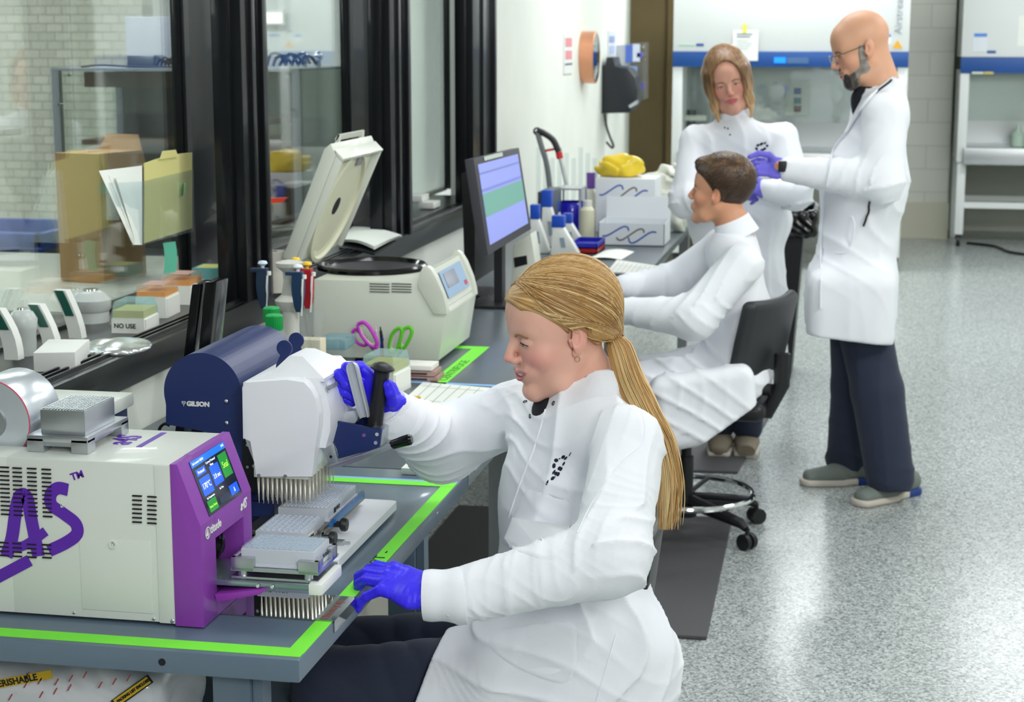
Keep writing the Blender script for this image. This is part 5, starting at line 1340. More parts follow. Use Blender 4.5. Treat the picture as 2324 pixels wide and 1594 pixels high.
def bobcol(V): return np.repeat(np.clip(.35 + .5 * np.clip((.02 - V[:, 2]) / .12, 0, 1) + .2 * nz(V * np.array([1, 1, .1]), 240), 0, 1)[:, None], 3, 1)
sdf_obj('hair', bob, (-.16, -.13, -.20), (.14, .13, .16), .0034, hairmat('brown_blond_hair', '4a3424', '8f6c48', 'd9b27c'), w2, xform=HF, colfn=bobcol)
rsh, lsh = B_(1578, 320, 7.25), B_(1775, 315, 7.25)   # her right is on the viewer's left
elr, wrr = B_(1556, 458, 7.15), B_(1690, 470, 7.0); ell, wrl = B_(1805, 440, 7.12), B_(1737, 432, 6.95); wrr = B_(1662, 448, 7.0)
def coat2(P):
    ch = (lsh + rsh) / 2
    d = rce(P, ch + [0, 0, -.03], B_(1680, 500, 7.25), .088, .108, (1, 0, 0), 1.85); d = smin(d, rce(P, B_(1680, 500, 7.25), B_(1675, 700, 7.25), .110, .135, (1, 0, 0), 1.55), .06)
    d = smin(d, rc(P, ch + [0, 0, .03], nkb, .075, .062), .05); d = smin(d, rc(P, lsh, rsh, .058, .058), .05)
    d = d - drape(P, .010, 4.) - .005 * ridge(P, (.5, .2, .8), 34, 1., 2)
    d = smax(d, .60 - P[:, 2], .006)
    d = smin(d, sleeveB(P, rsh, elr, wrr, .062, .064, .042, 1.), .02); d = smin(d, sleeveB(P, lsh, ell, wrl, .062, .064, .042, 3.), .02)
    nv = np.array(C3(nkb)); hd = np.array(C3(nk0)); d = smax(d, -rc(P, nv + (nv - hd) * .3, hd, .052, .078), .004)
    return smax(d, -rce(P, B_(1660, 268, 7.13), B_(1650, 296, 7.12), .022, .004, (0, 1, 0), 2), .004)
c2 = sdf_obj('lab_coat', coat2, (-.85, 6.8, .55), (-.05, 7.5, 1.56), .0085, M['coat'], w2); cb = bvh_of(c2)
MB().ball(B_(1664, 292, 7.24), .040, 14, (1, 1, .9)).build('top', tr_, w2)
b = MB()
for u, v, a_, c_ in [(1720, 330, 4, 3), (1728, 327, 5, 3), (1736, 325, 4, 2), (1717, 338, 3, 4), (1721, 346, 3, 3), (1729, 342, 5, 4), (1735, 338, 4, 3), (1732, 348, 4, 3), (1741, 331, 3, 3)]:
    dotpatch(b, u, v, a_, c_, -.6)
b.build('logo', mat('logo_dark', '1c2430', .7), w2)
b = MB()
for u, v in ((1652, 292), (1657, 306), (1645, 290)): dotpatch(b, u, v, 1.8, 2.2, 0)
b.build('snap_button', mat('logo_dark2', '1c2430', .7), w2)
hand('glove', w2, B_(1735, 430, 6.95), B_(1700, 418, 6.9) - B_(1735, 430, 6.95), (.1, -.8, .5), -1, [(.5, .6, .4)] * 4, M['glove2'], scale=.92, h=.004, thumb=(.6, .2))
hand('glove', w2, wrr, B_(1690, 440, 6.98) - wrr, (0, -.8, .6), 1, [(1., 1.1, .6)] * 4, M['glove2'], scale=.85, h=.005)
collar_band(w2, nkb, nk0, .062, .05)
sdf_obj('trousers', lambda P: smin(rc(P, B_(1650, 700, 7.25), [-.525, 7.23, .10], .085, .062), rc(P, B_(1705, 700, 7.25), [-.405, 7.23, .10], .085, .062), .01), (-.8, 7.0, .02), (-.2, 7.5, .85), .01, M['trouser'], w2)
M['clog'] = mat('taupe_suede', '8d8270', .8)
shoe(w2, at(1640, 985, z=.03), at(1630, 1035, z=.02), M['clog'], low=True); shoe(w2, at(1695, 985, z=.03), at(1693, 1038, z=.02), M['clog'], low=True)
# ------------------------------------------------------------------ young man on the stool
bo = thing('person', 'young man with short brown hair in a white lab coat, seated at the bench', 'person', (-.45, 6.1, 0))
Y = 6.1
HB = head_frame(at(1634, 436, y=Y), R(180 - 12), R(-7), 0, .96)
nk0 = HB @ Vector((-.03, 0, -.05)); nkb = at(1668, 520, y=Y)
make_head(bo, HB, 'd39a78', 'b86a60', 'cf8266', hires=.0032, smile=0, iris='4a3a2a', brow='3a2a20', browr=.002, neck=[(nk0, .055, nkb, .060, .03), (nkb, .06, nkb + Vector((0, 0, -.08)), .06, .03)], kw=dict(w=.97, jaw=.98, eye=.4))
hb_ = head_fn(w=.97, jaw=.98)
def crop(P):
    A = P.copy(); A[:, 1] = np.abs(A[:, 1]); top = np.clip((P[:, 2] - .02) / .08, 0, 1)
    d = smin(hb_(P), el(P, (-.018, 0, .045), (.100, .080, .090)), .02) - .004 - .010 * top
    d = smin(d, el(P, (.074, 0, .098), (.030, .050, .018)), .02)
    hl = .088 - .9 * np.clip(.070 - P[:, 2], -.05, .2) - 1.0 * np.clip(A[:, 1] - .045, 0, 1)
    hl = np.where(P[:, 2] < .01, np.minimum(hl, .010 - 2.0 * np.clip(-P[:, 2] - .005, 0, 1)), hl)
    d = smax(d, P[:, 0] - hl, .004); d = smax(d, (-.085 - .3 * (P[:, 0] + .06)) - P[:, 2], .008)
    d = smax(d, -el(A, (-.006, .082, -.012), (.023, .022, .034)), .004)
    return d - .0018 * ridge(P, (1, .25, .3), 300, 1, 2, 1.2) * top - .0008 * nz(P, 420)
def cropcol(V): return np.repeat(np.clip(.30 + .45 * np.clip((V[:, 2] - .03) / .08, 0, 1) * (.6 + .5 * nz(V, 110)) + .15 * nz(V, 300), 0, 1)[:, None], 3, 1)
sdf_obj('hair', crop, (-.14, -.11, -.12), (.13, .11, .16), .003, hairmat('brown_hair', '241914', '463324', '8a6a44'), bo, xform=HB, colfn=cropcol)
lsh, rsh = B_(1685, 600, 5.92), B_(1640, 560, 6.30); ell, wrl = B_(1575, 722, 5.84), B_(1412, 705, 5.90); elr, wrr = B_(1530, 640, 6.36), B_(1415, 650, 6.22)
hpb = B_(1665, 850, 6.1); sdb = (lsh - rsh) / np.linalg.norm(lsh - rsh)
def coatb(P):
    ch = (lsh + rsh) / 2
    d = rce(P, ch + [.01, 0, -.02], B_(1678, 720, 6.1), .088, .105, sdb, 1.75); d = smin(d, rce(P, B_(1672, 720, 6.1), hpb, .11, .125, sdb, 1.4), .06)
    d = smin(d, rc(P, ch + [0, 0, .03], nkb, .075, .064), .05); d = smin(d, rc(P, lsh, rsh, .062, .062), .05)
    d = smin(d, rc(P, hpb + [0, -.07, -.02], B_(1470, 880, 5.98), .115, .095), .06); d = smin(d, rc(P, hpb + [0, .08, -.02], B_(1470, 860, 6.22), .115, .09), .06)
    # skirt hanging over the stool
    sk_ = rbox(P, B_(1600, 925, 5.82), (.175, .05, .13), .04, rot=(0, R(-8), R(10))); d = smin(d, sk_, .07)
    d = d - .010 * ridge(P, (.5, .3, .8), 30, 1., 1) - .007 * ridge(P, (.8, .5, -.4), 40, 1., 6)
    d = smin(d, sleeveB(P, lsh, ell, wrl, .068, .074, .044, 2., 1.2), .02); d = smin(d, sleeveB(P, rsh, elr, wrr, .066, .066, .042, 7.), .02)
    lowc = B_(1545, 1030, 5.9); r1 = B_(1690, 930, 5.9)
    n_ = np.array([-(r1 - lowc)[2], 0, (r1 - lowc)[0]]); n_ /= np.linalg.norm(n_); d = np.where(P[:, 2] < .62, smax(d, -((P - lowc) @ n_), .006), d)
    nv = np.array(C3(nkb)); hd = np.array(C3(nk0)); return smax(d, -rc(P, nv + (nv - hd) * .3, hd, .056, .082), .004)
cbo = sdf_obj('lab_coat', coatb, (-1.0, 5.7, .28), (-.15, 6.55, 1.16), .0085, M['coat'], bo)
def plaid():
    m, nt, b = newmat('plaid_shirt'); tc = nt.nodes.new('ShaderNodeTexCoord'); k = nt.nodes.new('ShaderNodeTexChecker'); k.inputs['Scale'].default_value = 60
    k.inputs[1].default_value = (*srgb('1c2540'), 1); k.inputs[2].default_value = (*srgb('6a2630'), 1); nt.links.new(tc.outputs['Object'], k.inputs[0]); nt.links.new(k.outputs[0], b.inputs['Base Color']); return m
nd_ = (Vector(C3(nk0)) - Vector(C3(nkb))).normalized(); q = (nd_ + Vector((.25, 0, 0))).to_track_quat('Z', 'Y').to_matrix()
b = MB(); b.lathe([(.066, -.03), (.060, .0), (.060, .012), (.056, .012), (.056, -.03)], Vector(C3(nkb)) + nd_ * .022, 32, q, cap=False); b.build('shirt_collar', plaid(), bo)
collar_band(bo, nkb, nk0, .064, .05)
hand('glove', bo, B_(1405, 702, 5.9), B_(1360, 700, 5.92) - B_(1405, 702, 5.9), (0, -.2, 1), -1, [(.2, .4, .3)] * 4, mat('pale_blue_glove', 'b5d3e2', .5), scale=.95, h=.005)
hand('glove', bo, B_(1408, 648, 6.22), B_(1365, 645, 6.24) - B_(1408, 648, 6.22), (0, -.2, 1), -1, [(.2, .4, .3)] * 4, M['pale_blue_glove'] if 'pale_blue_glove' in M else mat('pale_blue_glove2', 'b5d3e2', .5), scale=.95, h=.005)
kb1, kb2 = B_(1440, 885, 5.98), B_(1440, 862, 6.22)
sdf_obj('trousers', lambda P: np.minimum(smin(rc(P, hpb + [0, -.07, -.03], kb1, .09, .07), rc(P, kb1, kb1 * [1, 1, 0] + [.02, 0, .12], .068, .05), .02), smin(rc(P, hpb + [0, .08, -.03], kb2, .09, .07), rc(P, kb2, kb2 * [1, 1, 0] + [.02, 0, .12], .068, .05), .02)), (-.95, 5.75, .02), (-.15, 6.45, .75), .01, tr_, bo)
for k in (kb1, kb2): shoe(bo, (k[0] + .08, k[1], 0), (k[0] - .18, k[1], 0), M['blackp'])
# his stool
st = thing('lab_stool', 'black drafting stool with a chrome foot ring under the young man', 'chair', (-.56, 5.92, 0))
zr = at(1510, 1121, y=5.92).z
chair_base(st, -.545, 5.95, .50, ring=(zr, .235), rot=R(-38))
sdf_obj('seat', lambda P: rbox(P, (-.45, 6.06, .45), (.18, .18, .035), .035), (-.75, 5.7, .38), (-.2, 6.3, .56), .01, M['blackp'], st)
bc = B_(1748, 766, 6.02)
def bkb(P):
    q = (P - bc) @ np.array(Euler((0, R(12), R(-22))).to_matrix()); q[:, 0] += .9 * q[:, 1] ** 2
    return rbox(q, (0, 0, 0), (.026, .19, .145), .026) - .01 * np.clip(.1 - np.abs(q[:, 2]), 0, 1)
sdf_obj('backrest', bkb, bc - .3, bc + .3, .008, mat('black_vinyl', '2b2d2f', .45), st)
b = MB(); b.tube([bc + V3(.045, -.03, -.05), bc + V3(.045, -.03, -.16), bc + V3(.0, -.02, -.26), V3(-.40, 6.0, .44)], .022, n=12, flat=1.3); b.build('back_bar', M['blackp'], st)
k = at(1742, 884, y=5.98); b = MB(); b.cyl(k - Vector((.02, 0, 0)), k + Vector((.015, -.01, 0)), .022, n=14); b.build('height_knob', M['blackp'], st)
b = MB(); 
for i in range(14): 
    k = at(1600 + i * 8, 958 - i * 2, y=6.05); b.lathe([(.018, -.004), (.026, 0), (.018, .004)], k, 12, (0, pi / 2, 0), cap=True)
b.build('mechanism_bellows', M['blackp'], st)
# ================================================================== things on the rear bench
M['cfw'] = mat('centrifuge_casing', 'd8dccf', .4, coat=.1)
t = thing('centrifuge', 'large cream bench centrifuge with its round lid propped open', 'centrifuge', (-1.4, 5.15, .76))
ya, yb = 4.94, 5.36
b = MB(); b.prism([Vector((p.x, p.y, max(p.z, .775))) for p in [P(u, v, ya) for u, v in [(712, 850), (712, 634), (955, 640), (1005, 700), (1012, 714), (996, 835)]]], (0, yb - ya, 0), bevel=.004); b.build('casing', M['cfw'], t)
for y_ in (ya - .004, yb - .03):
    b = MB(); b.prism([P(u, v, ya) + Vector((0, y_ - ya, 0)) for u, v in [(948, 650), (953, 620), (960, 606), (970, 604), (980, 612), (992, 632), (1006, 668), (1014, 700), (1016, 714), (985, 714)]], (0, .034, 0), bevel=.003); b.build('cheek', M['cfw'], t)
c0, c1, c2 = P(960, 616, ya), P(1004, 690, ya), P(968, 612, ya)
b = MB(); b.prism([c0, P(975, 616, ya), P(1008, 700, ya), P(985, 712, ya), P(950, 650, ya)], (0, yb - ya - .01, 0)); b.build('panel', M['cfw'], t)
e0, e1 = P(977, 618, ya), P(1006, 690, ya); ev = e1 - e0; nn = Vector((ev.z, 0, -ev.x)).normalized(); nn = nn if nn.x > 0 else -nn
def cfp(a, h, l=.002): return e0 + ev * h + Vector((0, (yb - ya) * a, 0)) + nn * l
b = MB(); b.prism([cfp(.18, .12), cfp(.86, .12), cfp(.86, .95), cfp(.18, .95)], nn * .001); pn = b.build('keypad', mat('keypad_blue', '9db9d6', .35), t)
b = MB(); b.prism([cfp(.26, .22, .0035), cfp(.6, .22, .0035), cfp(.6, .68, .0035), cfp(.26, .68, .0035)], nn * .001); b.build('display', mat('lcd', '6e7688', .1, coat=1), pn)
b = MB(); b.prism([cfp(.74, .72, .0035), cfp(.82, .72, .0035), cfp(.82, .86, .0035), cfp(.74, .86, .0035)], nn * .001); b.build('stop_key', mat('stop_red', 'd04a5a', .4), pn)
b = MB()
for i in range(4):
    for u0 in (839, 889):
        q = P(u0, 644 + i * 6, ya); q2 = P(u0 + 45, 645 + i * 6.2, ya); b.box(((q.x + q2.x) / 2, ya - .0006, q.z), (q2.x - q.x, .002, .0022))
b.build('vent_slot', M['darkvoid'], t)
zc = max(P(712, 634, ya).z, P(955, 640, ya).z) + .001; cc = at(845, 603, z=zc + .008)
b = MB(); b.lathe([(.150, .001), (.154, .008), (.159, .015), (.166, .016), (.172, .010), (.173, .001)], (cc.x, cc.y, zc), 64, cap=False); b.build('chamber_rim', M['glossblack'], t)
b = MB(); b.cyl((cc.x, cc.y, zc), (cc.x, cc.y, zc + .004), .156, n=48); b.build('chamber_floor', mat('bowl_steel', '6d6a70', .3, metal=.8), t)
L0, L1 = P(641, 585, 4.90), P(742, 322, 4.90); lv_ = L1 - L0; ln_ = Vector((lv_.z, 0, -lv_.x)).normalized()
def lp(a, h, d): return L0 + lv_ * h + Vector((0, .44 * a, 0)) + ln_ * d
b = MB(); b.prism([lp(0, 0, 0), lp(0, .94, 0), lp(0, 1.0, .012), lp(0, .93, .040), lp(0, 0, .040)], (0, .44, 0), bevel=.003)
ld = b.build('lid', M['cfw'], t)
b = MB(); cen = lp(.5, .44, .040); N = 56; q = ln_.to_track_quat('Z', 'Y').to_matrix()
b.lathe([(.185, -.002), (.185, .012), (.172, .014), (.168, .004), (.150, .0)], cen, N, q, cap=False); b.lathe([(.0, .001), (.150, .001)], cen, N, q, cap=False); b.build('lid_seal', mat('lid_inner', 'd9dabf', .45), ld)
b = MB(); b.lathe([(0, .0015), (.028, .0015), (.028, .003), (0, .003)], cen, 32, q); b.build('sight_hole', M['darkvoid'], ld)
b = MB()
for a_ in (.0, .96): b.prism([lp(a_, .02, .04), lp(a_, .93, .04), lp(a_, .90, .062), lp(a_, .02, .055)], (0, .018, 0), bevel=.002)
b.prism([lp(.0, .93, .04), lp(.0, .97, .03), lp(.0, .93, .065), lp(.0, .90, .062)], (0, .44, 0), bevel=.002); b.build('lid_frame', M['cfw'], ld)
b = MB(); b.prism([lp(.2, 1.0, -.004), lp(.2, 1.05, .0), lp(.2, 1.05, .006), lp(.2, 1.0, .004)], (0, .27, 0)); 
for a_ in (.2, .78): b.prism([lp(a_, .93, .0), lp(a_, 1.05, .0), lp(a_, 1.05, .006), lp(a_, .93, .02)], (0, .012, 0))
b.build('lid_handle', M['cfw'], ld)
b = MB(); b.box(lp(.62, .84, .043), (.012, .045, .03), rot=(0, R(20), 0), bevel=.002); b.build('latch', mat('latch_grey', '8d8f92', .4), ld)
b = MB(); b.bx((-1.62, ya + .05, .7615), (-1.24, yb - .05, .777)); b.build('foot', M['blackp'], t)
# pipette carousel
yp = 4.36; pc_ = P(660, 700, yp)
t = thing('pipette_stand', 'grey pipette carousel stand beside the centrifuge', 'stand', (pc_.x, yp, .76))
b = MB(); zt_ = P(655, 592, yp).z; zr_ = P(655, 690, yp).z
b.lathe([(.06, 0), (.06, .008), (.03, .02), (.022, .05), (.022, zr_ - .76 - .02), (.040, zr_ - .76), (.042, zr_ - .75), (.024, zr_ - .735), (.018, zr_ - .70), (.019, zt_ - .79), (.036, zt_ - .775), (.038, zt_ - .765), (.02, zt_ - .76), (0, zt_ - .76)], (pc_.x, yp, .7605), 32)
b.build('column', mat('stand_grey', 'cfcfc6', .45), t)
def pipette(u, v0, v1, y, bodyc, label, cap='ffffff'):
    p = P(u, v0, y); zb = P(u, v1, y).z; x = p.x; z = p.z
    t = thing('pipette', label, 'pipette', (x, y, zb))
    m = mat('pip_' + bodyc, bodyc, .4)
    b = MB(); b.rings([[(x - w_, y - w_, zz), (x + w_, y - w_, zz), (x + w_, y + w_, zz), (x - w_, y + w_, zz)] for w_, zz in ((.006, zb), (.010, zb + .015), (.014, zb + .05), (.0145, z - .045), (.013, z - .02))]); b.bx((x - .032, y - .012, z - .022), (x + .014, y + .012, z - .012), bevel=.003); b.build('body', m, t)
    b = MB(); b.cyl((x, y, z - .02), (x, y, z), .0045); b.lathe([(0, .008), (.010, .006), (.013, 0), (.006, -.006)], (x, y, z), 16); b.build('plunger', mat('cap_' + cap, cap, .35), t)
    b = MB(); b.cyl((x + .018, y - .004, z - .03), (x + .018, y - .004, z - .02), .006); b.tube([(x + .016, y - .012, z - .03), (x + .015, y - .015, z - .06), (x + .014, y - .012, zb + .05), (x + .006, y, zb - .01)], .0028); b.build('ejector', M['white'], t)
    return t
pipette(596, 598, 700, 4.30, '23364e', 'navy pipette with a pale blue plunger, left of the carousel column', 'd6e4f4')
pipette(676, 606, 708, 4.29, '1f3c5e', 'navy pipette with a white plunger, hanging right of the carousel column', 'eef2f6')
pipette(697, 600, 700, 4.35, 'b0202e', 'red pipette with a yellow plunger on the carousel', 'f0c830')
pipette(671, 590, 690, 4.43, '2a2f36', 'black pipette with a yellow plunger behind the carousel top', 'f0c830')
# flasks
M['flask'] = glassmat('flask_clear', 'eef3f2', .09, .04, .13)
def flask(u, v, y, R_, label):
    c = P(u, v, y); zt = c.z - .76; t = thing('flask', label, 'flask', (c.x, y, .76), 'clear culture flasks')
    b = MB(); b.lathe([(.0, .002), (R_ * .9, .002), (R_, .012), (R_, zt * .25), (R_ * .93, zt * .45), (R_ * .42, zt * .78), (.018, zt - .038), (.018, zt - .03)], (c.x, y, .7605), 40, cap=False); b.build('bottle', M['flask'], t)
    b = MB(); N = 40; b.lathe([(.0195, -.038), (.0205, -.036), (.0205, -.003), (.018, 0), (0, 0)], (c.x, y, c.z), N)
    for k in range(24): b.box((c.x + .0205 * cos(k * pi / 12), y + .0205 * sin(k * pi / 12), c.z - .02), (.0012, .0012, .03))
    b.build('cap', mat('green_cap', '0fa04a', .4), t)
    b = MB(); b.lathe([(0, .004), (R_ * .95, .004), (R_ * .96, .06), (0, .06)], (c.x, y, .7605), 32); b.build('liquid', glassmat('faint_green', 'dbe9dc', .03, .05, .03), t)
flask(622, 714, 3.95, .078, 'clear flask with a green screw cap, nearer of the pair behind the navy drum')
flask(616, 697, 4.13, .078, 'clear flask with a green screw cap, farther of the pair behind the navy drum')
t = thing('bottle', 'wide clear plastic vessel behind the press knob', 'bottle', (-1.35, 3.85, .76))
c = P(748, 840, 3.90); b = MB(); b.lathe([(0, .002), (.085, .002), (.092, .02), (.092, .09), (.08, .13), (.05, .15), (.02, .155)], (c.x, 3.90, .7605), 40, cap=False); b.build('shell', M['flask'], t)
# zip bag with cartons
t = thing('zip_bag', 'clear zip bag standing below the carousel', 'bag', (-1.45, 4.4, .76))
def bagf(u, v, y, w_, h_, sx=.01):
    c = P(u, v, y)
    return lambda a, b_: (c.x + (a - .5) * w_ + sx * sin(b_ * 3 + a * 4), y + .006 * sin(a * 9 + b_ * 5), .762 + (c.z - .762) * b_)
b = MB(); b.sheet(bagf(702, 705, 4.38, .062, .1), 12, 14); b.build('bag_film', M['bag'], t)
b = MB(); q = P(702, 740, 4.40); b.bx((q.x - .03, 4.40, .7605), (q.x + .03, 4.45, P(702, 772, 4.40).z), bevel=.001); b.build('carton', mat('cream_card', 'dcd2b8', .7), t).data.name
b = MB(); b.bx((q.x - .031, 4.398, .7605), (q.x + .031, 4.452, .80)); b.build('carton_band', mat('blue_card', '39407a', .6), t)
# blue lidded box
c = P(762, 790, 4.55); t = thing('storage_box', 'clear box with a pale blue hinged lid behind the scissors', 'box', (c.x, 4.55, .76))
MB().bx((c.x - .04, 4.52, .7605), (c.x + .035, 4.62, c.z - .002), bevel=.003).build('box', M['acry'], t)
MB().bx((c.x - .043, 4.517, c.z), (c.x + .038, 4.623, c.z + .03), bevel=.006).build('lid', glassmat('blue_clear', 'bfe0ea', .12, .05, .25), t)
t = thing('storage_box', 'low clear plastic box of small racks left of the tip box', 'box', (-1.4, 4.42, .76)); c = P(800, 835, 4.42)
MB().bx((c.x - .04, 4.36, .7605), (c.x + .035, 4.46, c.z + .01), bevel=.003).build('box', M['acry'], t); MB().bx((c.x - .035, 4.37, .762), (c.x + .03, 4.45, c.z - .02)).build('rack', mat('rack_grey', 'a9aaa2', .5), t)
# pen cup
c = at(880, 850, z=.76); cy = 4.86; c = P(878, 815, cy)
t = thing('pen_cup', 'black mesh pen cup in front of the centrifuge', 'cup', (c.x, cy, .76))
MB().lathe([(.0, .0), (.034, 0), (.038, c.z - .76), (.035, c.z - .76), (.032, .004), (0, .004)], (c.x, cy, .7605), 28).build('cup', M['blackp'], t)
def scissors(name, label, col, l1, l2, tip, y):
    t = thing(name, label, 'scissors', P(*tip, y)); m = mat('grip_' + col, col, .4)
    for k, L_ in enumerate((l1, l2)):
        b = MB(); pts = smoothpath([P(u, v, y + .008 * k) for u, v in L_ + [L_[0]]], 5); b.tube(pts, .0068, n=10, flat=.8); b.build('handle', m, t)
        c_ = sum((Vector(p) for p in pts), Vector()) / len(pts); b = MB(); b.tube(smoothpath([c_ + (Vector(p) - c_) * .80 for p in pts], 1), .0035, n=8); b.build('grip_liner', mat('liner', 'd9d6c0', .5), t)
        b = MB(); e_ = P(*tip, y + .008 * k); s_ = Vector(pts[len(pts) // 2]); b.tube([s_, (s_ + e_) / 2, e_, e_ - Vector((0, 0, .06))], [.007, .006, .005, .002], n=8, flat=.5); b.build('blade', m if k == 0 else M['steel'], t)
scissors('scissors', 'scissors with magenta handles standing in the pen cup', 'c235c4', [(812, 736), (826, 732), (842, 748), (855, 775), (852, 788), (838, 782), (820, 760)], [(800, 756), (808, 748), (824, 762), (834, 778), (826, 784), (810, 776)], (862, 815), 4.82)
scissors('scissors', 'scissors with lime green handles standing in the pen cup', '5cc21e', [(898, 748), (908, 745), (912, 756), (902, 790), (892, 800), (884, 792), (888, 765)], [(918, 746), (930, 743), (935, 754), (926, 776), (914, 792), (908, 780), (912, 758)], (896, 818), 4.84)
for i, (u, v, du, col, lab) in enumerate(((863, 742, 8, '1c1c20', 'black and white retractable pen in the pen cup'), (852, 741, 14, 'd8d0d4', 'pink capped pen beside the retractable pen'), (868, 760, -4, '26307a', 'navy marker low in the pen cup'))):
    a = P(u, v, 4.85); e_ = P(u + du, 820, 4.86); b = MB(); b.tube([a, a + (e_ - a) * .1, a + (e_ - a) * .12, e_], [.0018, .0025, .0045, .0045], n=10); tag(b.build('pen', mat('pen' + str(i), col, .3)), lab, 'pen')
# tip box (front bench side)
M['tipwhite'] = mat('tipbox_white', 'eceee6', .45); M['tipyellow'] = mat('tip_yellow', 'ffc83c', .4)
def tipbox(x, y, z, lx, ly, hb, hl, label, lidm, tipm_, paint=None, rz=0, note=None, group=None, inset=.14):
    t = thing('tip_box', label, 'tip box', (x, y, z), group); rt = Matrix.Rotation(rz, 3, 'Z')
    tr = lambda px, py, pz: Vector((x, y, z)) + rt @ Vector((px, py, pz))
    b = MB(); b.rings([[tr(a_ * lx / 2 * s_, c_ * ly / 2 * s_, h) for a_, c_ in ((-1, -1), (1, -1), (1, 1), (-1, 1))] for s_, h in ((1.02, 0), (.97, hb))])
    for sx_ in (-1, 1): b.rings([[tr(sx_ * lx / 2 * 1.0 + dx, dy * ly * .5, h) for dx, dy in ((-.003, -.9), (.003, -.9), (.003, .9), (-.003, .9))] for h in (0, hb * .9)])
    b.build('base', M['tipwhite'], t)
    b = MB(); b.rings([[tr(a_ * lx / 2 * .93, c_ * ly / 2 * .93, h) for a_, c_ in ((-1, -1), (1, -1), (1, 1), (-1, 1))] for h in (hb, hb + hl * .45)]); b.build('tip_rack', tipm_, t)
    b = MB(); lr = [[tr(a_ * lx / 2 * s_, c_ * ly / 2 * s_, h) for a_, c_ in ((-1, -1), (1, -1), (1, 1), (-1, 1))] for s_, h in ((.99, hb), (.97, hb + hl * .4), (1 - inset, hb + hl))]; b.rings(lr, cap=False); b.bm.faces.new([b.bm.verts.new(p) for p in lr[-1]]); b.build('lid', lidm, t)
    if note: 
        n_ = MB(); n_.rings([[tr(a_ * lx / 2 * .7, c_ * ly / 2 * .7, hb + hl + h) for a_, c_ in ((-1, -1), (1, -1), (1, 1), (-1, 1))] for h in (.0002, .001)]); n_.build('label', note, t)
    return t
M['lidblue'] = glassmat('lid_blue_clear', 'd8f4f8', .05, .06, .25); M['lidclear'] = glassmat('lid_clear', 'fbf6f0', .05, .05, .12); M['lidteal'] = glassmat('lid_teal', '8ed6d8', .05, .08, .7)
c = at(868, 893, z=.7605); tipbox(c.x, c.y + .04, .7605, .095, .13, .062, .045, 'tip box with yellow tips and a clear blue lid beside the gloved hand', M['lidblue'], M['tipyellow'], rz=R(-6))
# stack of slide boxes
c = at(985, 868, z=.7605)
for i, (lab, col) in enumerate((('pink tinted clear slide box at the bottom of the small stack', 'd9b0a8'), ('pink tinted clear slide box in the middle of the small stack', 'dcb4ac'), ('white card topped slide box on top of the small stack', 'f2efe8'))):
    t = thing('slide_box', lab, 'box', (c.x - .05, c.y + .05, .7605 + i * .016)); zz = .761 + i * .016
    MB().bx((c.x - .11 + .004 * i, c.y, zz), (c.x + .01 - .008 * i, c.y + .085, zz + .0135), bevel=.001).build('box', glassmat('pinkclear%d' % i, col, .1, .06, .6) if i < 2 else mat('card_white', col, .6), t)
    if i < 2: MB().bx((c.x - .07, c.y - .0008, zz + .004), (c.x - .02, c.y + .0, zz + .009)).build('label', mat('dark_label%d' % i, '3a3236', .6), t)
# paper forms on the bench
def paper(pts, label, z=.7612, name='paper_form', lines=8, cat='paper', curl=0, m=None):
    q = [at(u, v, z=z) for u, v in pts]; t = thing(name, label, cat, q[0])
    f_ = lambda a, b_: (q[0] * (1 - a) * (1 - b_) + q[1] * a * (1 - b_) + q[2] * a * b_ + q[3] * (1 - a) * b_) + Vector((0, 0, .0008 + curl * sin(a * pi)))
    b = MB(); b.sheet(f_, 8, 4, .0006); b.build('sheet', m or M['paper'], t)
    if lines:
        b = MB()
        for i in range(1, lines):
            stroke(b, [Vector(f_(i / lines, .06)) + Vector((0, 0, .0008)), Vector(f_(i / lines, .94)) + Vector((0, 0, .0008))], .0014, (0, 0, 1), .0002)
        for j in (.12, .8): stroke(b, [Vector(f_(.04, j)) + Vector((0, 0, .0008)), Vector(f_(.96, j)) + Vector((0, 0, .0008))], .0016, (0, 0, 1), .0002)
        b.build('ruled_lines', mat('ruling', '9a9e98', .7), t)
    return t
paper([(912, 912), (1110, 930), (1160, 885), (960, 868)], 'ruled paper form on the bench beyond the woman\'s raised arm', lines=9)
b = MB(); c = at(945, 918, z=.7605); b.cyl((c.x, c.y, .765), (c.x, c.y, .781), .012, n=20); tag(b.build('bottle_cap', mat('amber_cap', 'e8b014', .35)), 'small amber yellow jar beside the paper form', 'jar')  # loose yellow bottle cap, no jar under it
b = MB(); c = at(930, 1078, z=.7605); b.bx((c.x - .02, c.y, .7605), (c.x + .05, c.y + .05, .775), bevel=.001); tag(b.build('carton', M['paper']), 'small white carton under the woman\'s raised elbow', 'box')
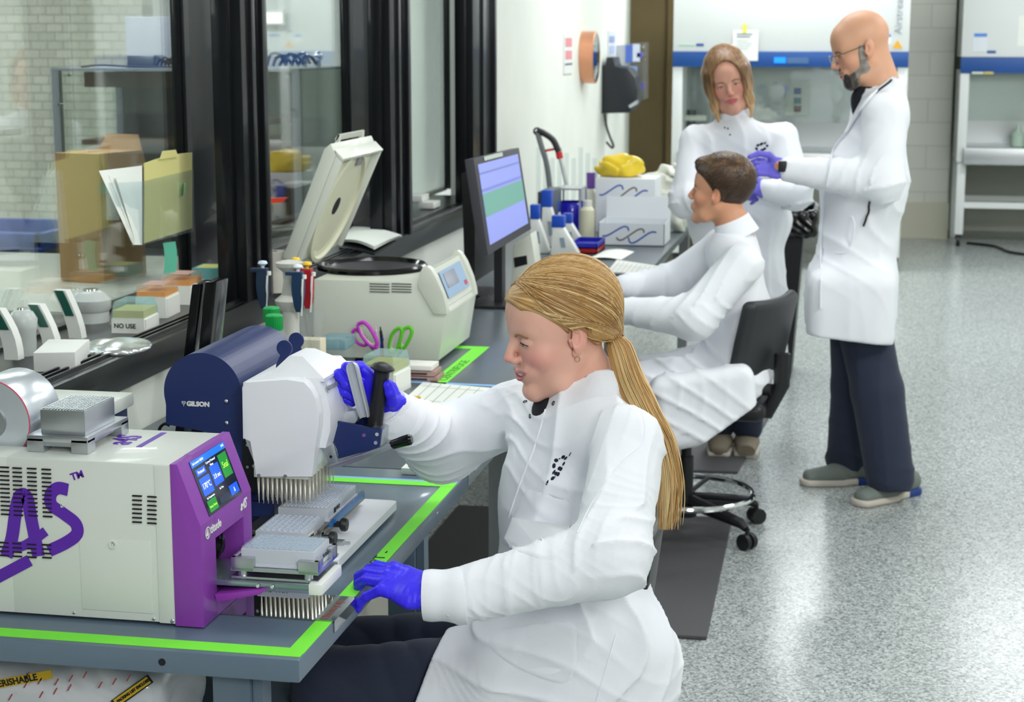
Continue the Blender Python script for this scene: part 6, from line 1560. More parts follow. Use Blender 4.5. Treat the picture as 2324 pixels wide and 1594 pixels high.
# monitors
t = thing('monitor', 'computer monitor on the bench showing a blue and green spreadsheet', 'monitor', (-1.2, 6.1, .76))
q = [P(1075, 360, 5.9), P(1178, 335, 6.36), P(1206, 520, 6.36), P(1108, 580, 5.9)]
nrm = (q[1] - q[0]).cross(q[3] - q[0]).normalized(); nrm = nrm if nrm.x > 0 else -nrm
b = MB(); b.prism(q, -nrm * .035, bevel=.003); b.build('bezel', mat('monitor_grey', '4a4a50', .4), t)
def mq(a, h, l=.001): return q[0] * (1 - a) * (1 - h) + q[1] * a * (1 - h) + q[2] * a * h + q[3] * (1 - a) * h + nrm * l
def mrect(a0, a1, h0, h1, m, l=.001, name='screen_area'):
    b = MB(); b.prism([mq(a0, h0, l), mq(a1, h0, l), mq(a1, h1, l), mq(a0, h1, l)], nrm * .0006); return b.build(name, m, t)
mrect(.06, .94, .07, .91, mat('scr_blue', '8b95d8', .3, emit='8b95d8', es=.5), name='screen'); mrect(.06, .94, .38, .62, mat('scr_green', '6a9e90', .3, emit='6a9e90', es=.45), .002); mrect(.06, .94, .16, .18, mat('scr_grey', '6a78a8', .3, emit='6a78a8', es=.6), .002); mrect(.2, .6, .005, .05, mat('tape_label', 'c8d4c8', .5), .002, 'label')
mrect(.06, .94, .33, .36, M['scr_grey'] if 'scr_grey' in M else mat('scr_grey2', '7078b8', .3, emit='7078b8', es=.6), .002)
b = MB(); cx_, cy_ = -1.25, 6.16; b.bx((cx_ - .02, cy_ - .03, .77), (cx_ + .01, cy_ + .03, 1.1)); b.build('stand', M['blackp'], t); b = MB(); b.bx((cx_ - .10, cy_ - .12, .7605), (cx_ + .12, cy_ + .12, .772), bevel=.003); b.build('base', M['blackp'], t)
t = thing('monitor', 'second black monitor seen edge on behind the lit monitor', 'monitor', (-1.45, 6.3, .76))
b = MB(); b.prism([P(1047, 395, 6.2), P(1060, 390, 6.2), P(1078, 398, 6.2), P(1078, 640, 6.2), P(1055, 655, 6.2)], (0, .45, 0), bevel=.003); b.build('bezel', M['blackp'], t)
b = MB(); c = P(1062, 640, 6.4); b.bx((c.x - .02, 6.35, .772), (c.x + .02, 6.45, c.z)); b.bx((c.x - .1, 6.28, .7605), (c.x + .1, 6.52, .772)); b.build('stand', M['blackp'], t)
# cartons with the twisted ribbon print
def carton(x0, x1, y, d, z0_, h, label, openlid=False, pz=0., ph=1.):
    t = thing('carton', label, 'box', ((x0 + x1) / 2, y, z0_)); b = MB()
    if openlid:
        for lo, hi in (((x0, y, z0_), (x1, y + .003, z0_ + h)), ((x0, y + d - .003, z0_), (x1, y + d, z0_ + h)), ((x0, y, z0_), (x0 + .003, y + d, z0_ + h)), ((x1 - .003, y, z0_), (x1, y + d, z0_ + h)), ((x0, y, z0_), (x1, y + d, z0_ + .003))): b.bx(lo, hi)
        b.prism([(x0, y + d, z0_ + h), (x1, y + d, z0_ + h), (x1 - .0, y + d + .02, z0_ + h + .10), (x0, y + d + .02, z0_ + h + .10)], (0, .003, 0))
    else: b.bx((x0, y, z0_), (x1, y + d, z0_ + h), bevel=.002)
    b.build('box', mat('carton_white', 'dfe4e8', .5), t); W_ = x1 - x0; pr_ = lambda a, c: Vector((x0 + W_ * a, y - .0006, z0_ + h * (pz + ph * c)))
    for pts, col in (([(.06, .42), (.14, .44), (.36, .82), (.44, .82), (.46, .66)], '1f4fae'), ([(.28, .36), (.30, .26), (.38, .28), (.60, .72), (.68, .72), (.69, .58)], '6a5f4c'), ([(.46, .36), (.48, .16), (.56, .16), (.78, .60), (.88, .62)], '1f4fae')):
        b = MB(); stroke(b, smoothpath([pr_(*p) for p in pts], 5), h * ph * .065, (0, -1, 0), .0006); b.build('print', mat('print_' + col, col, .5), t)
    return t
a, c = at(1358, 556, z=.7605), at(1507, 560, z=.7605)
carton(a.x, c.x, 8.06, .26, .7605, .105, 'open white carton printed with a blue and brown twisted ribbon, nearer one', True)
a2, c2_ = P(1352, 470, 8.62), P(1486, 470, 8.62); zt2_ = P(1352, 405, 8.62).z
carton(a2.x, c2_.x, 8.62, .28, .7605, zt2_ - .7605, 'closed taller white carton with the same ribbon print, farther one', pz=.52, ph=.42)
# crumpled bags on the bench end
def lump(name, label, cat, c, r, m, seed=0, z0_=.7605, amp=.55, parent=None):
    f = lambda P_: smax(el(P_, c, r) + amp * min(r) * (folds(P_, (.6, .5, .6), 45, 1.2, seed) * .6 + .5 * nz(P_, 40, seed)), z0_ + .001 - P_[:, 2], .004)
    h = max(r) / 16; return tag(sdf_obj(name, f, np.array(c) - np.array(r) * 1.5 - .01, np.array(c) + np.array(r) * 1.5 + .01, h, m), label, cat)
zb2 = zt2_ + .001
c = B_(1410, 372, 8.78); lump('plastic_bag', 'crumpled yellow plastic bag on top of the farther carton', 'bag', (c[0], c[1], zb2 + .045), (.12, .10, .060), mat('yellow_film', 'f0cf2e', .3, coat=.3), 1, zb2)
c = B_(1480, 400, 9.1); lump('plastic_bag', 'white crumpled plastic bag behind the farther carton', 'bag', (-.93, 9.12, .90), (.16, .10, .15), mat('white_film', 'e6e8de', .4), 4)
c = B_(1510, 450, 8.75); lump('plastic_bag', 'translucent white bag right of the farther carton', 'bag', (-.86, 8.72, .83), (.045, .1, .08), M['white_film'] if 'white_film' in M else mat('white_film2', 'e0e2d4', .4), 7)
# small electronic pipettors in stands
def epip(u, vt, vb, y, label, w_=.05, lean=.02):
    y = at(u, vb, z=.7605).y; w_ *= y / 6.5; lean *= y / 6.5; a = P(u, vt, y); zb = .7605; t = thing('electronic_pipette', label, 'pipette', (a.x, y, zb)); H = a.z - zb
    b = MB(); b.prism([(a.x - w_ * .3, y, zb + H * .72), (a.x + w_ * .25, y, zb + H * .75), (a.x + w_ * .75 + lean, y, zb + .01), (a.x + w_ * .6 + lean, y, zb), (a.x - w_ * .4, y, zb)], (0, .05, 0), bevel=.006); b.build('body', M['white'], t)
    b = MB(); b.bx((a.x - w_ * .35, y - .002, zb + H * .70), (a.x + w_ * .35, y + .05, a.z), bevel=.004); b.build('head', mat('pip_blue', '1c4fc0', .35), t)
    b = MB(); b.prism([(a.x + w_ * .1, y - .001, zb + H * .45), (a.x + w_ * .35, y - .001, zb + H * .45), (a.x + w_ * .45, y - .001, zb + H * .2), (a.x + w_ * .2, y - .001, zb + H * .2)], (0, -.001, 0)); b.build('screen', mat('pip_lcd', '8fa0ac', .3), t)
epip(1213, 465, 575, 6.6, 'white and blue electronic pipette nearest the monitor'); epip(1240, 432, 560, 7.0, 'tall white and blue electronic pipette second from the monitor', .055); epip(1258, 455, 545, 7.35, 'white and blue electronic pipette at the back of the row')
epip(1266, 490, 580, 6.75, 'wide white pipette base with a blue top in front of the row', .07, .03); epip(1287, 485, 560, 7.0, 'white curved pipette with a blue top at the right of the row', .05, .03)
t = thing('charging_stand', 'white desktop unit behind the monitor with a dark slot', 'device', (-1.1, 6.5, .76)); a = P(1165, 560, 6.45)
MB().prism([P(1165, 555, 6.45), P(1205, 530, 6.45), P(1222, 640, 6.45), P(1160, 650, 6.45)], (0, .12, 0), bevel=.006).build('casing', M['cream'], t); MB().prism([P(1166, 585, 6.448), P(1195, 580, 6.448), P(1197, 600, 6.448), P(1168, 608, 6.448)], (0, .004, 0)).build('slot', M['darkvoid'], t)
# grabber tool, faucet, bottles, trays
t = thing('reacher_tool', 'grey reaching tool with a black bent handle and red tip leaning on the wall', 'tool', (-1.5, 8.6, .76)); y = 8.6
b = MB(); b.tube(smoothpath([P(u, v, y) for u, v in ((1219, 297), (1228, 330), (1240, 370), (1247, 420), (1250, 470))] + [Vector((P(1250, 470, 8.6).x, 8.6, .762))]), [.014] * 31, n=8); b.build('arm', mat('tool_grey', '75797c', .4), t)
b = MB(); b.tube(smoothpath([P(u, v, y) for u, v in ((1219, 297), (1235, 303), (1255, 318), (1268, 345))]), .016, n=8); b.lathe([(.012, -.006), (.02, -.006), (.02, .006), (.012, .006)], P(1219, 298, y), 16, (pi / 2, 0, 0), cap=False); b.build('handle', M['blackp'], t)
b = MB(); b.cyl(P(1268, 345, y), P(1271, 360, y), .017); b.tube([P(1238, 342, y), P(1262, 338, y)], .006); b.build('collar', mat('tool_red', 'd03038', .4), t)
b = MB(); b.cyl(P(1271, 358, y), P(1288, 430, y), .009); b.build('shaft', M['alu'], t)
t = thing('faucet', 'chrome gooseneck tap behind the cartons', 'tap', (-1.4, 9.6, .76)); b = MB(); q0 = P(1352, 400, 9.35); b.tube(smoothpath([(q0.x - .02, 9.35, .762), q0, P(1362, 380, 9.35), P(1374, 373, 9.35), P(1384, 382, 9.35), P(1390, 392, 9.35)]), .012, n=10); b.build('spout', M['chrome'], t)
def bottle(u, vt, y, r, col, capc, label, z0_=.7605, hcap=.3):
    a = P(u, vt, y); H = a.z - z0_; t = thing('bottle', label, 'bottle', (a.x, y, z0_))
    MB().lathe([(0, 0), (r, 0), (r, H * (.9 - hcap)), (r * .6, H * (1 - hcap)), (0, H * (1 - hcap))], (a.x, y, z0_), 20).build('bottle', mat('b' + col, col, .35), t)
    MB().lathe([(r * .62, H * (1 - hcap)), (r * .66, H), (0, H)], (a.x, y, z0_), 16).build('cap', mat('c' + capc, capc, .4), t)
bottle(1341, 392, 8.9, .035, 'ecebdf', '7a52b0', 'white bottle with a purple cap beside the cartons'); bottle(1322, 425, 8.6, .03, 'e8e8dc', 'd8dcd8', 'small white bottle left of the purple capped one'); bottle(1333, 455, 8.3, .035, 'e9e6c8', 'e8e8e0', 'short cream bottle in front of the purple capped one', hcap=.15)
t = thing('desktop_box', 'dark grey box unit against the wall behind the pipettes', 'device', (-1.35, 8.0, .76)); MB().bx((P(1220, 440, 8.0).x, 8.0, .7605), (P(1250, 440, 8.0).x, 8.3, P(1235, 436, 8.0).z), bevel=.004).build('casing', mat('slate', '4a5562', .4), t)
t = thing('glass_tank', 'small framed clear tank holding a deep blue vessel', 'tank', (-1.2, 8.2, .76)); x0, x1 = P(1262, 430, 8.3).x, P(1318, 430, 8.3).x; zt_ = P(1290, 428, 8.3).z
b = MB(); b.bx((x0, 8.3, zt_ - .008), (x1, 8.5, zt_)); 
for x in (x0, x1 - .008): b.bx((x, 8.3, .7605), (x + .008, 8.308, zt_)); b.bx((x, 8.49, .7605), (x + .008, 8.5, zt_))
b.build('frame', M['alu'], t); MB().lathe([(0, 0), (.05, 0), (.075, .07), (.08, .15), (.07, .17)], ((x0 + x1) / 2, 8.40, .7605), 28, cap=False).build('vessel', mat('deep_blue', '2018b8', .15, coat=.5), t)
for lab, v0, col, z_ in (('dark red plastic tray under the blue tray', 500, 'a01818', .7605), ('royal blue plastic tray stacked on the red tray', 488, '1820a8', .785)):
    x0, x1 = P(1295, 500, 7.7).x, P(1356, 500, 7.7).x; b = MB(); b.bx((x0, 7.7, z_), (x1, 7.95, z_ + .006))
    for lo, hi in (((x0, 7.7, z_), (x1, 7.705, z_ + .024)), ((x0, 7.945, z_), (x1, 7.95, z_ + .024)), ((x0, 7.7, z_), (x0 + .005, 7.95, z_ + .024)), ((x1 - .005, 7.7, z_), (x1, 7.95, z_ + .024))): b.bx(lo, hi)
    tag(b.build('tray', mat('tray_' + col, col, .4)), lab, 'tray')
t = thing('clear_pipette_tube', 'row of clear tubes standing against the wall behind the reaching tool', 'tubes', (-1.6, 8.9, .76)); 
for i in range(9):
    a = P(1222 + i * 16, 335 + (i % 3) * 12, 9.0); MB().cyl((a.x, 9.0, .7605), (a.x, 9.0, a.z), .012, n=12, cap=False).build('tube', M['acry'], t)
paper([(1335, 588), (1410, 590), (1440, 572), (1375, 568)], 'folded white sheet of paper on the bench left of the young man', lines=0, curl=.008)
t = paper([(1350, 650), (1480, 655), (1520, 608), (1400, 590)], 'white computer keyboard on the bench in front of the young man', name='keyboard', lines=12, cat='keyboard', m=M['white'])
b = MB(); c = at(1388, 628, z=.7605); b.bx((c.x - .04, c.y, .7605), (c.x + .05, c.y + .05, .772), bevel=.004); tag(b.build('phone', M['blackp']), 'black phone lying on the bench by the young man\'s hands', 'phone')
b = MB(); c = at(1548, 512, z=.7605); b.bx((c.x - .05, c.y - .3, .7605), (c.x + .03, c.y - .05, .785), bevel=.003); tag(b.build('notepad', mat('pad', 'dfeadc', .6)), 'pale green notepad stack at the far bench corner', 'notepad')
# ================================================================== far end of the room
M['bscw'] = mat('cabinet_white', 'e2e6e4', .4); M['bscb'] = mat('cabinet_blue_band', '1d4f96', .35)
def bsc(x0, x1, y, zb0, zb1, zw, label, ztop=2.5, full=True):
    """biosafety cabinet: hood, blue band, sash opening, work deck, legs"""
    t = thing('biosafety_cabinet', label, 'cabinet', ((x0 + x1) / 2, y, 0)); D = .78
    b = MB(); b.bx((x0, y, zb1), (x1, y + D, ztop), bevel=.01); b.build('hood', M['bscw'], t)
    b = MB(); b.bx((x0 + .0, y - .012, zb0), (x1 - .0, y + .05, zb1), bevel=.003); b.build('control_band', M['bscb'], t)
    b = MB(); b.bx((x0, y, zw - .12), (x0 + .075, y + D, zb0 + .02), bevel=.004); b.build('side_panel', M['bscw'], t); b = MB(); b.bx((x1 - .075, y, zw - .12), (x1, y + D, zb0 + .02), bevel=.004); b.build('side_panel', M['bscw'], t)
    b = MB(); b.bx((x0 + .075, y + D - .03, zw), (x1 - .075, y + D - .02, zb0 + .02)); b.build('back_wall', M['steel'], t)
    b = MB(); b.bx((x0 + .05, y - .05, zw - .14), (x1 - .05, y + D - .02, zw), bevel=.01); b.build('work_deck', M['steel'], t)
    b = MB(); b.bx((x0 + .075, y + .02, zw + .22), (x1 - .075, y + .026, zb0 + .02)); b.build('sash', M['glass'], t)
    for x in (x0 + .01, x1 - .08):
        b = MB(); b.bx((x, y + D - .1, .0), (x + .07, y + D - .03, zw - .12)); b.build('leg', M['bscw'], t); b = MB(); b.bx((x, y + .02, .10), (x + .07, y + .09, zw - .12), bevel=.003); lg = b.build('leg', M['bscw'], t)
        b = MB(); b.cyl((x + .02, y + .055, .045), (x + .05, y + .055, .045), .044, n=18); b.bx((x + .01, y + .03, .06), (x + .06, y + .08, .10)); b.build('caster', M['blackp'], lg)
    b = MB(); b.bx((x0 + .05, y + .04, .32), (x1 - .05, y + .07, .37)); b.bx((x0 + .05, y + D - .08, .32), (x1 - .05, y + D - .05, .37)); b.build('cross_bar', M['bscw'], t)
    return t
Y1 = 13.2
x0, x1 = P(1527, 130, Y1).x, P(2062, 130, Y1).x; zb1, zb0 = P(1700, 118, Y1).z, P(1700, 152, Y1).z
c1 = bsc(x0, x1, Y1, zb0, zb1, P(1700, 345, Y1).z, 'white biosafety cabinet with a blue band behind the standing pair')
def onf(u0, v0, u1, v1, y, m, name, th=.004, par=None):
    a, b_ = P(u0, v0, y), P(u1, v1, y); b = MB(); b.bx((a.x, y - th, b_.z), (b_.x, y, a.z)); return b.build(name, m, par)
onf(1757, 130, 1783, 143, Y1 - .012, mat('lcd_blue', '1a7cff', .2, emit='1a7cff', es=1.2), 'lcd', par=c1); onf(1786, 130, 1835, 144, Y1 - .012, mat('keys_grey', '4a6c9a', .4), 'keypad', par=c1)
onf(1580, 99, 1597, 105, Y1, M['bscb'], 'badge', par=c1); onf(1540, 101, 1575, 104, Y1, mat('badge_green', '9cc8b0', .4), 'badge_text', par=c1)
text('lettering', 'Airstream', P(2046, 78, Y1) + Vector((0, -.005, 0)), (0, 0, 1), (-1, 0, 0), .075, mat('label_grey', '8a94a0', .5), c1)
a = P(2037, 110, Y1 - .002); b = MB(); b.prism([P(2025, 110, Y1 - .002), P(2049, 110, Y1 - .002), P(2037, 91, Y1 - .002)], (0, -.003, 0)); b.build('warning_sign', mat('warn_yellow', 'e8b030', .5), c1)
onf(2007, 78, 2022, 84, Y1, mat('label_blue', '4a88e0', .5), 'label', par=c1); onf(2007, 84, 2022, 100, Y1, M['paper'], 'label', par=c1)
t = thing('posted_notice', 'white printed notice held by yellow tape on the blue banded cabinet', 'paper', P(1690, 100, Y1)); onf(1664, 68, 1720, 138, Y1 - .016, M['paper'], 'sheet', par=t, th=.002); onf(1686, 55, 1694, 76, Y1 - .019, mat('tape_yellow', 'e8dc5a', .5), 'tape', par=t, th=.002)
for i, v in enumerate((76, 82, 92, 98, 104, 110)): onf(1672, v, 1708 - (i % 3) * 5, v + (3 if i < 2 else 1.2), Y1 - .0185, mat('notice_ink%d' % i, '8890a0' if i < 2 else 'b0b6c4', .6), 'print', par=t, th=.001)
yb_ = Y1 + .74
onf(1784, 184, 1836, 262, yb_, mat('outlet_plate', 'd8dcd4', .4), 'outlet_plate', par=c1, th=.02); 
for k, (v, m) in enumerate(((200, '2a5a98'), (222, '3a7a80'), (240, '6a4438'))): onf(1802, v, 1818, v + 14, yb_ - .021, mat('switch%d' % k, m, .4), 'switch', par=c1, th=.006)
t = thing('microscope', 'dark grey apparatus inside the cabinet left of the standing woman', 'device', P(1548, 340, Y1 + .3)); q = P(1555, 300, Y1 + .3); zz = P(1555, 345, Y1 + .3).z
b = MB(); b.bx((q.x - .08, Y1 + .3, zz), (q.x + .10, Y1 + .5, zz + .04)); b.bx((q.x - .06, Y1 + .35, zz), (q.x + .0, Y1 + .45, zz + .35), bevel=.01); b.cyl((q.x + .04, Y1 + .38, zz + .12), (q.x + .04, Y1 + .38, zz + .32), .035); b.build('stand', mat('scope_grey', '5a5f60', .4), t); b = MB().bx((q.x - .05, Y1 + .3, zz + .24), (q.x + .16, Y1 + .4, zz + .28)); b.build('arm', M['cream'], t)
Y2 = 14.9
x0, zb1, zb0 = P(2181, 130, Y2).x, P(2200, 130, Y2).z, P(2200, 166, Y2).z
c2b = bsc(x0, x0 + 1.85, Y2, zb0, zb1, P(2200, 335, Y2).z, 'white biosafety cabinet with a blue band at the right frame edge')
onf(2211, 76, 2240, 83, Y2, mat('label_blue2', '4a88e0', .5), 'label', par=c2b); onf(2208, 86, 2240, 118, Y2, mat('label_pale', 'dfe6ec', .5), 'label', par=c2b); onf(2240, 115, 2260, 121, Y2, M['bscb'], 'badge', par=c2b); onf(2312, 36, 2340, 105, Y2, M['paper'], 'notice', par=c2b)
onf(2206, 163, 2232, 168, Y2 - .06, mat('pale_edge', 'd8dcc8', .5), 'tape', par=c2b); onf(2234, 163, 2254, 168, Y2 - .06, mat('tape_yellow2', 'd8c060', .5), 'tape', par=c2b)
t = thing('wash_bottle', 'translucent pale green bottle inside the right cabinet', 'bottle', P(2305, 330, Y2 + .3)); q = P(2310, 318, Y2 + .3); MB().lathe([(0, 0), (.06, 0), (.06, .09), (.02, .14), (.015, .18), (0, .18)], (q.x, Y2 + .3, P(2200, 335, Y2).z + .001), 20).build('bottle', mat('pale_green_plastic', 'b8cdbc', .3), t); MB().cyl((q.x, Y2 + .3, q.z + .09), (q.x, Y2 + .3, q.z + .13), .014).build('cap', M['white'], t)
t = thing('floor_cable', 'grey cable running along the floor from the right cabinet', 'cable', (1, 14.7, 0)); b = MB(); b.tube(smoothpath([at(2195, 552, z=.012), at(2225, 555, z=.012), at(2260, 560, z=.012), at(2290, 572, z=.012), at(2330, 578, z=.012)]), .012); b.build('cord', M['blackp'], t)
# waste bin
t = thing('waste_bin', 'black waste bin lined with a black bag between the standing woman and man', 'bin', (-.27, 8.9, 0)); x0, x1 = P(1786, 700, 8.9).x, P(1824, 600, 8.9).x
b = MB(); b.rings([[(x0 + .03, 8.85, .0), (x1 - .05, 8.85, 0), (x1 - .05, 9.2, 0), (x0 + .03, 9.2, 0)], [(x0 - .05, 8.8, .80), (x1 + .0, 8.8, .80), (x1 + .0, 9.25, .80), (x0 - .05, 9.25, .80)]]); b.build('bin', M['blackp'], t)
xm = (x0 + x1) / 2 - .02; f = lambda P_: np.maximum(rbox(P_, (xm, 9.02, .80), (.125, .24, .07), .03) + .012 * folds(P_, (.7, .5, .3), 60, 1.2, 1), -rbox(P_, (xm, 9.02, .84), (.10, .21, .05), .02)); sdf_obj('liner', f, (xm - .2, 8.7, .70), (xm + .2, 9.3, .92), .01, M['glossblack'], t)
# wall mounted things
def wallrect(u0, v0, u1, v1, m, name, lift=.004, par=None):
    a, b_ = at(u0, v0, x=WX + lift), at(u1, v1, x=WX + lift); b = MB(); b.bx((WX + .0005, a.y, b_.z), (WX + lift, b_.y, a.z)); return b.build(name, m, par)
t = thing('wall_sign', 'white sign with two lines of red writing left of the round mirror', 'sign', at(1290, 120, x=WX)); wallrect(1281, 78, 1300, 166, mat('sign_white', 'e4e6e2', .4), 'panel', .008, t)
for v0, v1 in ((86, 106), (115, 134)): wallrect(1284, v0, 1298, v1, mat('sign_red%d' % v0, 'd88a90', .5), 'red_letters', .010, t)
wallrect(1283, 144, 1299, 147, mat('sign_black', '6a7076', .5), 'black_letters', .010, t)
t = thing('wall_mirror', 'round mirror with a copper rim standing out from the wall', 'mirror', at(1325, 130, x=WX)); c = at(1322, 130, x=WX); r_ = .165
b = MB(); b.lathe([(r_, 0), (r_, .085), (r_ - .012, .09), (r_ - .012, 0)], (WX + .001, c.y, c.z), 48, (0, pi / 2, 0), cap=False); b.build('rim', mat('copper', 'd89a78', .3, metal=.7), t)
b = MB(); b.lathe([(0, .082), (r_ - .010, .082), (r_ - .010, .090), (0, .092)], (WX, c.y, c.z), 48, (0, pi / 2, 0)); b.build('mirror_glass', mat('mirror', '9aa4a8', .05, metal=1), t)
t = thing('towel_dispenser', 'black wall mounted paper towel dispenser', 'dispenser', at(1400, 200, x=WX)); yd = 12.0
pts = [(1362, 258), (1362, 150), (1375, 150), (1376, 130), (1392, 130), (1394, 152), (1425, 156), (1440, 175), (1446, 205), (1443, 235), (1428, 256)]
b = MB(); b.prism([P(u, v, yd) for u, v in pts], (0, .32, 0), bevel=.006); b.build('casing', mat('dispenser_black', '20242a', .35), t); b = MB(); b.prism([P(u, v, yd - .004) for u, v in [(1426, 240), (1444, 228), (1446, 236), (1430, 246)]], (0, .1, 0)); b.build('tear_bar', M['alu'], t)
b = MB(); b.tube(smoothpath([P(1372, 258, yd), P(1376, 285, yd), P(1384, 310, yd), P(1392, 330, yd), P(1388, 335, yd), P(1376, 322, yd)]), .008); tag(b.build('wall_cable', M['blackp']), 'black cable hanging below the towel dispenser', 'cable')
t = thing('wall_sign', 'small blue lettered sign above the towel dispenser', 'sign', at(1388, 100, x=WX)); wallrect(1381, 70, 1398, 126, mat('sign_pale', 'd4dae2', .4), 'panel', .006, t); wallrect(1384, 82, 1395, 96, mat('sign_blue', '8c9cc4', .5), 'blue_letters', .009, t); wallrect(1384, 104, 1395, 122, mat('sign_blue2', 'a4b2d0', .5), 'blue_letters', .009, t)
t = thing('glove_holder', 'clear wall rack of blue gloves beside the towel dispenser', 'holder', at(1440, 150, x=WX)); yg_ = 12.7
b = MB(); b.prism([P(u, v, yg_) for u, v in [(1418, 98), (1463, 96), (1462, 225), (1436, 236), (1418, 200)]], (0, .24, 0), bevel=.003); b.build('rack', M['acry'], t)
b = MB(); c_ = P(1420, 150, yg_); b.bx((WX + .0005, yg_ + .02, c_.z - .15), (max(c_.x, WX + .01), yg_ + .2, c_.z + .15)); b.build('back_plate', M['alu'], t)
for i, (u0, v0, u1, v1, c_) in enumerate(((1420, 102, 1436, 142, '5878d0'), (1436, 100, 1452, 140, 'dfe8f8'), (1430, 150, 1446, 190, '8ea4d8'), (1448, 188, 1460, 205, '5a52e8'), (1446, 120, 1458, 130, '6a62e0'))):
    onf(u0, v0, u1, v1, yg_ - .001, mat('gl%d' % i, c_, .4), 'glove_box', par=t, th=.01)
b = MB(); q = P(1375, 150, 12.0)
# ================================================================== window ledge and room beyond
ZS = .9625
c0_ = at(75, 845, z=ZS)
b = MB(); b.prism([at(77, 845, z=ZS), at(172, 843, z=ZS), at(205, 812, z=ZS), at(112, 812, z=ZS)], (0, 0, .045), bevel=.002); tag(b.build('carton', mat('white_card', 'e9ebe6', .6)), 'plain white flat carton on the black window ledge', 'box')
def foil(u, v, rx, ry, rz_, label, m, seed):
    c = at(u, v, z=ZS); return lump('foil_pouch', label, 'pouch', (c.x, c.y, ZS + rz_ * .4), (rx, ry, rz_), m, seed, ZS, .5)
M['foil'] = mat('silver_foil', 'd4d8d6', .22, metal=.7)
foil(265, 795, .085, .10, .016, 'crumpled silver foil pouch on the ledge beside the white carton', M['foil'], 2)
foil(222, 806, .035, .05, .014, 'clear round plastic dish wrapped in film, left of the foil pouch', M['bag'], 5)
def tb(u, v, lx, ly, hb, hl, *a, **k): c = at(u, v, z=ZS); return tipbox(c.x, c.y + ly / 2, ZS, lx, ly, hb, hl, *a, rz=R(4), **k)
t_ = tb(288, 757, .088, .115, .040, .042, 'tip box marked NO USE with yellow tips and a pale blue lid on the ledge', M['lidblue'], M['tipyellow'])
c = at(288, 757, z=ZS); text('handwriting', 'NO USE', (c.x - .034, c.y - .0025, ZS + .014), (1, 0, 0), (0, 0, 1), .017, mat('marker_black', '202428', .7), t_, bold=.0003)
orange = mat('tip_orange', 'f2a828', .4); note1 = mat('label_maroon', 'c49a8c', .6)
tb(340, 722, .085, .12, .058, .030, 'tip box with orange tips and a maroon framed label behind the NO USE box', M['lidclear'], orange, note=note1, inset=.04)
tb(398, 692, .085, .12, .055, .030, 'tip box with orange tips, third along the ledge', M['lidclear'], orange, note=note1, inset=.04)
tb(462, 668, .088, .12, .045, .032, 'tip box with a teal lid and a yellow note, last along the ledge', M['lidteal'], M['lidteal'], note=mat('yellow_note', 'e6e48a', .7), inset=.1)
t = thing('zip_bag', 'flat clear zip bag leaning at the window post', 'bag', at(520, 660, z=ZS)); c = at(520, 665, z=ZS); b = MB(); b.sheet(lambda a, b_: (c.x - .02 + .07 * a, c.y + .05 + .005 * sin(a * 8), ZS + .002 + .07 * b_), 8, 6); b.build('bag_film', M['bag'], t)
xh = -2.018
# document pocket hung on the glass
t = thing('document_pocket', 'clear wall pocket with papers and a cream folder fixed to the window', 'file holder', at(340, 450, x=xh))
H_ = lambda u, v, l=0: at(u, v, x=xh + l)
b = MB(); fr_ = [H_(322, 468, .10), H_(432, 440, .10), H_(438, 520, .05), H_(322, 555, .05)]; 
bq = [at(245, 410, x=xh + .01), at(440, 380, x=xh + .01), at(440, 525, x=xh + .01), at(303, 560, x=xh + .01)]
b.prism([P(245, 415, 4.294), P(322, 412, 4.458), P(322, 556, 4.458), P(300, 560, 4.458)], (.002, .002, 0)); b.prism([P(322, 412, 4.458), P(438, 385, 4.845), P(438, 525, 4.845), P(322, 556, 4.458)], (.002, -.002, 0)); b.build('pocket', M['acry'], t)
b = MB(); b.sheet(lambda a, b_: P(326 + 108 * a, (371 - 24 * a - 5 * sin(a * 3)) * (1 - b_) + (552 - 34 * a) * b_, 4.50 + .345 * a), 12, 6, .003); b.prism([P(362, 362, 4.593), P(368, 343, 4.613), P(398, 340, 4.709), P(404, 356, 4.729)], (0, .003, 0)); b.build('folder', mat('manila_cream', 'dcd68c', .7), t)
for i, (u, du) in enumerate(((224, 0), (234, 8), (246, 14), (262, 18))):
    b = MB(); b.sheet(lambda a, b_: P((u + (322 - u) * a) * (1 - b_) + (302 + du * .4 + (322 - 302 - du * .4) * a) * b_, (388 - 12 * a + i * 5) * (1 - b_) + 556 * b_, 4.345 + .011 * i + .135 * a), 6, 6, .001); b.build('paper', M['paper'], t)
b = MB(); b.prism([P(404, 420, 4.885), P(420, 415, 4.748), P(418, 442, 4.748), P(403, 446, 4.885)], (0, -.002, 0)); b.build('sticky_note', mat('mint_note', '8fd2b4', .7), t)
b = MB(); b.bx((xh - .001, 5.03, 1.19), (xh + .012, 5.055, 1.33)); b.build('clip', M['acry'], t)
b = MB(); b.sheet(lambda a, b_: P(370 + 28 * a + 4 * sin(b_ * 3), 552 + 70 * b_ - 4 * a, 4.690), 4, 8, .001); tag(b.build('sticky_note', mat('mint_note2', '72d8b8', .7)), 'long mint green note hanging on the window below the document pocket', 'note')
t = thing('paper_roll', 'white paper roll on the ledge beyond the first post', 'roll', at(620, 600, z=ZS)); c = P(622, 585, 4.98); MB().lathe([(.012, 0), (.036, 0), (.036, c.z + .02 - ZS), (.012, c.z + .02 - ZS)], (c.x, 4.98, ZS), 28, cap=False).build('roll', mat('roll_white', 'dcd8cc', .7), t)
t = thing('paper_stack', 'curling stack of white papers on a black binder on the ledge', 'papers', at(850, 545, z=ZS)); 
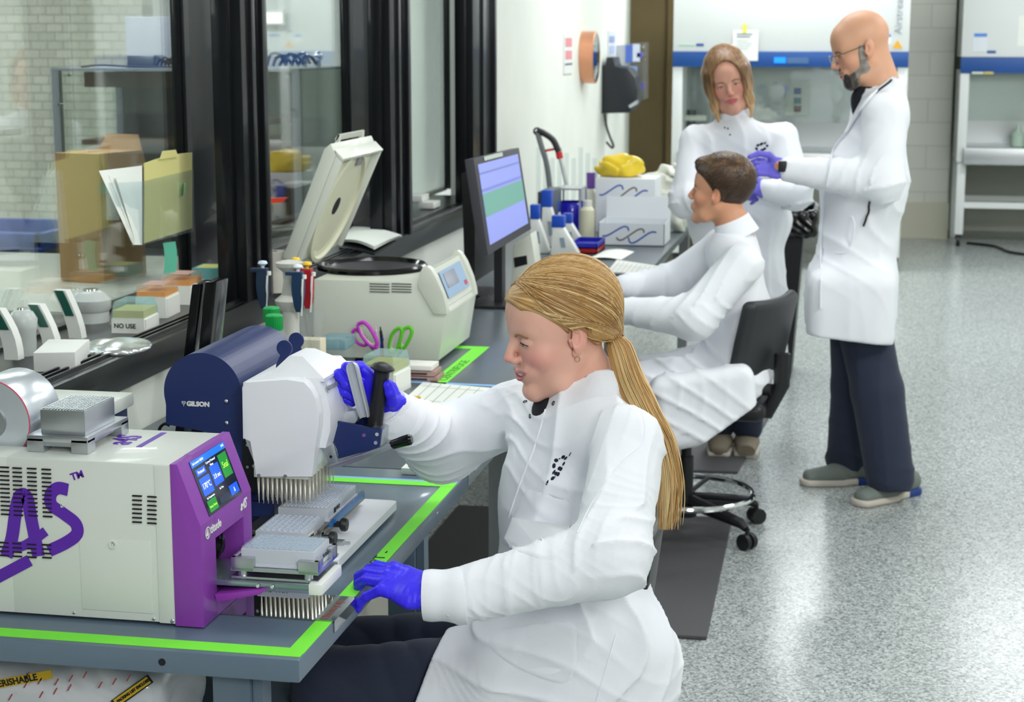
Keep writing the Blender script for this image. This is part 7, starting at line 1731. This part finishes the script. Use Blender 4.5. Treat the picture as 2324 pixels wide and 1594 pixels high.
def qf(pts, z, cu): 
    q = [at(u, v, z=z) for u, v in pts]; return lambda a, b_: q[0] * (1 - a) * (1 - b_) + q[1] * a * (1 - b_) + q[2] * a * b_ + q[3] * (1 - a) * b_ + Vector((0, 0, cu * sin(a * pi) + cu * .4 * sin(b_ * 3)))
b = MB(); b.sheet(qf([(770, 562), (850, 575), (900, 545), (800, 520)], ZS + .01, .004), 6, 4, .008); b.build('binder', M['blackp'], t)
for i in range(3): b = MB(); b.sheet(qf([(776, 548 - i * 2), (850, 566 - i * 3), (912, 538 - i * 2), (800, 515)], ZS + .022 + .004 * i, .010), 8, 4, .001); b.build('sheet', M['paper'], t)
for i, (u, v, lab) in enumerate(((940, 492, 'bottom clear plastic tray of the stack beyond the third window'), (938, 470, 'middle clear plastic tray of the stack beyond the third window'), (936, 452, 'top white plastic tray of the stack beyond the third window'), (972, 468, 'small white box leaning on the tray stack beyond the window'))):
    c = P(u, v, 7.55); b = MB(); b.bx((c.x - .045, 7.55, c.z - .012), (c.x + .045 - (.02 if i == 3 else 0), 7.68, c.z + .016), bevel=.003); tag(b.build('plastic_tray', M['white'] if i > 1 else M['acry']), lab, 'tray')
c = P(950, 495, 7.55); b = MB(); b.bx((c.x - .07, 7.5, ZS), (c.x + .07, 7.7, P(938, 500, 7.55).z)); tag(b.build('plastic_tray', M['acry']), 'low clear tray at the base of the stack beyond the window', 'tray')
# machine and cardboard box behind the glass
t = thing('large_instrument', 'wide cream machine behind the glass carrying the cardboard box', 'lab machine', (-3, 5.2, .0)); b = MB(); b.bx((-3.9, 4.70, .0), (-2.135, 6.0, .93), bevel=.02); b.build('casing', M['cfw'], t)
b = MB(); k0, k1, k2 = at(237, 643, z=.932), at(138, 637, z=.932), at(333, 624, z=.932); k3 = k1 + k2 - k0; hB = P(237, 350, k0.y).z - .932
cb_ = mat('cardboard', 'cda676', .75, var=.06, vscale=5)
b.prism([k0, k2, k3, k1], (0, 0, hB), bevel=.002); t = thing('cardboard_box', 'tall open brown cardboard box behind the window', 'box', (k0.x, k0.y, .932)); b.build('box', cb_, t)
b = MB(); up_ = Vector((0, 0, hB)); b.prism([k0 + up_, k2 + up_, k2 + up_ + Vector((.02, -.02, -.05)), k0 + up_ + Vector((.03, -.03, -.05))], (0, .004, 0)); b.prism([k3 + up_, k2 + up_, k2 + up_ + Vector((-.02, .02, .05)), k3 + up_ + Vector((.02, .02, .05))], (0, .004, 0)); b.build('flap', cb_, t)
b = MB(); b.prism([P(240, 418, k0.y - .003), P(268, 420, k0.y + .02), P(272, 500, k0.y + .02), P(242, 500, k0.y - .003)], (0, -.001, 0)); b.build('label', M['paper'], t)
# chamber with clear doors
t = thing('clear_chamber', 'grey framed cabinet with clear doors and a brown shelf inside, behind the glass', 'cabinet', (-2.5, 6.4, 0))
y = 6.3; X0, X1 = P(122, 300, y).x, P(682, 300, y).x; ZT = P(400, 155, y).z; D = .62
b = MB()
for x in (X0, X1 - .03): b.bx((x, y, 0), (x + .03, y + .03, ZT)); b.bx((x, y + D - .03, 0), (x + .03, y + D, ZT))
b.bx((X0, y - .001, ZT - .012), (X1, y + D, ZT), bevel=.002); b.bx((X0, y, .80), (X1, y + D, .84)); b.build('frame', mat('frame_grey', 'a4abb2', .35, metal=.3), t)
b = MB().bx((X1 - .004, y + .02, .84), (X1, y + D - .02, ZT - .01)); b.build('side_panel', mat('pale_panel', 'ccd6cc', .3), t)
b = MB().bx((X0, y + D - .01, .84), (X1, y + D, ZT)); b.build('back_panel', mat('dark_brown_panel', '3c3230', .6), t)  # back panel in one even dark brown
b = MB(); b.bx((X0 + .02, y + .25, ZT - .08), (X1 - .02, y + .28, ZT - .02)); b.bx((X0 + .02, y + .2, 1.30), (X1 - .02, y + .5, 1.32)); b.bx((X0 + .02, y + .2, 1.16), (X1 - .02, y + .5, 1.19)); b.build('shelf', mat('brown_ply', '7a4a34', .6), t)
b = MB().bx((X0 + .03, y + .002, .84), (X1 - .03, y + .006, ZT - .012)); b.build('door_panel', M['glass'], t)
for u, v in ((158, 170), (398, 172), (137, 238), (655, 175), (668, 248)): c = P(u, v, y); MB().cyl((c.x, y - .008, c.z), (c.x, y + .002, c.z), .006, n=12).build('bolt', M['chrome'], t)
for i, (u0, v0, u1, v1, c_, lab) in enumerate(((598, 270, 618, 310, '2a4468', 'navy binder'), (620, 282, 645, 312, 'd8dcc8', 'pale box'), (648, 285, 664, 314, '3a6a4a', 'green box'), (560, 200, 590, 265, '5a6668', 'grey device'))):
    a_, b2_ = P(u0, v0, y + .3), P(u1, v1, y + .3); q = MB(); q.bx((a_.x, y + .25, 1.3205 if i < 3 else 1.3205), (b2_.x, y + .42, a_.z)); tag(q.build('shelf_item', mat('shi%d' % i, c_, .5)), lab + ' on the brown shelf inside the chamber', 'box')
def topbox(u0, v0, u1, v1, yy, dep, m, name, lab, cat):
    a_, b2_ = P(u0, v0, yy), P(u1, v1, yy); q = MB(); q.bx((a_.x, yy, ZT + .001), (b2_.x, yy + dep, a_.z), bevel=.003); return tag(q.build(name, m), lab, cat)
topbox(284, 38, 440, 150, 6.55, .3, mat('pale_lilac_box', 'c9cedc', .5), 'equipment_box', 'pale grey box on top of the clear chamber', 'box')
topbox(288, 125, 350, 150, 6.36, .1, M['alu'], 'power_supply', 'small metal power supply on top of the clear chamber', 'device')
b = MB()
for i in range(5): 
    u = 355 + i * 9; b.tube(smoothpath([P(u - 8, 150, 6.38), P(u, 130 + 4 * (i % 2), 6.38), P(u + 14, 140, 6.38), P(u + 30, 148, 6.38)]), .004, n=6)
b.tube(smoothpath([P(185, 152, 6.34), P(230, 148, 6.34), P(300, 151, 6.34), P(410, 152, 6.34)]), .004, n=6)
tag(b.build('cable_bundle', M['blackp']), 'tangle of thin black wires beside the metal power supply', 'cable')
b = MB()
for i in range(6):
    u = 622 + i * 14; b.tube(smoothpath([P(u - 16, 150, 6.45), P(u - 8, 125 + 6 * (i % 3), 6.45), P(u + 10, 122 + 5 * (i % 2), 6.45), P(u + 26, 145, 6.45)]), .006, n=6)
tag(b.build('cable_bundle', mat('navy_cable', '22303e', .5)), 'loops of dark cable on top of the chamber beyond the second window', 'cable')
for u in (690, 722): c = P(u, 128, 6.6); b = MB(); b.cyl((c.x, 6.6, ZT), (c.x, 6.6, c.z), .012); b.ball((c.x, 6.6, c.z), .02, 8); tag(b.build('hose_fitting', M['chrome']), ('left' if u < 700 else 'right') + ' chrome hose fitting on top of the chamber', 'fitting')
b = MB(); b.prism([P(590, 452, 5.9), P(650, 449, 5.9), P(640, 460, 5.9), P(594, 463, 5.9)], (0, .02, 0)); tag(b.build('red_strap', mat('orange_red', 'e84a30', .4)), 'orange red strap lying inside beyond the second window', 'strap')
# beyond: wall mounted light box, blue cart, dispensers
t = thing('wall_lamp_box', 'small wall lamp in a cream frame seen through the second window', 'lamp', P(615, 40, 9.6)); onf(588, 22, 648, 56, 9.72, M['cream'], 'frame', par=t, th=.03); onf(597, 30, 640, 52, 9.69, mat('lampface', 'ffffff', .4, emit='ffffff', es=2.), 'diffuser', par=t, th=.01)
t = thing('tub_cart', 'blue plastic tub cart behind the glass at the left frame edge', 'cart', (-3.3, 6.2, 0)); x1_ = P(96, 560, 6.2).x; zc_ = P(50, 530, 6.2).z
b = MB(); M['cartblue'] = mat('cart_blue', '3c5aa8', .45)
for lo, hi in (((x1_ - 1.0, 6.2, zc_ - .06), (x1_, 6.24, zc_)), ((x1_ - 1.0, 6.7, zc_ - .06), (x1_, 6.74, zc_)), ((x1_ - .04, 6.2, zc_ - .06), (x1_, 6.74, zc_)), ((x1_ - 1.0, 6.2, zc_ - .07), (x1_, 6.74, zc_ - .05))): b.bx(lo, hi, bevel=.01)
b.build('tub', M['cartblue'], t)
for y_ in (6.24, 6.68): MB().bx((x1_ - .07, y_, .0), (x1_ - .03, y_ + .04, zc_ - .06), bevel=.004).build('leg', M['cartblue'], t)
b = MB().bx((x1_ - 1.0, 6.28, .0), (x1_ - .12, 6.66, zc_ - .08)); b.build('bin', mat('cart_grey', '8d949c', .5), t)
def dispenser(u, vt, vb, y, r, lab):
    a = P(u, vt, y); zb = P(u, vb, y).z; t = thing('dispenser_unit', lab, 'device', (a.x, y, zb)); H = a.z - zb
    MB().lathe([(0, 0), (r * .95, 0), (r * .95, H * .62), (r * 1.05, H * .66), (r * 1.1, H * .82), (r * .8, H * .93), (r * .4, H * .97), (0, H * .97)], (a.x, y, zb), 32).build('body', mat('disp_grey', 'c4cac6', .3), t); MB().lathe([(0, H), (r * .38, H * .995), (r * .42, H * .96), (0, H * .95)], (a.x, y, zb), 24).build('knob', M['chrome'], t)
def panelgun(u, vt, vb, y, lab, green=True):
    a = P(u, vt, y); b0 = P(u + 40, vb, y); t = thing('pipette_controller', lab, 'device', (a.x, y, b0.z)); d = b0 - a
    b = MB(); pts = [a + d * s_ + Vector((.012 * sin(s_ * 3), 0, 0)) for s_ in (0, .2, .4, .6, .8, 1)]; b.rings([[p + Vector((dx, dy, 0)) for dx, dy in ((-.020, -.012), (.016, -.014), (.018, .012), (-.018, .014))] for p in pts]); b.build('body', M['white'], t)
    b = MB(); b.rings([[p + Vector((dx, -.0165, 0)) for dx in (-.013, .010)] + [p + Vector((dx, -.0135, 0)) for dx in (.010, -.013)] for p in pts[:3]]); b.build('screen', mat('screen_green_dark', '1d5a4c', .15, coat=1), t)
# shelf board behind the glass carrying them
t = thing('inner_shelf', 'dark shelf board behind the first window', 'shelf', (-2.25, 4.2, .93)); MB().bx((-2.42, 2.2, .905), (-2.07, 4.66, .925)).build('board', M['black'], t)
zz = .926
def dz(u, v): return at(u, v, z=zz)
dispenser(50, 698, 840, 3.85, .032, 'grey cylindrical dispenser with a chrome knob, left one behind the glass'); dispenser(205, 655, 790, 4.35, .050, 'larger grey dispenser with a chrome knob, right one behind the glass')
panelgun(82, 690, 815, 3.90, 'white pipette controller with a dark green screen between the dispensers'); panelgun(140, 658, 800, 4.10, 'white pipette controller without a lit screen beside the larger dispenser'); panelgun(-8, 700, 815, 3.7, 'white pipette controller cut by the left frame edge')
# parcel under the bench
t = thing('parcel', 'white plastic wrapped parcel with yellow tapes on the shelf under the bench', 'parcel', (-1.4, 2.7, .475))
f = lambda P_: rbox(P_, (-1.42, 2.76, .57), (.29, .13, .095), .05) + .006 * nz(P_, 30) + .004 * folds(P_, (.5, .2, .7), 60, 1.2, 2)
sdf_obj('wrapping', f, (-1.8, 2.55, .45), (-1.0, 2.98, .70), .008, mat('white_poly', 'dcdfe2', .25, coat=.4), t)
yy = 2.618
def strip(u0, v0, u1, v1, wpx, m, tx, txm, sz, name, yy=2.618):
    a_, b_ = P(u0, v0, yy), P(u1, v1, yy); q = MB(); stroke(q, [a_ + (b_ - a_) * k / 6 for k in range(7)], wpx / 1450, (0, -1, 0), .001); q.build(name, m, t); d_ = (b_ - a_).normalized(); u_ = Vector((-d_.z, 0, d_.x)); text('lettering', tx, a_ + d_ * .005 - u_ * sz * .33 + Vector((0, -.0014, 0)), d_, u_, sz, txm, t, bold=.0004)
ty = mat('parcel_yellow', 'd9b21c', .5); tk = mat('parcel_ink', '14161a', .6)
strip(258, 1600, 342, 1540, 24, tk, '', tk, .01, 'tape_border'); strip(262, 1596, 338, 1543, 18, ty, 'PACKING LIST ENCLOSED', tk, .0066, 'packing_label', 2.6165)
for i in range(16):
    strip(20 + (i * 67) % 300, 1590 - (i * 37) % 52, 28 + (i * 67) % 300, 1576 - (i * 37) % 52, 3, mat('parcel_red%d' % i, 'b8404a', .5), '', tk, .01, 'red_print') if i not in (3, 9) else None
strip(-20, 1556, 118, 1530, 22, ty, 'PERISHABLE', tk, .016, 'perishable_label')
